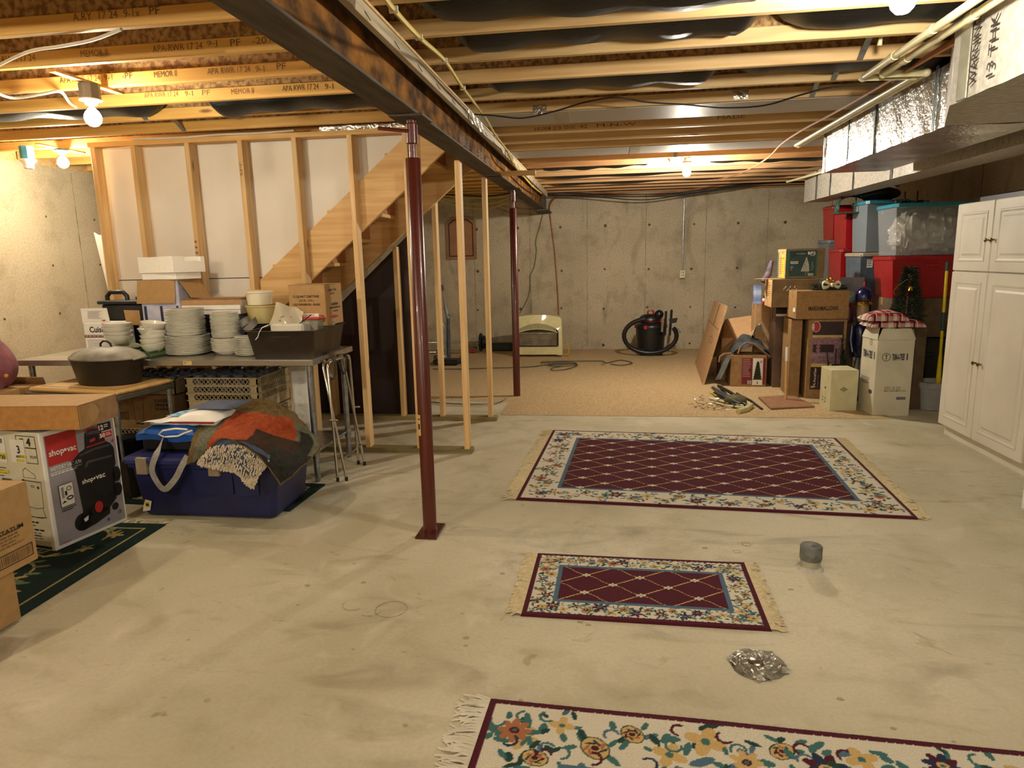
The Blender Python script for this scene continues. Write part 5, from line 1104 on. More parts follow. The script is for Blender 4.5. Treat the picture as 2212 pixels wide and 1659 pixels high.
# ================= TRUNK, COOLER, TOWEL =================
nvy = mat('navy plastic', '#171c48', '#1e2453', rough=.42, scale=7)
t = thing('storage_chest', 'navy blue plastic trunk on the floor under the towel', 'trunk', (-2.37, 3.78, .012), math.radians(0))
g = G(); W1, D1, H1 = .98, .50, .335
def ringp(w, d, z, c=.03, x=0): return [(x-w/2+c, -d/2, z), (x+w/2-c, -d/2, z), (x+w/2, -d/2+c, z), (x+w/2, d/2-c, z), (x+w/2-c, d/2, z), (x-w/2+c, d/2, z), (x-w/2, d/2-c, z), (x-w/2, -d/2+c, z)]
def loft(g, rings, smooth=False):
    n = len(rings[0]); V = [p for r_ in rings for p in r_]; g.add(V, [tuple(range(n-1, -1, -1)), tuple((len(rings)-1)*n+i for i in range(n))]+[(a*n+i, a*n+(i+1) % n, (a+1)*n+(i+1) % n, (a+1)*n+i) for a in range(len(rings)-1) for i in range(n)], smooth)
loft(g, [ringp(.84, .42, 0), ringp(.86, .43, .02), ringp(.93, .47, .30), ringp(.97, .50, .305), ringp(.97, .50, H1)]); g.build('body', nvy, t, True)
g = G(); loft(g, [ringp(1.0, .53, H1), ringp(1.0, .53, H1+.02), ringp(.97, .50, H1+.034), ringp(.93, .47, H1+.034)]); g.build('lid', mat('navy lid', '#1f2659', '#2a3168', rough=.45), t, True)
for x in (-.05, .2):
    g = G(); g.prism([(x, -.235, .30), (x+.25-.09*(x > 0), -.235, .30), (x+.24-.09*(x > 0), -.222, .15), (x+.01, -.222, .13)], (0, -.012, 0)); g.build('moulded_panel', nvy, t, True)
for x in (-.36, .1):
    g = G(); g.bbox(x-.035, x+.035, -.272, -.245, .27, .37, .003); g.build('latch', mat('tan label', '#8c7d66', '#9c8d76'), t, True)
g = G(); F0 = Face(g, (-.4, -.2225, .03), (1, 0, 0), (0, -.06, 1)); F0.poly(Pwht, [(-.02, -.01), (.03, .0), (.05, .06), (.01, .07), (-.01, .03)], 1); F0.rect(Pyel, .0, .02, .035, .055, 2); F0.rect(Pblk, .01, .028, .028, .045, 3); g.build('sticker', None, t, True)
TT = .012+H1+.034
t = thing('cooler_bag', 'black cooler bag with a bright blue top and grey strap on the trunk', 'bag', (-2.60, 3.82, TT))
g = G(); g.bbox(-.22, .26, -.17, .17, 0, .115, .02); g.build('body', mat('black nylon', '#0f0f12', '#18181c', rough=.6), t, True)
g = G(); g.grid(lambda u, v: (-.235+.51*u, -.185+.37*v, .112+.055*math.sin(PI*u)**.35*math.sin(PI*v)**.4+.006*math.sin(14*u+5*v)), 24, 14)
g.grid(lambda u, v: (-.235+.51*u, -.187-.003*math.sin(20*u), .075+.04*v+.008*math.sin(9*u)*(1-v)), 24, 3); g.build('blue_cover', mat('blue nylon', '#1c4f9e', '#2f6cc0', rough=.4, scale=6, stretch=(1, 6, 1)), t, True)
strapG = mat('grey webbing', '#8d8a84', '#a09c95', rough=.8, scale=80)
def ribbon(name, pts, w, m, par, thick=.002, axis=(0, 0, 0)):
    g = G(); V = []; P = [Vector(p) for p in pts]; out = []
    for i in range(len(P)-1):
        a, b, c, d = P[max(i-1, 0)], P[i], P[i+1], P[min(i+2, len(P)-1)]
        for k in range(5):
            u = k/5; out.append(.5*((2*b)+(c-a)*u+(2*a-5*b+4*c-d)*u*u+(3*b-a-3*c+d)*u**3))
    out.append(P[-1])
    for i, p in enumerate(out):
        tn = (out[min(i+1, len(out)-1)]-out[max(i-1, 0)]).normalized(); s_ = tn.cross(Vector((0, 1, 0))); s_ = s_.normalized() if s_.length > .1 else Vector((1, 0, 0))
        V += [p-s_*w/2, p+s_*w/2, p+s_*w/2+Vector((0, thick, 0)), p-s_*w/2+Vector((0, thick, 0))]
    n = len(out); g.add(V, [(a*4+i, a*4+(i+1) % 4, (a+1)*4+(i+1) % 4, (a+1)*4+i) for a in range(n-1) for i in range(4)]); return g.build(name, m, par)
ribbon('strap', [at(x, y, Y=yy) for x, y, yy in ((352, 945, 3.62), (340, 975, 3.50), (328, 1010, 3.485), (335, 1035, 3.485), (355, 1057, 3.487), (378, 1035, 3.487), (392, 1008, 3.485), (405, 985, 3.5))], .036, strapG, t)
t = thing('paper_bag', 'crumpled white bag with blue print on the cooler bag', 'bag', (-2.68, 3.8, TT+.16))
g = G(); g.grid(lambda u, v: (-2.83+.40*u+.10*v, 3.66+.34*v, TT+.168+.045*math.sin(PI*min(1, u*1.1))**.6*(.4+.6*v)+.006*math.sin(13*u+9*v)), 20, 16); g.box(-2.78, -2.4, 3.7, 3.96, TT+.16, TT+.168); g.build('bag', white, t)
g = G(); g.grid(lambda u, v: (-2.70+.14*u+.05*v, 3.74+.12*v, TT+.172+.045*math.sin(PI*min(1, (.33+.35*u)*1.1))**.6*(.4+.6*(.25+.35*v))+.008), 8, 8); g.build('blue_print', mat('sky print', '#4d93bf', '#8fc0dc', scale=30, lo=.45, hi=.5), t)
t = thing('folded_cloth', 'folded white towel with a red hem and looped cord on the cooler bag', 'towel', (-2.5, 3.78, TT+.17))
g = G(); g.grid(lambda u, v: (-2.60+.28*u, 3.66+.28*v, TT+.19+.05*math.sin(PI*u)**.4*math.sin(PI*v)**.3), 14, 12); g.box(-2.58, -2.34, 3.68, 3.92, TT+.165, TT+.195); g.build('towel', white, t)
g = G(); g.tube([(-2.60, 3.655, TT+.185), (-2.5, 3.65, TT+.188), (-2.33, 3.655, TT+.187)], .006, 6); g.build('red_hem', redP, t)
g = G(); g.tube([at(x, y, Y=3.62) for x, y in ((405, 928), (380, 926), (352, 930), (343, 938), (355, 944), (385, 942), (400, 935), (415, 930))], .006, 8); g.build('cord_loop', white, t)
t = thing('folder', 'slate blue folded cloth lying on the white towel', 'cloth', (-2.44, 3.86, TT+.245))
g = G(); g.grid(lambda u, v: (-2.56+.27*u+.06*v, 3.76+.18*v, TT+.246+.012*math.sin(PI*u)**.3*math.sin(PI*v)**.3+.02*v), 12, 8); g.box(-2.52, -2.33, 3.79, 3.9, TT+.24, TT+.247); g.build('cloth', mat('slate', '#39435a', '#465069', rough=.7), t)
# towel / bath mat
def ctrl_surface(rows, nu, nv, amp=.004, seed=0):
    R = [[at(px, py, Y=y) for px, py, y in r_] for r_ in rows]
    def cr(P, t_):
        n = len(P)-1; t_ = min(max(t_*n, 0), n-1e-6); i = int(t_); u = t_-i; a, b, c, d = P[max(i-1, 0)], P[i], P[i+1], P[min(i+2, n)]
        return .5*((2*b)+(c-a)*u+(2*a-5*b+4*c-d)*u*u+(3*b-a-3*c+d)*u**3)
    V = []
    for j in range(nv+1):
        for i in range(nu+1):
            p = cr([cr(r_, i/nu) for r_ in R], j/nv); w = amp*math.sin(i*.55+seed)*math.sin(j*.4+seed*2+i*.15); V.append(p+Vector((0, -w, w*.7)))
    return V
rows = [[(522, 868, 4.10), (545, 863, 4.10), (572, 864, 4.10), (602, 874, 4.10), (640, 896, 4.08)],
        [(462, 892, 3.90), (505, 890, 3.90), (560, 892, 3.92), (612, 905, 3.95), (668, 930, 3.98)],
        [(425, 930, 3.66), (470, 925, 3.66), (540, 925, 3.70), (605, 945, 3.78), (692, 966, 3.88)],
        [(411, 970, 3.50), (450, 952, 3.50), (520, 945, 3.52), (585, 985, 3.52), (655, 1008, 3.62)],
        [(404, 1004, 3.485), (442, 986, 3.485), (482, 948, 3.45), (556, 985, 3.44), (606, 1050, 3.46)]]
nu, nv = 90, 90; V = ctrl_surface(rows, nu, nv, .0045, 2)
OL, OG, DB, SG, CH = hexa('#6d5a36', '#a34a26', '#3b2a1c', '#6b6a58', '#2b2a24')
cols = []
rr = np.random.RandomState(5)
for j in range(nv+1):
    for i in range(nu+1):
        u, v = i/nu, j/nv; c = OL
        if u < .10 and v > .2: c = OL
        if .10 < u < .26: c = SG if (v+u) > .25 else OL
        if .27 < u < .8 and .26 < v: c = OG
        if u > .70 and v < .8 and v > .22: c = OG if u < .84 else SG
        if .55 < u and .50 < v: c = DB
        if .72 < u and .64 < v: c = CH
        if u > .86 and v > .35 and v < .64: c = CH if (u*7 % 1) < .6 else SG
        if (i in (0, 1, nu, nu-1) or j in (0, 1, nv, nv-1)): c = OL*.9
        c = c*(.72+.56*rr.rand()); cols.append(c)
g = G(); g.c = cols; g.add([tuple(p) for p in V], [(j*(nu+1)+i, j*(nu+1)+i+1, (j+1)*(nu+1)+i+1, (j+1)*(nu+1)+i) for j in range(nv) for i in range(nu)], True)
t = thing('bath_towel', 'olive, rust and brown colour-block towel draped over the trunk', 'towel', (-2.3, 3.75, TT)); o = g.build('towel', M_TOW, t)
sm = o.modifiers.new('thick', 'SOLIDIFY'); sm.thickness = .006; sm.offset = -1
t = thing('folded_blanket', 'brown folded blanket bulking up the towel on the trunk', 'blanket', (-2.12, 3.86, TT))
g = G(); g.grid(lambda u, v: (-2.33+.42*u, 3.70+.34*v, TT+.005+.11*math.sin(PI*u)**.6*math.sin(PI*v)**.6), 16, 12); g.build('fold', mat('brown blanket', '#4d3b26', '#5e4a32', rough=.95), t)
rows = [[(470, 948, 3.475), (500, 950, 3.465), (530, 955, 3.455), (560, 968, 3.465), (585, 985, 3.475)],
        [(445, 975, 3.465), (480, 968, 3.455), (520, 968, 3.45), (548, 990, 3.45), (578, 1000, 3.465)],
        [(430, 995, 3.46), (470, 1000, 3.45), (505, 1005, 3.445), (540, 1030, 3.44), (562, 1022, 3.455)],
        [(436, 1003, 3.458), (478, 1012, 3.45), (512, 1020, 3.445), (535, 1045, 3.44), (548, 1052, 3.45)]]
V = ctrl_surface(rows, 34, 22, .003, 1)
t = thing('bath_mat', 'cream shaggy bath mat with blue backing hanging over the trunk', 'mat', (-2.45, 3.46, .3))
g = G(); g.add([tuple(p) for p in V], [(j*35+i, j*35+i+1, (j+1)*35+i+1, (j+1)*35+i) for j in range(22) for i in range(34)], True); g.build('backing', mat('denim', '#39445c', '#4a566e', rough=.8, scale=60), t)
g = G(); r = random.Random(8)
for j in range(5, 23):
    for i in range(35):
        if r.random() < .85:
            p = V[j*35+i]; d = Vector((r.uniform(-.008, .008), -.010, -r.uniform(.008, .016))); g.tube([p+Vector((0, -.001, 0)), p+d*.5, p+d], [.0042, .0048, .003], 5)
g.build('shag', mat('shag cream', '#b9ab93', '#cfc3ad', rough=1, scale=40), t)['kind'] = 'stuff'
# ================= CABINET WALL =================
cabM = mat('cabinet white', '#cfc8b6', '#d8d1c0', rough=.45, scale=3)
t = thing('pantry_cabinet', 'tall cream-white cabinet with four raised-panel doors at the right', 'cabinet', (2.95, 5.28, 0))
g = G(); g.bbox(2.72, 3.22, 4.70, 5.86, .085, 1.83, .004); g.box(2.75, 3.22, 4.72, 5.84, .0, .085); g.build('carcass', cabM, t)
def door(y0, y1, z0, z1, hy, hz):
    g = G(); x = 2.70; b = .075
    g.bbox(x, x+.02, y0, y1, z0, z1, .006); dr = g.build('door', cabM, t)
    g = G()   # moulded frame: bevelled channel then raised panel
    def rg(i, dx): return [(x-dx, y0+i, z0+i), (x-dx, y1-i, z0+i), (x-dx, y1-i, z1-i), (x-dx, y0+i, z1-i)]
    rings = [rg(b-.004, .0002), rg(b, .005), rg(b+.008, .005), rg(b+.020, .0004), rg(b+.04, .0004), rg(b+.055, .007)]
    V = [p for r_ in rings for p in r_]; n = len(rings)
    g.add(V, [(a*4+i, (a+1)*4+i, (a+1)*4+(i+1) % 4, a*4+(i+1) % 4) for a in range(n-1) for i in range(4)]+[tuple((n-1)*4+i for i in (3, 2, 1, 0))]); g.build('raised_panel', cabM, dr)
    g = G(); g.lathe([(.006, 0), (.006, .014), (.013, .018), (.015, .026), (.008, .031), (0, .031)], (x, hy, hz), 14, ax='x', rot=Matrix.Rotation(PI, 3, 'Z')); g.build('knob', mat('knob brass', '#6b5a3a', '#8a7750', rough=.25, metal=.9), dr)
m_ = 5.335
door(m_+.003, 5.855, 1.325, 1.83, m_+.035, 1.55); door(4.705, m_-.003, 1.325, 1.83, m_-.035, 1.55)
door(m_+.003, 5.855, .088, 1.318, m_+.035, .66); door(4.705, m_-.003, .088, 1.318, m_-.035, .66)
t = thing('black_case', 'flat black case lying on top of the tall cabinet', 'case', (2.98, 5.2, 1.832))
g = G(); g.bbox(2.82, 3.2, 4.75, 5.80, 1.832, 1.885, .01); g.build('case', plastBlk, t)
t = thing('refrigerator', 'pale grey appliance side just past the cabinet at the right edge', 'appliance', (3.1, 4.33, 0))
g = G(); g.bbox(2.78, 3.4, 4.06, 4.675, .02, 1.75, .01); g.build('body', mat('pale grey', '#a9b0b4', '#b6bcc0', rough=.4), t)
g = G(); g.box(2.80, 3.35, 4.08, 4.65, 0, .02); g.build('plinth', plastBlk, t)
t = thing('freezer', 'white appliance corner cut off by the right edge', 'appliance', (2.66, 3.7, 0))
g = G(); g.bbox(2.33, 3.0, 3.42, 4.02, .03, 1.5, .015); g.build('body', white, t)
g = G(); g.box(2.36, 2.98, 3.45, 3.99, 0, .03); g.build('plinth', plastBlk, t)
# ================= TOTES =================
def tote(label, x0, y0, w, d, z0, h, m, ml, lid=True, tag_=None, grp='stacked storage totes', tap=.9):
    t = thing('storage_tote', label, 'storage bin', (x0+w/2, y0+d/2, z0), 0, grp)
    g = G(); openbox(g, w-.03, d-.03, h-.03, tap, .004, .008); g.build('tub', m, t, True)
    if lid:
        g = G(); loft(g, [ringp(w, d, h-.04, .03), ringp(w, d, h-.012, .03), ringp(w-.02, d-.02, h-.004, .03), ringp(w-.07, d-.07, h-.004, .03), ringp(w-.08, d-.08, h-.012, .03)]); g.build('lid', ml, t, True)
    g = G(); zz = h*.72; yy = -(d-.03)/2*(tap+(1-tap)*zz/(h-.03)); g.bbox(-.055, .055, yy-.018, yy+.002, zz, zz+.035, .004); g.build('handle', m, t, True)
    if tag_:
        g = G(); f = Face(g, (tag_[0]-w/2, -(d-.03)/2*tap-.006, 0), (1, 0, 0), (0, -.035, 1)); f.rect(Pwht, 0, tag_[1], tag_[2], tag_[1]+tag_[3]); f.lines(PdG, .004, tag_[1]+.006, tag_[2]-.004, tag_[1]+tag_[3]-.006, 4, .4, 1); g.build('label', None, t, True)
    return t
drkbag = mat('dark bag', '#161514', '#24211f', rough=.3, scale=8, bmp=.6)
brn = mat('brown carton', '#57452f', '#65523a', rough=.8)
tote('black tote on the floor behind the white tree carton', 2.72, 7.05, .78, .55, 0, .64, drkbag, drkbag)
carton('carton', 'dull brown carton under the red tote beside the cabinet', (3.12, 7.36, .645), 0, .72, .50, .375, brn)
tote('wide red tote with a strip label beside the yellow pole', 2.73, 7.12, .76, .52, 1.025, .41, redP, redP, tag_=(.16, .16, .045, .17))
tl_ = tote('wide clear tote packed with plastic film under a teal lid', 2.735, 7.14, .75, .50, 1.437, .50, clearmat('clear tote', '#b9bcc0', .22), tealP)
t = thing('plastic_film', 'crumpled clear plastic film packed in the wide clear tote', 'plastic film', (3.1, 7.38, 1.46)); g = G(); r = random.Random(3)
for (cx0, cz, rx, rz_) in ((2.98, 1.66, .17, .19), (3.22, 1.68, .2, .2), (2.9, 1.60, .09, .11), (3.1, 1.56, .3, .09)):
    ph = r.uniform(0, 6)
    def f(u, v, cx0=cx0, cz=cz, rx=rx, rz_=rz_, ph=ph):
        a, b_ = 2*PI*u, PI*v; k = 1+.09*math.sin(5*a+3*b_+ph)+.07*math.sin(9*b_-4*a)+.05*math.sin(17*a+ph)
        return (cx0+rx*k*math.sin(b_)*math.cos(a), 7.38+.17*k*math.sin(b_)*math.sin(a), cz+rz_*k*math.cos(b_))
    g.grid(f, 40, 24)
g.build('film', mat('film', '#a5a08f', '#cfcabb', rough=.18, scale=14, bmp=.8), t)
xl = lambda px, Y: at(px, 500, Y=Y).x
Y2, Y3, Y4 = 7.78, 8.35, 8.92
z_ = lambda py, Y, px=1840: at(px, py, Y=Y).z
g2 = mat('tote slate', '#4a5660', '#58646f', rough=.4)
x2 = xl(1868, Y2)-.0
zz2 = z_(545, Y2, 1885)
tote('slate grey tote with a small picture label, left of the wide red tote', x2-.03, Y2, .46, .5, zz2-.52, .52, g2, mat('beige lid', '#9c8f7a', '#aa9d88', rough=.5), tag_=(.08, .36, .06, .09))
tote('clear grey tote with a teal lid behind the wide clear one', x2, Y2, .44, .48, zz2+.003, z_(432, Y2, 1880)-zz2, clearmat('clear slate', '#7f8a92', .8), tealP)
tote('grey tote at the bottom of the teal-lidded stack', x2-.03, Y2, .46, .5, zz2-1.03, .50, greyP, greyP); tote('low grey tote on the floor under the teal-lidded stack', x2-.03, Y2, .46, .5, 0, max(.1, zz2-1.035), greyP, greyP)
x3 = xl(1822, Y3); z3 = z_(536, Y3)
tote('lower front red tote with a white paper strip', x3-.02, Y3, .44, .48, z3-.48, .48, redP, redP, tag_=(.12, .22, .02, .16))
tote('upper front red tote holding the green shells', x3+.01, Y3, .42, .46, z3+.003, z_(455, Y3)-z3, redP, redP, lid=False)
tote('grey tote hidden under the front red totes', x3-.02, Y3, .44, .48, z3-.97, .485, greyP, greyP); tote('bottom grey tote under the front red totes', x3-.02, Y3, .44, .48, 0, max(.1, z3-.975), greyP, greyP)
x4 = xl(1792, Y4); z4 = z_(517, Y4, 1805)
tote('grey-lidded tote at the left end of the stacks', x4-.01, Y4, .44, .46, z4-.5, .5, mat('tote grey2', '#5c5a5c', '#6a686a', rough=.4), greyP)
tote('small red tote with a white tag at the left end', x4+.02, Y4, .40, .44, z4+.003, z_(443, Y4, 1805)-z4, redP, redP, tag_=(.13, .16, .02, .12))
tote('hidden grey tote under the left end stack', x4-.01, Y4, .44, .46, z4-1.0, .495, greyP, greyP); tote('floor level grey tote under the left end stack', x4-.01, Y4, .44, .46, 0, max(.1, z4-1.005), greyP, greyP)
grn = mat('dark green plastic', '#1f473b', '#2b5a4b', rough=.3)
zt = z_(455, Y3)
t = thing('plastic_shell', 'dark green curved plastic shells standing in the upper front red tote', 'plastic shell', (x3+.2, Y3+.2, zt-.12))
g = G()
sx_, sz_ = at(1848, 458, Y=8.1).x, at(1848, 458, Y=8.1).z
for k_, (dx, dy) in enumerate(((-.03, 0), (.03, .14))):
    g.grid(lambda u, v: (sx_+dx+.17*math.cos(PI*u), 8.06+dy+.10*v+.04*math.sin(PI*u), sz_+(2.13-sz_)*math.sin(PI*u)**.7*(1-.2*v)), 20, 5)
o = g.build('shells', grn, t); sm = o.modifiers.new('t', 'SOLIDIFY'); sm.thickness = .006
g = G(); g.bbox(sx_-.2, sx_+.2, 8.04, 8.34, sz_-.012, sz_, .003); g.tube([(sx_-.02, 8.05, sz_), (sx_-.02, 8.05, 2.12)], .008, 6); g.tube([(sx_+.02, 8.05, sz_), (sx_+.12, 8.05, 2.03)], .006, 6); g.build('rim', grn, t)
t = thing('duffel_bag', 'black bag on top of the teal-lidded stack below the duct', 'bag', (x2+.2, Y2+.3, 2.0)); zc = z_(430, Y2, 1890)
g = G(); g.grid(lambda u, v: (x2+.22+.2*math.cos(2*PI*u)*math.sin(PI*(.05+.9*v)), Y2+.25+.14*math.sin(2*PI*u)*math.sin(PI*(.05+.9*v)), zc+.068-.066*math.cos(PI*v)+.006*math.sin(10*u)), 24, 12); g.build('bag', plastBlk, t)
for i, px in enumerate((1958, 1985)):
    p = at(px, 420, Y=7.45); t = thing('bar_clamp', ['black bar clamp with a silver tip above the teal lid', 'black bar clamp with a round knob above the teal lid'][i], 'clamp', (p.x, 7.45, 1.94))
    g = G(); g.bbox(p.x-.05, p.x+.05, 7.44, 7.47, 1.936, 1.975, .006); g.build('jaw', plastBlk, t)
    g = G(); g.tube([(p.x-.01, 7.455, 1.97), (p.x-.01, 7.455, 2.062)], .008, 8); g.build('bar', plastBlk, t)
    g = G(); g.tube([(p.x-.09, 7.45, 1.965), (p.x+.09, 7.45, 1.965)], .004, 6); g.ball((p.x+.09, 7.45, 1.965), .014, 5); g.ball((p.x-.09, 7.45, 1.965), .012, 5); g.build('screw', steelDk, t)
# bucket and pole
t = thing('mop_bucket', 'light grey rounded bucket on the floor beside the cabinet', 'bucket', (3.06, 6.78, 0))
bkM = mat('bucket grey', '#8e8f8c', '#9b9c98', rough=.45)
g = G(); loft(g, [ringp(.24, .22, .005, .05), ringp(.29, .26, .22, .06)]); g.build('pail', bkM, t, True)
g = G(); loft(g, [ringp(.31, .28, .215, .06), ringp(.325, .295, .27, .06), ringp(.30, .27, .27, .06), ringp(.29, .26, .23, .06)]); g.build('rim', bkM, t, True)
t = thing('yellow_pole', 'yellow pole with dark green bands standing in the grey bucket', 'pole', (3.2, 6.78, .27))
p0, p1_ = at(2026, 832, Y=6.70), at(2047, 566, Y=6.70)
yp = mat('yellow paint', '#c3a800', '#d0b60a', rough=.35); dg = mat('band green', '#16383a', '#1d4244', rough=.4)
g = G(); g.tube([p0, p0.lerp(p1_, .12), p0.lerp(p1_, .26)], [.024, .02, .014], 12); g.tube([p0.lerp(p1_, .26), p0.lerp(p1_, .93)], .013, 12); g.build('shaft', yp, t)
g = G(); g.tube([p0.lerp(p1_, .93), p1_], .014, 12); g.build('grip', dg, t); g = G(); g.tube([p0.lerp(p1_, .45), p0.lerp(p1_, .60)], .0145, 12); g.build('band', dg, t)
# ================= CHRISTMAS CORNER =================
def leaves(g, c, R, n, L, r, dirz=.3, w=.006):
    for i in range(n):
        a = r.uniform(0, 2*PI); b_ = r.uniform(-.9, 1); rr_ = R if not callable(R) else R(b_); p = Vector(c)+Vector((rr_*math.cos(a)*r.uniform(.2, 1), rr_*math.sin(a)*r.uniform(.2, 1), 0))+Vector((0, 0, b_*dirz))
        d = Vector((math.cos(a), math.sin(a), r.uniform(-.2, .6))).normalized()*L*r.uniform(.6, 1.2); s_ = Vector((-d.y, d.x, 0)).normalized()*w
        g.add([p-s_, p+s_, p+d], [(0, 1, 2)]); g.add([p+Vector((0, 0, w)), p-Vector((0, 0, w)), p+d], [(0, 1, 2)])
tg = mat('needle green', '#0f1a0e', '#22331a', rough=.8, scale=40)
carton('carton', 'dark carton holding the little tree behind the white tree carton', (2.80, 6.86, 0), 0, .28, .26, .78, brn)
t = thing('artificial_tree', 'small dark artificial tree with gold bead garland beside the plaid blanket', 'christmas tree', (2.80, 6.86, .785))
g = G(); g.lathe([(.05, .785), (.05, .82), (.01, .825), (.008, 1.3), (0, 1.33)], (2.80, 6.86, 0), 10); g.build('trunk', mat('trunk', '#3a2a1a'), t)
g = G(); r = random.Random(12)
for i in range(9):
    z = .86+.055*i; leaves(g, (2.80, 6.86, z), .15-.014*i, 130, .055, r, .03)
o = g.build('needles', tg, t); o['kind'] = 'stuff'
g = G(); P = [(2.80+(.15-.26*(z-.9)*.45)*math.cos(12*z+2), 6.84+(.15-.26*(z-.9)*.45)*math.sin(12*z+2), z) for z in np.linspace(.9, 1.22, 30)]
for p in P: g.ball(p, .0055, 3)
g.build('bead_garland', mat('gold beads', '#c9a94a', '#e0c46a', rough=.25, metal=.9), t)['kind'] = 'stuff'
t = thing('bell_ornament', 'gold bell ornament on the little tree', 'ornament', (2.76, 6.73, 1.13)); g = G(); g.lathe([(0, .04), (.012, .038), (.018, .01), (.024, 0), (0, .002)], (2.765, 6.735, 1.12), 12); g.build('bell', mat('gold', '#c9a030', '#e0b840', rough=.2, metal=1), t)
t = carton('tree_carton', 'tall battered white carton printed with an up arrow, under the plaid blanket', (2.555, 6.60, 0), math.radians(5), .325, .30, .70, mat('dirty white', '#b9b39a', '#c8c2aa', rough=.75, scale=4), tape=False)
wc = mat('dirty white', '#b9b39a')
for pts in ([(-.165, -.152, .70), (.165, -.152, .70), (.13, -.13, .80), (-.12, -.13, .80)], [(-.165, .15, .70), (-.165, -.152, .70), (-.14, -.12, .81), (-.14, .12, .81)], [(.165, -.15, .70), (.165, .15, .70), (.15, .12, .79), (.15, -.12, .79)]):
    g = G(); g.plate(pts, .004); g.build('flap', wc, t, True)
g = G(); F0 = faces(g, .325, .30, .70)['front']
F0.ring(ink, .085, .545, .038, .005); F0.rect(ink, .082, .52, .088, .56); F0.poly(ink, [(.075, .555), (.095, .555), (.085, .572)]); F0.text(PdG, 'TRIM-A-TREE', .135, .515, .11, .06, .05); F0.text(PdG, 'I', .262, .515, .012, .06, .05)
F0.text(ink, 'GWT:   22  KGS', .09, .262, .14, .011, .01); F0.text(ink, 'N.WT:  20  KGS', .09, .245, .14, .011, .01); F0.text(ink, 'MEAS: ASSORTMENT PACK', .09, .228, .19, .011, .01); F0.rect(Pgrey, .2, .15, .285, .18); F0.bars(PdG, .203, .153, .282, .177, 16, 1)
L_ = faces(g, .325, .30, .70)['left']; L_.text(PdG, 'TRIM-A-TREE', .04, .52, .18, .07, .04); L_.text(PdG, 'I', .25, .52, .015, .07, .04); L_.lines(PdG, .03, .27, .2, .34, 5, .4); L_.rect(PdG, .2, .2, .26, .235); L_.ring(ink, .18, .67, .025, .004, 0, .03) ; L_.rect(ink, .178, .66, .182, .685)
g.build('printed_text', None, t, True)
# plaid blanket
RD, RW, RK = hexa('#9c1c24', '#c9bfae', '#3c1418')
t = thing('plaid_blanket', 'folded red and white plaid blanket on the white tree carton', 'blanket', (2.58, 6.6, .82))
nu, nv = 70, 40; V = []; cols = []
for lay, (x0, x1, y0, y1, zb_, h_) in enumerate(((2.34, 2.80, 6.43, 6.76, .815, .075), (2.32, 2.66, 6.45, 6.76, .87, .085))):
    V = []; cols = []
    for j in range(nv+1):
        for i in range(nu+1):
            u, v = i/nu, j/nv; e = (math.sin(PI*u)**.35)*(math.sin(PI*v)**.3)
            V.append((x0+(x1-x0)*u+.01*math.sin(9*v), y0+(y1-y0)*v+.008*math.sin(12*u), zb_+h_*e+.008*math.sin(8*u+5*v)*e))
            a, b_ = (u*3.2) % 1, (v*2.2+.2) % 1; c = RD
            wa, wb_ = a < .28, b_ < .3; c = RW if wa and wb_ else (RD*.55+RW*.45 if wa or wb_ else RD)
            if abs(a-.5) < .05 or abs(b_-.55) < .05: c = RK
            if abs(a-.64) < .025 or abs(b_-.7) < .025: c = RW
            cols.append(c)
    g = G(); g.c = cols+[RD]*8; g.add(V, [(j*(nu+1)+i, j*(nu+1)+i+1, (j+1)*(nu+1)+i+1, (j+1)*(nu+1)+i) for j in range(nv) for i in range(nu)], True); g.box(x0+.03, x1-.03, y0+.03, y1-.03, zb_-.004, zb_+h_*.5); g.build('fold', M_TOW, t)
# small cream box
t = carton('carton', 'small cream carton with a dark diamond emblem in front of the boxes', (2.195, 6.73, .012), math.radians(3), .245, .27, .385, mat('cream card', '#bdb78e', '#c9c39b', rough=.7), tape=False)
g = G(); F0 = faces(g, .245, .27, .385)['front']; dk = mat('emblem', '#2d2d26')
for q, m_1 in ((1, dk), (.8, mat('cream card', '#bdb78e')), (.62, dk), (.42, mat('cream card', '#bdb78e')), (.22, dk)): F0.poly(m_1, [(.12-.036*q, .205), (.12, .205-.024*q), (.12+.036*q, .205), (.12, .205+.024*q)], 1-q)
F0.lines(dk, .105, .168, .135, .172, 1, .6); L_ = faces(g, .245, .27, .385)['left']; L_.poly(dk, [(.12, .2), (.14, .215), (.16, .2), (.14, .185)])
for u_, v_ in ((.08, .1), (.15, .1), (.08, .07), (.15, .065)): L_.disc(dk, u_, v_, .008)
g.build('printed_emblem', None, t, True)
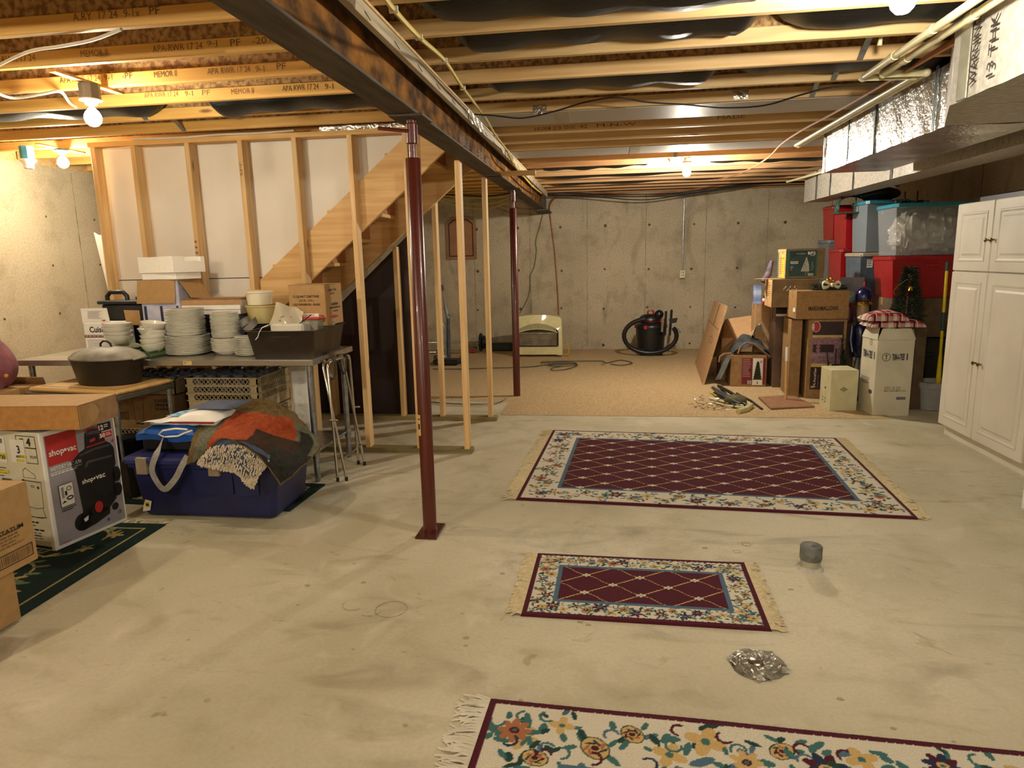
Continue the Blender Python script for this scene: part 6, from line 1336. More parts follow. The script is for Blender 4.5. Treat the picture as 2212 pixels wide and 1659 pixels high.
# tall pair of boxes
t = carton('carton', 'tall narrow kraft carton with hand slots, left of the tree-picture one', (1.925, 7.42, .012), math.radians(-4), .11, .42, .80, kraftD)
g = G(); L_ = faces(g, .11, .42, .80)['left']; L_.rect(ink, .30, .40, .31, .55); L_.disc(ink, .12, .35, .012); g.build('hand_slot', None, t, True)
t = carton('carton', 'tall kraft carton with a maroon potted-tree picture panel', (2.195, 7.32, .012), math.radians(-2), .36, .36, .81, kraftD)
mar = mat('print maroon', '#5c1a20'); gold = mat('print gold', '#b59b55', '#cdb571', rough=.4); pnk = mat('print pink', '#7d5560', '#9a7480', rough=.6, scale=40)
g = G(); F0 = faces(g, .36, .36, .81)['front']; dm = mat('deep maroon', '#2a0e12', '#331318', rough=.5)
F0.rect(dm, .04, .10, .33, .79); F0.rect(gold, .04, .63, .33, .655, 1); F0.rect(pnk, .04, .36, .33, .63, 1); F0.rect(dm, .05, .48, .25, .56, 2); F0.disc(pnk, .10, .54, .02, 3); F0.disc(pnk, .10, .50, .02, 3); F0.rect(mat('print mauve', '#94858c'), .04, .44, .28, .465, 2); F0.rect(gold, .04, .33, .24, .365, 2)
F0.disc(Pred, .07, .74, .04, 1, .055); F0.ring(Pwht, .07, .74, .04, .004, 2, .055); F0.text(Pwht, 'NEW', .055, .71, .06, .022, .04, 3, PI/2) ; F0.text(Pwht, '8 Ft. Pre-Lit/Clear', .095, .12, .20, .022, .02, 2, PI/2); F0.text(pnk, 'Potted Tree', .125, .12, .13, .018, .01, 2, PI/2); F0.rect(gold, .05, .115, .075, .135, 2)
L_ = faces(g, .36, .36, .81)['left']; L_.rect(ink, .27, .44, .282, .56)
g.build('printed_panel', None, t, True)
t = carton('carton', 'kraft marshmallows box lying across the tall cartons', (2.11, 7.26, .832), math.radians(1), .50, .32, .275, mat('kraft tan', '#8f6b3f', '#9d7849', rough=.8, scale=30))
g = G(); F0 = faces(g, .50, .32, .275)['front']; F0.text(ink, 'MARSHMALLOWS', .12, .085, .28, .042, .03); F0.lines(inkB, .05, .225, .12, .245, 2, .3); F0.lines(inkB, .37, .215, .45, .245, 3, .3); L_ = faces(g, .50, .32, .275)['left']; L_.rect(Pwht, .22, .07, .3, .11); L_.rect(ink, .27, .04, .28, .07)
g.build('printed_text', None, t, True)
# Santa box
t = carton('carton', 'tall dark brown glossy carton with a cream band and script lettering', (1.975, 7.87, .012), 0, .30, .26, .915, mat('brown gloss', '#3a2118', '#7a6350', rough=.35, scale=1.6, lo=.3, hi=.7), tape=False)
g = G(); F0 = faces(g, .30, .26, .915)['front']; F0.rect(dm, .0, .815, .30, .912); F0.rect(mat('print cream', '#cfc9ae'), .0, .795, .30, .82, 1)
sc_ = mat('santa red', '#5a2a24'); F0.poly(sc_, [(.10, .40), (.15, .42), (.15, .58), (.13, .63), (.10, .58)], 1); F0.disc(mat('skin print', '#a5896a'), .125, .63, .02, 2); F0.ring(gold, .11, .67, .022, .004, 1); F0.rect(dk, .09, .36, .12, .40, 1); F0.poly(mat('print mauve', '#94858c'), [(.15, .55), (.19, .60), (.20, .68), (.17, .66)], 1)
F0.text(mat('print tan', '#a08c70'), 'Santa', .09, .13, .19, .075, .0, 1); F0.lines(mat('print tan', '#a08c70'), .06, .065, .26, .1, 3, .15, 1); g.build('printed_artwork', None, t, True)
carton('carton', 'orange-tan carton with loose film behind the glossy brown one', (1.80, 8.18, .012), 0, .24, .22, .915, kraftO)
t = carton('carton', 'orange-tan taped carton under the green tree box', (1.93, 7.57, .93), math.radians(-2), .46, .38, .285, mat('kraft dk2', '#6f5a3a', '#80694a', rough=.7))
g = G(); fs_ = faces(g, .46, .38, .285); L_ = fs_['left']; L_.rect(mat('kraft lit', '#c09560', '#cba26c', rough=.8), .0, .0, .38, .285); L_.lines(inkB, .1, .1, .28, .25, 7, .35, 1); g.build('printed_lit_side', None, t, True)  # left side overlaid in lighter kraft: lamplight put into the colour, print lines on top
g = G(); r = random.Random(2)
for i in range(9): g.tube([(-.12+.015*i, -.192, .18+.02*math.sin(i*2)), (-.11+.015*i, -.193, .20+.02*math.sin(i*2))], .004, 5)
g.build('loose_tape', clearmat('tape film', '#e8e6e0', .6, .1), t, True)['kind'] = 'stuff'
# BF2 box
bg = mat('bf green', '#12342d', '#1a4339', rough=.4); bgd = mat('bf dark', '#0f2426', '#142c2f', rough=.4); gr2 = mat('bf edge', '#2c5c3c', '#34683f', rough=.5); silv = mat('print silver', '#9a9584', '#c4bfae', rough=.5, scale=120)
t = carton('carton', 'green holiday tree box marked BF2 topmost of the box pile', (2.03, 7.66, 1.2235), math.radians(-2), .38, .40, .30, mat('kraft dk2', '#6f5a3a'))
g = G(); fs_ = faces(g, .38, .40, .30); F0 = fs_['front']; w = .38
F0.rect(gr2, .005, .02, .31, .285); F0.rect(bg, .035, .022, .295, .28, 1); F0.poly(bgd, [(.04, .275), (.29, .275), (.29, .225), (.17, .25), (.04, .20)], 2)
F0.text(silv, 'HOLIDAY', .10, .245, .095, .013, .01, 3); F0.text(Pwht, 'BF2', .212, .24, .075, .03, .03, 3); F0.rect(Pwht, .235, .228, .28, .232, 3); F0.poly(silv, [(.15, .07), (.235, .07), (.225, .15), (.205, .21), (.20, .222), (.18, .16)], 3)
r = random.Random(4)
for i in range(40):
    v_ = r.uniform(.08, .19); h_ = (.215-v_)*.27; F0.disc(bgd, .195+r.uniform(-h_, h_), v_, .0025, 4, n=6)
F0.lines(Pwht, .045, .145, .13, .175, 3, .6, 3); F0.disc(mat('print blue2', '#4a7bb0'), .06, .115, .018, 3, .014); F0.disc(Pred, .055, .09, .012, 3); F0.lines(silv, .25, .07, .275, .16, 5, .25, 3); F0.ring(silv, .21, .05, .016, .003, 3); F0.rect(Pwht, .225, .027, .275, .05, 3); F0.bars(ink, .23, .03, .27, .047, 9, 4)
L_ = fs_['left']; L_.rect(mat('kraft lit', '#c09560'), .0, .0, .40, .298); L_.rect(gr2, .0, .01, .07, .27, 1); L_.rect(silv, .035, .03, .05, .27, 2); L_.rect(Pyel, .24, .01, .345, .24, 1); L_.lines(ink, .25, .03, .29, .21, 8, .3, 2); L_.text(ink, '34', .30, .19, .03, .03, .02, 2); L_.lines(mat('print rust', '#8a4a2a'), .12, .03, .21, .21, 9, .35, 1); L_.text(inkB, '11 25 17', .2, .255, .12, .03, .01, 1)  # lighter kraft under the left-side print paints in how the lamp lights it
g.build('printed_artwork', None, t, True)
# stuff left of pile
t = carton('gift_box', 'small blue-white box standing left of the orange-tan carton', (1.665, 7.95, .93), 0, .07, .1, .20, mat('blue grad', '#2a3f96', '#a9bcd8', rough=.4, scale=4, stretch=(.5, .5, 3)), tape=False, closed=True)
for i in range(7):
    t = thing('wrapped_bar', 'red, white and dark striped packet, %s of the leaning pile' % (ORD[6-i]+' from the top' if i < 6 else 'topmost'), 'packet', (1.72, 7.84, .93), rot=(0, .12, 0), group='striped packets beside the tan carton')
    g = G(); zz = .0+.034*i; g.bbox(-.025+.004*i, .035+.004*i, -.04, .04, zz, zz+.03, .003); g.build('packet', [redP, Pwht, ink, olive, Pwht, redP, Pwht][i], t, True)
t = thing('rolled_cloth', 'rolled purple-grey cloth leaning on the green tree box', 'cloth', (1.73, 7.9, 1.18))
g = G(); g.tube([(1.70, 7.86, 1.175), (1.755, 7.88, 1.26), (1.80, 7.93, 1.40)], [.03, .038, .02], 12); g.build('roll', mat('purple cloth', '#3a2f3a', '#6d5f6c', rough=.7, scale=14), t)
t = thing('cardboard_flap', 'loose tan cardboard flap sticking out left of the box pile', 'cardboard', (1.6, 8.1, 1.2)); a = [at(x, y, Y=8.1) for x, y in ((1630, 592), (1665, 586), (1672, 594), (1662, 597))]
g = G(); g.plate([(1.55, 7.62, 1.2158), (1.80, 7.58, 1.2158), (1.90, 7.72, 1.2158), (1.62, 7.74, 1.2158)], .004); g.build('flap', kraftO, t)
# wreath with bow
t = thing('wreath', 'dark artificial wreath with a cream bow and gold bells on the marshmallows box', 'wreath', (2.20, 7.24, 1.112))
g = G(); r = random.Random(6)
for i in range(420):
    a = r.uniform(0, 2*PI); R0 = .13; p = Vector((2.21+R0*1.25*math.cos(a), 7.26+R0*.8*math.sin(a), 1.13+r.uniform(-.012, .03))); d = Vector((math.cos(a)*r.uniform(-.4, 1), math.sin(a)*r.uniform(-.4, 1), r.uniform(-.15, .5)))*.09; s_ = Vector((-math.sin(a), math.cos(a), 0))*.005; g.add([p-s_, p+s_, p+d], [(0, 1, 2)])
g.tube([(2.21+.16*math.cos(a), 7.26+.1*math.sin(a), 1.128) for a in np.linspace(0, 2*PI, 20)], .016, 6); g.build('needles', tg, t)['kind'] = 'stuff'
bw = mat('bow cream', '#c9c09a', '#dcd4b2', rough=.5)
for s_ in (-1, 1):
    g = G(); g.grid(lambda u, v: (2.20+s_*(.01+.075*math.sin(PI*u)), 7.13+.03*v, 1.165+.035*math.sin(2*PI*u)*(.6+.4*v)+.012*math.cos(9*v)), 16, 5); o = g.build('bow_loop', bw, t); o.modifiers.new('t', 'SOLIDIFY').thickness = .005
g = G(); g.ball((2.20, 7.13, 1.165), .022, 6); g.build('bow_knot', bw, t)
g = G()
for p in ((2.16, 7.15, 1.215), (2.19, 7.14, 1.225), (2.215, 7.15, 1.21)): g.ball(p, .017, 6)
g.build('bells', mat('gold', '#c9a030'), t)['kind'] = 'stuff'
# nutcracker
t = thing('nutcracker', 'tall blue and gold toy soldier figure behind the white tree carton', 'figurine', (2.50, 7.12, .012)); nb = mat('nut blue', '#0d1338', '#121a4a', rough=.2); gm = mat('gold', '#c9a030')
g = G(); g.lathe([(.075, .012), (.075, .05), (.05, .055)], (2.50, 7.12, 0), 20); g.build('base', plastBlk, t)
for s_ in (-1, 1):
    g = G(); g.lathe([(.03, .055), (.028, .42), (.03, .45)], (2.50+.032*s_, 7.12, 0), 14); g.build('leg', mat('nut white', '#a9a596'), t)
g = G(); g.lathe([(.07, .45), (.075, .5), (.06, .62), (.07, .74), (.04, .80)], (2.50, 7.12, 0), 20); g.build('torso', nb, t)
for s_ in (-1, 1):
    g = G(); g.tube([(2.50+.085*s_, 7.12, .76), (2.50+.1*s_, 7.10, .62), (2.50+.09*s_, 7.06, .50)], [.026, .022, .018], 10); g.build('arm', nb, t)
g = G(); g.lathe([(.035, .80), (.052, .84), (.055, .92), (.05, .97)], (2.50, 7.12, 0), 18); g.build('head', mat('nut skin', '#8f7a58', '#a08a66', rough=.4), t)
g = G(); g.lathe([(.078, .965), (.082, .975), (.074, .99), (.072, 1.0)], (2.50, 7.12, 0), 24); g.build('hat_brim', gm, t)
g = G(); g.lathe([(.074, 1.0), (.077, 1.05), (.066, 1.10), (.035, 1.135), (0, 1.145)], (2.50, 7.12, 0), 24); g.build('helmet', nb, t)
g = G(); g.lathe([(.008, 1.14), (.014, 1.17), (0, 1.20)], (2.50, 7.12, 0), 10); g.build('spike', redP, t)
g = G(); f = [(2.50+.0785*math.sin(a), 7.12-.0785*math.cos(a), z) for a, z in ((-.5, 1.0), (0, 1.035), (.5, 1.0))]; g.add(f+[(2.50, 7.039, .99)], [(0, 1, 2, 3)]); g.build('helmet_plate', gm, t)
t = thing('globe_lamp', 'pale green glass globe beside the marshmallows box', 'globe', (2.41, 7.30, .97)); 
g = G(); g.ball((2.42, 7.28, 1.035), .062, 9, (1, 1, 1.1)); g.build('globe', mat('pale glass', '#6f8073', '#8a9a8c', rough=.2), t)
g = G(); g.lathe([(.05, .78), (.05, .93), (.03, .965), (.02, .975)], (2.42, 7.28, 0), 16); g.build('red_body', mat('deep red', '#4a1013', '#5a1619', rough=.4), t)
carton('carton', 'dark carton standing behind the toy soldier figure', (2.50, 7.42, 0), 0, .22, .30, .775, brn)
t = thing('plastic_sheet', 'pale grey plastic panel standing behind the globe and toy soldier', 'panel', (2.55, 7.58, .78)); g = G(); g.bbox(2.42, 2.66, 7.58, 7.60, .0, 1.22, .004); g.build('panel', mat('panel grey', '#6d747b', '#7a8188', rough=.5), t)
t = thing('artificial_branch', 'clump of dark artificial branches behind the cream carton', 'branch', (2.36, 6.97, .012)); g = G(); r = random.Random(8)
for i in range(7):
    a = Vector((2.33+.03*i*r.uniform(-1, 1), 6.97, .012)); b_ = a+Vector((r.uniform(-.13, .12), r.uniform(-.03, .03), r.uniform(.42, .68))); g.tube([a, b_], .006, 5)
    for k_ in range(90):
        q = a.lerp(b_, r.uniform(.45, 1)); d = Vector((r.uniform(-1, 1), r.uniform(-1, .6), r.uniform(-.2, .8)))*.06; s_ = Vector((-d.y, d.x, 0)).normalized()*.005; g.add([q-s_, q+s_, q+d], [(0, 1, 2)])
g.build('needles', tg, t)['kind'] = 'stuff'
# flattened leaning carton
B1, B2_ = at(1517, 834, Z=0), at(1501, 786, Z=0); T1, T2_ = at(1568, 661, Y=B1.y+.12), at(1543, 650, Y=B2_.y+.05)
T2_ = Vector((T2_.x, B2_.y, T2_.z)) if False else T2_
t = thing('flattened_carton', 'flattened kraft carton leaning toward the wall left of the box pile', 'cardboard', B1)
b1 = Vector((B1.x, B1.y, .016)); b2 = Vector((B2_.x, B2_.y, .016)); m1 = b1.lerp(T1, .0)
g = G(); g.prism([b1, b2, T2_, T1], (.022, 0, -.004)); g.build('sheet', kraftO, t)
n_ = (b2-b1).cross(T1-b1).normalized(); n_ = -n_ if n_.x > 0 else n_
g = G(); q = lambda u, v: b1.lerp(b2, u).lerp(T1.lerp(T2_, u), v)+n_*.003
g.add([q(.44, .70), q(.46, .70), q(.46, .99), q(.44, .99)], [(0, 1, 2, 3)]); g.add([q(.02, .695), q(.98, .695), q(.98, .70), q(.02, .70)], [(0, 1, 2, 3)]); g.build('slot', ink, t)['kind'] = 'stuff'
g = G(); V = []
for i in range(20): a = 2*PI*i/20; V += [q(.3+.12*math.cos(a), .52+.045*math.sin(a)), q(.3+.10*math.cos(a), .52+.035*math.sin(a))]
g.add(V, [(2*i, 2*((i+1) % 20), 2*((i+1) % 20)+1, 2*i+1) for i in range(20)]); g.build('stamp', inkB, t)
# tree box with red label
t = carton('carton', 'squat kraft carton with a red and white tree label on the carpet', (1.575, 7.95, .012), math.radians(-1), .385, .33, .35, kraftD)
g = G(); F0 = faces(g, .385, .33, .35)['front']; mr_ = mat('label red', '#6e1620', '#7c1b26', rough=.5)
F0.rect(mr_, .12, .03, .375, .325); F0.rect(Pwht, .235, .02, .345, .325, 1); F0.lines(Pwht, .13, .10, .215, .31, 11, .18, 1); F0.rect(Pwht, .185, .035, .225, .07, 1); F0.bars(ink, .19, .04, .22, .065, 7, 2)
tr = mat('tree print', '#10200f', '#24381a', rough=.7, scale=60)
for k_ in range(7): F0.poly(tr, [(.29-.02-.0055*k_*1.0, .25-.028*k_), (.29+.02+.0055*k_, .25-.028*k_), (.29+.008+.003*k_, .29-.028*k_), (.29-.008-.003*k_, .29-.028*k_)], 2)
F0.rect(tr, .285, .035, .295, .06, 2); F0.ring(Pred, .325, .285, .013, .005, 2); F0.disc(tr, .205, .20, .012, 2); g.build('printed_label', None, t, True)
t = carton('carton', 'open kraft carton with a lifted flap behind the red-label box', (1.58, 8.42, .012), math.radians(-3), .46, .44, .50, kraftO, closed=False)
g = G(); g.add([at(x, y, Y=yy) for x, y, yy in ((1567, 690, 8.5), (1622, 682, 8.5), (1648, 726, 8.16), (1590, 736, 8.16))], [(0, 1, 2, 3)]); o = g.build('flap', kraftO, t); o.modifiers.new('t', 'SOLIDIFY').thickness = .004
g = G(); g.add([at(x, y, Y=yy) for x, y, yy in ((1567, 690, 8.5), (1590, 736, 8.16), (1556, 772, 8.15), (1530, 770, 8.5))], [(0, 1, 2, 3)]); o = g.build('flap', kraftD, t); o.modifiers.new('t', 'SOLIDIFY').thickness = .004
t = thing('jacket', 'dark grey cloth with tan edging heaped on the red-label carton', 'clothing', (1.6, 8.0, .365)); slate = mat('dark cloth', '#1b2023', '#3a4043', rough=.7, scale=7, bmp=.4)
g = G(); g.grid(lambda u, v: (1.40+.40*u+.02*math.sin(9*v), 7.83+.28*v, .372+.20*math.sin(PI*u)**.7*(.45+.55*v)+.012*math.sin(15*u+9*v)), 30, 20); g.build('cloth', slate, t)
g = G(); g.grid(lambda u, v: (1.40-.14*v+.02*math.sin(7*u), 7.80+.25*u, .37-.30*v+.012*math.sin(8*u+6*v)), 12, 12); o = g.build('hanging_side', mat('grey cloth', '#50504a', '#66665e', rough=.8), t)
tan = mat('tan edging', '#6e5138', '#8a6a4c', rough=.6)
g = G(); g.tube([at(x, y, Y=7.78) for x, y in ((1553, 782), (1556, 770), (1565, 764), (1580, 764))], .013, 8); g.build('edging', tan, t)
g = G(); g.tube([at(x, y, Y=7.80) for x, y in ((1594, 764), (1600, 748), (1612, 740), (1630, 744), (1645, 756), (1664, 772))], .011, 8); g.build('edging', tan, t)
t = thing('plastic_film', 'clear wrap bunched behind the lifted flap', 'plastic film', (1.72, 8.15, .58)); g = G(); g.grid(lambda u, v: (1.62+.18*u, 8.0+.1*v+.02*math.sin(9*u), .50+.20*math.sin(PI*u)*(1-.3*v)+.012*math.sin(23*u+11*v)), 20, 10); g.build('film', mat('film', '#a5a08f'), t)
# wood square with stick
C4 = [at(x, y, Z=.016) for x, y in ((1638, 860), (1665, 884), (1760, 880), (1712, 855))]
t = thing('wooden_stand', 'plywood square with an upright stick, white at the top', 'stand', (1.78, 6.98, .016))
g = G(); g.prism([Vector((c.x, c.y, .016)) for c in C4][::1], (0, 0, .014)); g.build('base', mat('pinkish ply', '#8a6244', '#9a7152', rough=.7, scale=10), t)
a, b_ = at(1697, 862, Z=.03), at(1704, 752, Y=6.97); g = G(); g.tube([a, a.lerp(Vector((b_.x, a.y, b_.z)), .74)], .014, 4); g.build('stick', mat('stick wood', '#c9a06a', '#d4ad78'), t); g = G(); g.tube([a.lerp(Vector((b_.x, a.y, b_.z)), .74), (b_.x, a.y, b_.z)], .0155, 4); g.build('white_end', white, t)
# pile of rods
def rod(name, label, cat, pts, r_, m, grp=None, cap=None):
    P = [at(x, y, Z=z) for x, y, z in pts]; t = thing(name, label, cat, P[0], group=grp); g = G(); g.tube(P, r_, 8); g.build('rod', m, t)
    if cap: g = G(); g.tube([P[-1], P[-1]+(P[-1]-P[-2]).normalized()*.05], .012, 8); g.build('grip', cap, t)
    return t
bk = mat('umbrella black', '#15161a', '#24262a', rough=.5); dgy = mat('umbrella grey', '#3b3e42', '#505357', rough=.45)
for i, (P, r_, m_1, lab) in enumerate((
    (((1540, 838, .02), (1560, 850, .05), (1592, 866, .04)), .02, dgy, 'dark grey folded umbrella uppermost at the back of the floor pile'),
    (((1552, 834, .02), (1575, 846, .08), (1600, 862, .05)), .017, bk, 'black folded umbrella lying across the back of the floor pile'),
    (((1543, 850, .02), (1565, 862, .05), (1588, 878, .03)), .018, bk, 'black folded umbrella in the middle of the floor pile'),
    (((1592, 850, .02), (1622, 866, .02), (1646, 884, .015)), .012, bk, 'straight black rod at the right of the floor pile'),
    (((1590, 862, .06), (1600, 868, .05), (1612, 876, .03)), .018, bk, 'stubby black handle beside the cream bracket'),
    (((1535, 848, .02), (1548, 855, .03), (1570, 862, .03)), .008, mat('yellow paint', '#c3a800'), 'yellow handle on the left of the floor pile'),
    (((1538, 868, .02), (1570, 876, .03), (1608, 880, .03)), .010, cream, 'long cream stick in the floor pile nearest the front'),
    (((1540, 862, .03), (1572, 870, .04), (1606, 876, .035)), .009, cream, 'second long cream stick just behind the first'),
    (((1532, 860, .03), (1552, 864, .03), (1568, 868, .03)), .013, mat('milky', '#c9c4b2'), 'short whitish stick at the left of the floor pile'),
    (((1545, 845, .05), (1568, 858, .09), (1598, 872, .06)), .011, dgy, 'thin grey umbrella shaft crossing the floor pile'))):
    rod('umbrella' if 'umbrella' in lab else 'stick', lab, 'umbrella' if 'umbrella' in lab else 'stick', P, r_, m_1, 'loose things in the floor pile')
t = thing('plastic_bracket', 'cream angled plastic bracket at the front right of the floor pile', 'bracket', at(1610, 880, Z=.02))
P = [at(x, y, Z=.03) for x, y in ((1594, 889), (1612, 884), (1622, 876), (1608, 866))]; g = G(); g.tube(P, [.026, .03, .03, .012], 8); g.build('bracket', mat('cream2', '#c2b883', '#cfc592', rough=.45), t)
t = thing('cloth_bundle', 'olive cloth bundle wrapped over the umbrellas in the floor pile', 'cloth', at(1588, 866, Z=.05)); c = at(1588, 866, Z=.05); g = G(); g.grid(lambda u, v: (c.x+.11*math.cos(2*PI*u)*math.sin(PI*(.02+.96*v)), c.y+.10*math.sin(2*PI*u)*math.sin(PI*(.02+.96*v)), c.z+.01-.055*math.cos(PI*v)+.006*math.sin(13*u)), 20, 10); g.build('bundle', mat('olive cloth', '#4a4528', '#6a6440', rough=.8, scale=20), t)
t = thing('wire_tangle', 'tangle of silvery wires and clips at the left of the floor pile', 'wire', at(1515, 876, Z=.012)); g = G(); r = random.Random(3)
for i in range(34):
    a = at(r.uniform(1498, 1590), r.uniform(862, 886), Z=.02); P = [a]
    for k_ in range(3): P.append(P[-1]+Vector((r.uniform(-.05, .05), r.uniform(-.04, .04), r.uniform(-.012, .02))))
    for p in P: p.z = max(.018, p.z)
    g.tube(P, .0035, 5)
g.build('wires', chrome, t)['kind'] = 'stuff'
# ================= BACK WALL THINGS =================
hc = mat('heater cream', '#c9c08d', '#d2c997', rough=.35, coat=.3)
t = thing('wall_heater', 'cream gas heater with an arched grille standing by the back wall', 'heater', (-1.035, 10.22, .014))
W3, H3 = .74, .60
def arch(x, base, rise, half): return base+rise*(1-(x/half)**2)
g = G(); out = [(-.37, .02), (-.33, .02), (-.31, .035), (.31, .035), (.33, .02), (.37, .02), (.365, .30), (.36, .57), (.34, .595)]+[(x, arch(x, .60, .035, .34)) for x in np.linspace(.30, -.30, 9)]+[(-.34, .595), (-.36, .57), (-.365, .30)]
n = len(out)
# front face ring around opening
op = [(-.30, .15), (.30, .15), (.315, .18), (.315, .38), (.29, .42)]+[(x, arch(x, .42, .085, .29)) for x in np.linspace(.25, -.25, 9)]+[(-.29, .42), (-.315, .38), (-.315, .18)]
Vf = [(x, -.11, z) for x, z in out]; Vb = [(x, .14, z) for x, z in out]
g.add(Vf+Vb, [(i, n+i, n+(i+1) % n, (i+1) % n) for i in range(n)]+[tuple(n+i for i in range(n))])
# radial fill between outer and opening (resample both to 48 pts by angle)
def samp(P, ang, c=(0, .31)):
    best = None
    dx, dz = math.cos(ang), math.sin(ang)
    for a, b_ in zip(P, P[1:]+P[:1]):
        ex, ez = b_[0]-a[0], b_[1]-a[1]; den = dx*ez-dz*ex
        if abs(den) < 1e-9: continue
        t_ = ((a[0]-c[0])*ez-(a[1]-c[1])*ex)/den; s_ = ((a[0]-c[0])*dz-(a[1]-c[1])*dx)/den
        if t_ > 0 and -1e-6 <= s_ <= 1+1e-6: best = (c[0]+dx*t_, c[1]+dz*t_) if best is None or t_ > best[2] else best; best = (best[0], best[1], t_)
    return best[:2]
A_ = [2*PI*i/96 for i in range(96)]; o1 = [samp(out, a) for a in A_]; o2 = [samp(op, a) for a in A_]
V = [(x, -.11, z) for x, z in o1]+[(x, -.125, z) for x, z in o2]+[(x, -.08, z) for x, z in o2]
g.add(V, [((i+1) % 96, i, 96+i, 96+(i+1) % 96) for i in range(96)]+[(96+(i+1) % 96, 96+i, 192+i, 192+(i+1) % 96) for i in range(96)]); g.build('housing', hc, t, True)
g = G(); g.add([(x, -.07, z) for x, z in op], [tuple(range(len(op)))]); g.build('grille_back', mat('heater dark', '#1d1a16', '#2a2620', rough=.4), t, True)
g = G(); g.box(-.28, .28, -.085, -.075, .17, .37); g.build('reflector', mat('reflector', '#6d6250', '#8a7f6a', rough=.35, metal=.3), t, True)
for i in range(28):
    x = -.27+.02*i; zt_ = arch(x, .42, .085, .29)-.004; zb_ = arch(x, .375, .05, .29); g = G(); g.box(x-.0055, x+.0055, -.122, -.10, zb_, zt_); g.build('louvre', hc, t, True)
g = G(); g.tube([(x, -.112, arch(x, .372, .05, .29)) for x in np.linspace(-.3, .3, 16)], .007, 6); g.build('louvre_rail', hc, t, True)
for z in (.335, .30, .265, .23, .195):
    g = G(); g.tube([(x, -.10-.03*(1-(x/.3)**2), z+.006*(1-(x/.3)**2)) for x in np.linspace(-.3, .3, 13)], .0025, 5); g.build('guard_wire', chrome, t, True)
for x in (-.27, -.22, .22, .27):
    g = G(); g.tube([(x, -.115, .17), (x, -.115, .36)], .003, 5); g.build('guard_post', chrome, t, True)
g = G(); g.box(-.29, .29, -.11, -.10, .345, .356); g.build('guard_bar', chrome, t, True)
g = G(); g.lathe([(0, .006), (.036, .006), (.04, 0)], (0, -.11, .095), 20, sy=.42, ax='y', rot=Matrix.Rotation(PI, 3, 'Z')); g = G(); f = Face(g, (0, -.1105, .095), (1, 0, 0), (0, 0, 1)); f.disc(ink, 0, 0, .038, 1, .015); f.ring(gold, 0, 0, .038, .003, 2, .015); g.build('badge', None, t, True)
cable('gas_hose', 'yellow-orange gas hose curling from the heater side', [(-.66, 10.35, .22), (-.60, 10.3, .18), (-.575, 10.25, .10), (-.585, 10.2, .045), (-.65, 10.2, .03)], .011, mat('gas yellow', '#b98a22', '#c99a30', rough=.4), 'hose')
# shop vacuum on carpet
t = thing('vacuum_cleaner', 'black wet/dry drum vacuum with red latches against the back wall', 'vacuum', (.65, 10.40, .014)); vb = mat('vac black', '#101011', '#19191a', rough=.35)
g = G(); g.lathe([(.18, .06), (.20, .07), (.222, .40), (.232, .405), (.232, .42)], (0, 0, 0), 36); g.build('drum', vb, t, True)
g = G(); g.lathe([(.228, .42), (.228, .435), (.20, .47), (.14, .49), (.14, .50), (0, .50)], (0, 0, 0), 36); g.build('lid', vb, t, True)
g = G(); g.lathe([(.12, .50), (.135, .52), (.12, .57), (.08, .60), (0, .61)], (-.01, 0, 0), 28, sx=1.25); g.ball((.12, -.02, .60), .07, 8); g.build('motor_head', vb, t, True)
g = G(); g.lathe([(.142, .499), (.145, .503), (.142, .508)], (0, 0, 0), 36, sx=1.1); g.box(.13, .2, -.12, -.06, .50, .54); g.build('red_trim', redP, t, True)
g = G(); g.tube([(-.05, -.04, .61), (-.045, -.05, .655), (.0, -.05, .665), (.03, -.045, .66), (.04, -.04, .60)], .014, 8); g.build('carry_handle', redP, t, True)
for x, y in ((-.09, -.21), (.22, .0), (-.22, .02)):
    g = G(); g.bbox(x-.025, x+.025, y-.03, y, .40, .455, .004); g.build('latch', redP, t, True)
for a in (.8, 2.4, 3.9, 5.5):
    g = G(); g.bbox(.19*math.cos(a)-.05, .19*math.cos(a)+.05, .19*math.sin(a)-.05, .19*math.sin(a)+.05, .035, .11, .015); g.build('caster_housing', vb, t, True)
    g = G(); g.lathe([(.026, -.012), (.026, .012)], (.2*math.cos(a), .2*math.sin(a), .026), 12, ax='x'); g.build('caster', plastBlk, t, True)
g = G(); P = []
for i in range(60):
    u = i/59; a = PI*.55+u*PI*1.62; P.append((-.04+.37*math.cos(a)*(1+.0*u)+.03*u, -.26+.05*math.sin(4*u), .30+.26*math.sin(a)*(1-.05*u)))
g.tube(P, [.031+.0025*(i % 2) for i in range(60)], 10); g.build('hose', vb, t, True)
for x, z1, dx in ((.20, .66, .01), (.27, .68, .02)):
    g = G(); g.tube([(x, -.16, .30), (x+dx, -.16, z1)], .018, 10); g.build('wand', vb, t, True)
g = G(); g.tube([(.15, -.24, .36), (.16, -.24, .56)], .02, 10); g.build('grey_wand', mat('wand tan', '#6e6250', '#7c705e', rough=.5), t, True)
g = G(); g.prism([(.25, -.18, .54), (.38, -.18, .56), (.36, -.18, .49), (.27, -.18, .48)], (0, .05, 0)); g.build('floor_nozzle', vb, t, True)
g = G(); g.tube([(.36, -.16, .40), (.40, -.17, .375)], .016, 8); g.ball((.415, -.18, .35), .01, 5); g.build('crevice_tool', vb, t, True)
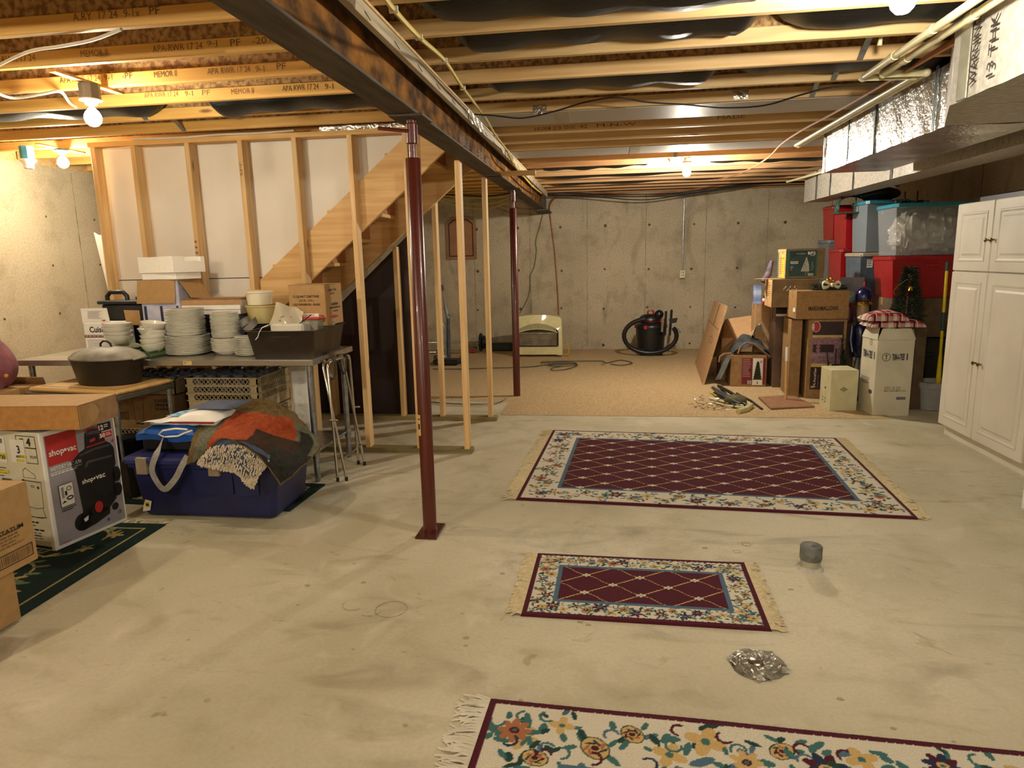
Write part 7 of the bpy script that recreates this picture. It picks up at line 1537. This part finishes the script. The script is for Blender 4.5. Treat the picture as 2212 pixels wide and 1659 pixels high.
# upright vacuum
t = thing('upright_vacuum', 'grey upright vacuum with a purple handle tip behind the stair studs', 'vacuum', (-2.26, 9.35, .014)); gy = mat('vac grey', '#6b6c68', '#84857f', rough=.35, metal=.2)
g = G(); g.bbox(-.19, .19, -.12, .12, .02, .085, .02); g.build('floor_head', plastBlk, t, True)
for s_ in (-1, 1):
    g = G(); g.lathe([(.06, -.02), (.06, .02)], (.19*s_, .09, .062), 18, ax='x'); g.build('wheel', dgy, t, True)
g = G(); g.ball((-.07, -.03, .12), .075, 8, (1.1, 1, .7)); g.build('motor_dome', mat('silver dome', '#8f8d84', '#a9a79e', rough=.25, metal=.5), t, True)
g = G(); g.lathe([(.05, .12), (.055, .15), (.055, .55), (.04, .60)], (-.055, .0, 0), 18); g.build('dust_bin', gy, t, True)
g = G(); g.tube([(.02, .03, .10), (.03, .03, .72)], .027, 12); g.build('spine', dgy, t, True)
g = G(); g.tube([(.03, .03, .66), (.0, .03, .80), (-.015, .03, .90)], [.032, .025, .014], 12); g.tube([(-.015, .03, .88), (-.03, .03, 1.06)], .012, 10); g.build('handle_tube', gy, t, True)
g = G(); g.tube([(-.03, .03, 1.05), (-.034, .03, 1.10), (-.036, .03, 1.135)], [.016, .02, .014], 12); g.build('grip', mat('purple grip', '#3c2050', '#4b2a60', rough=.4), t, True)
g = G(); g.tube([(-.035, .0, .80), (-.09, .0, .74), (-.12, 0, .45), (-.13, 0, .2)], .004, 6); g.build('cord', ink, t, True)
g = G(); g.tube([(-.10, -.02, .60), (-.06, -.03, .61)], .016, 8); g.build('hose_end', plastBlk, t, True)
# barbell
def bar(label, x0, x1, y, z, plates):
    t = thing('barbell', label, 'barbell', ((x0+x1)/2, y, .0)); g = G(); g.tube([(x0, y, z), (x1, y, z)], .013, 12); g.build('bar', chrome, t)
    for xc, R_, w in plates:
        g = G(); g.lathe([(.02, -w/2), (R_*.92, -w/2), (R_, -w/4), (R_, w/4), (R_*.92, w/2), (.02, w/2)], (xc, y, z), 30, ax='x'); g.build('weight_plate', plastBlk, t)
bar('chrome barbell with black plates along the back wall', -3.1, -1.68, 10.72, .165, ((-2.02, .15, .035), (-1.97, .11, .03), (-3.0, .15, .035)))
t = thing('weight_bar', 'short bar with red collars lying in front of the barbell', 'barbell', (-2.3, 10.45, .03)); g = G(); g.tube([(-2.85, 10.5, .035), (-1.85, 10.5, .035)], .014, 10); g.build('bar', chrome, t)
for x in (-2.66, -2.12):
    g = G(); g.lathe([(.02, -.05), (.028, 0), (.02, .05)], (x, 10.5, .042), 12, ax='x'); g.build('collar', redP, t)
t = thing('weight_bench', 'dark flat bench edge lying by the wall behind the barbell', 'bench', (-1.72, 10.85, .02)); g = G(); g.bbox(-1.95, -1.50, 10.80, 10.98, .015, .13, .01); g.build('pad', mat('bench dark', '#20231f', '#2c302b', rough=.6), t)
# wall panel (cabinet door)
t = thing('wall_board', 'brown clipped-corner board with a dark outline hanging on the back wall', 'board', (-2.33, 11.02, 1.48))
def oct_(x0, x1, z0, z1, c, cz): return [(x0, z0), (x1, z0), (x1, z1-cz), (x1-c, z1), (x0+c, z1), (x0, z1-cz)]
o1 = oct_(-2.60, -2.11, 1.49, 2.17, .10, .08); g = G(); g.prism([(x, 11.045, z) for x, z in o1], (0, -.025, 0)); g.build('panel', mat('panel brown', '#8a5c34', '#9c6b3f', rough=.5, scale=3), t)
g = G(); a_, b_ = oct_(-2.56, -2.155, 1.535, 2.125, .09, .07), oct_(-2.545, -2.17, 1.55, 2.11, .085, .065); V = [(x, 11.018, z) for x, z in a_]+[(x, 11.018, z) for x, z in b_]; g.add(V, [(i, (i+1) % 6, 6+(i+1) % 6, 6+i) for i in range(6)]); g.build('outline', ink, t)
g = G(); g.tube([(-2.30, 11.01, 2.17), (-2.33, 11.01, 2.20), (-2.36, 11.01, 2.17)], .01, 6); g.build('hook', steelDk, t)
# cords on the carpet
cdm = mat('cord green', '#3c3a2a', '#4a4836', rough=.6)
cable('extension_cable', 'thin dark cord looped on the carpet in front of the heater', [at(x, y, Z=.022) for x, y in ((935, 797), (1000, 797), (1060, 795), (1100, 794), (1150, 792), (1180, 788), (1245, 785), (1215, 782), (1172, 784), (1178, 781), (1240, 780), (1300, 780))]+[at(x, y, Z=.022) for x, y in ((1310, 784), (1340, 778), (1366, 784), (1340, 789), (1318, 786))], .006, cdm, 'cord')
cable('extension_cable', 'coil of thin dark cord in front of the heater', [at(x, y, Z=.03) for x, y in ((1180, 788), (1200, 785), (1235, 786), (1245, 789), (1210, 791), (1185, 790), (1220, 786), (1248, 788), (1225, 797), (1196, 800), (1192, 795), (1215, 791))], .006, cdm, 'cord')
t = thing('plug', 'small silvery plug end on the loose cord', 'plug', at(1303, 786, Z=.02)); g = G(); p = at(1303, 786, Z=.03); g.bbox(p.x-.02, p.x+.02, p.y-.02, p.y+.02, .016, .045, .004); g.build('body', chrome, t)
cable('carpet_cable', 'grey cord lying along the carpet behind the studs', [at(x, y, Z=.022) for x, y in ((930, 868), (980, 872), (1040, 873), (1075, 868), (1095, 858))], .01, mat('hem grey', '#8d8570', '#9a927c'), 'cord')
# ================= FLOOR FITTINGS =================
t = thing('pipe_stub', 'short capped pipe wrapped in grey tape sticking out of the floor', 'pipe', (.97, 3.2, 0))
g = G(); g.lathe([(.062, 0), (.052, .012), (.045, .016), (.046, .05)], (.97, 3.2, 0), 20); g.build('collar', mat('plaster', '#a9a594', '#bdb9a8', rough=.9, scale=30), t)
g = G(); g.lathe([(.049, .05), (.051, .06), (.050, .115), (.047, .12), (.02, .117), (0, .122)], (.97, 3.2, 0), 24); g.build('cap', mat('grey tape', '#4c4f4c', '#787a74', rough=.45, scale=16, bmp=.5), t)
t = thing('foil_patch', 'crumpled silver foil taped over a floor opening', 'foil', (.55, 2.40, 0)); r = random.Random(15); fo = mat('crumpled foil', '#7f7a6c', '#aba697', rough=.36, metal=.6, scale=14, bmp=1.0)
c = at(1636, 1437, Z=0)
pc = random.Random(2); pk = [(pc.uniform(.6, 1.0)) for _ in range(14)]
def fz(x, y):
    d = math.hypot(x/.085, y/.075); return .010+.016*max(0, 1-abs(d-.7)*2.0)-.008*max(0, 1-d)
g = G(); nr, na = 12, 42; V = []
for i in range(nr+1):
    for k_ in range(na):
        a = 2*PI*k_/na; kk = pk[int(k_/3) % 14]; R0 = (i/nr)*.095*(.75+.35*kk); x, y = R0*math.cos(a)*1.0, R0*math.sin(a)*1.0
        z = fz(x, y)*(1 if i < nr-1 else .3)+r.uniform(-.003, .005)*(i > 2)*(i < nr); V.append((c.x+x, c.y+y, max(.0015, z)))
g.add(V, [(i*na+k_, i*na+(k_+1) % na, (i+1)*na+(k_+1) % na, (i+1)*na+k_) for i in range(nr) for k_ in range(na)], False); g.build('foil_skirt', fo, t)
g = G(); g.lathe([(.0, .022), (.022, .021), (.034, .016), (.04, .008)], (c.x-.005, c.y, 0), 14); g.build('foil_cap', chrome, t)
for i, (dx, dy, a0) in enumerate(((.05, -.03, .2), (-.05, .02, .4), (-.01, -.055, -.3), (.025, .055, .1))):
    ca, sa = math.cos(a0), math.sin(a0); g = G(); P = [(-.045, -.025), (.05, -.03), (.055, .02), (-.04, .028)]
    g.grid(lambda u, v: (c.x+dx+(-.05+.1*u)*ca-(-.028+.056*v)*sa, c.y+dy+(-.05+.1*u)*sa+(-.028+.056*v)*ca, .005+.008*abs(math.sin(4*u+3*v+i))), 8, 5); g.build('foil_tape', fo, t)
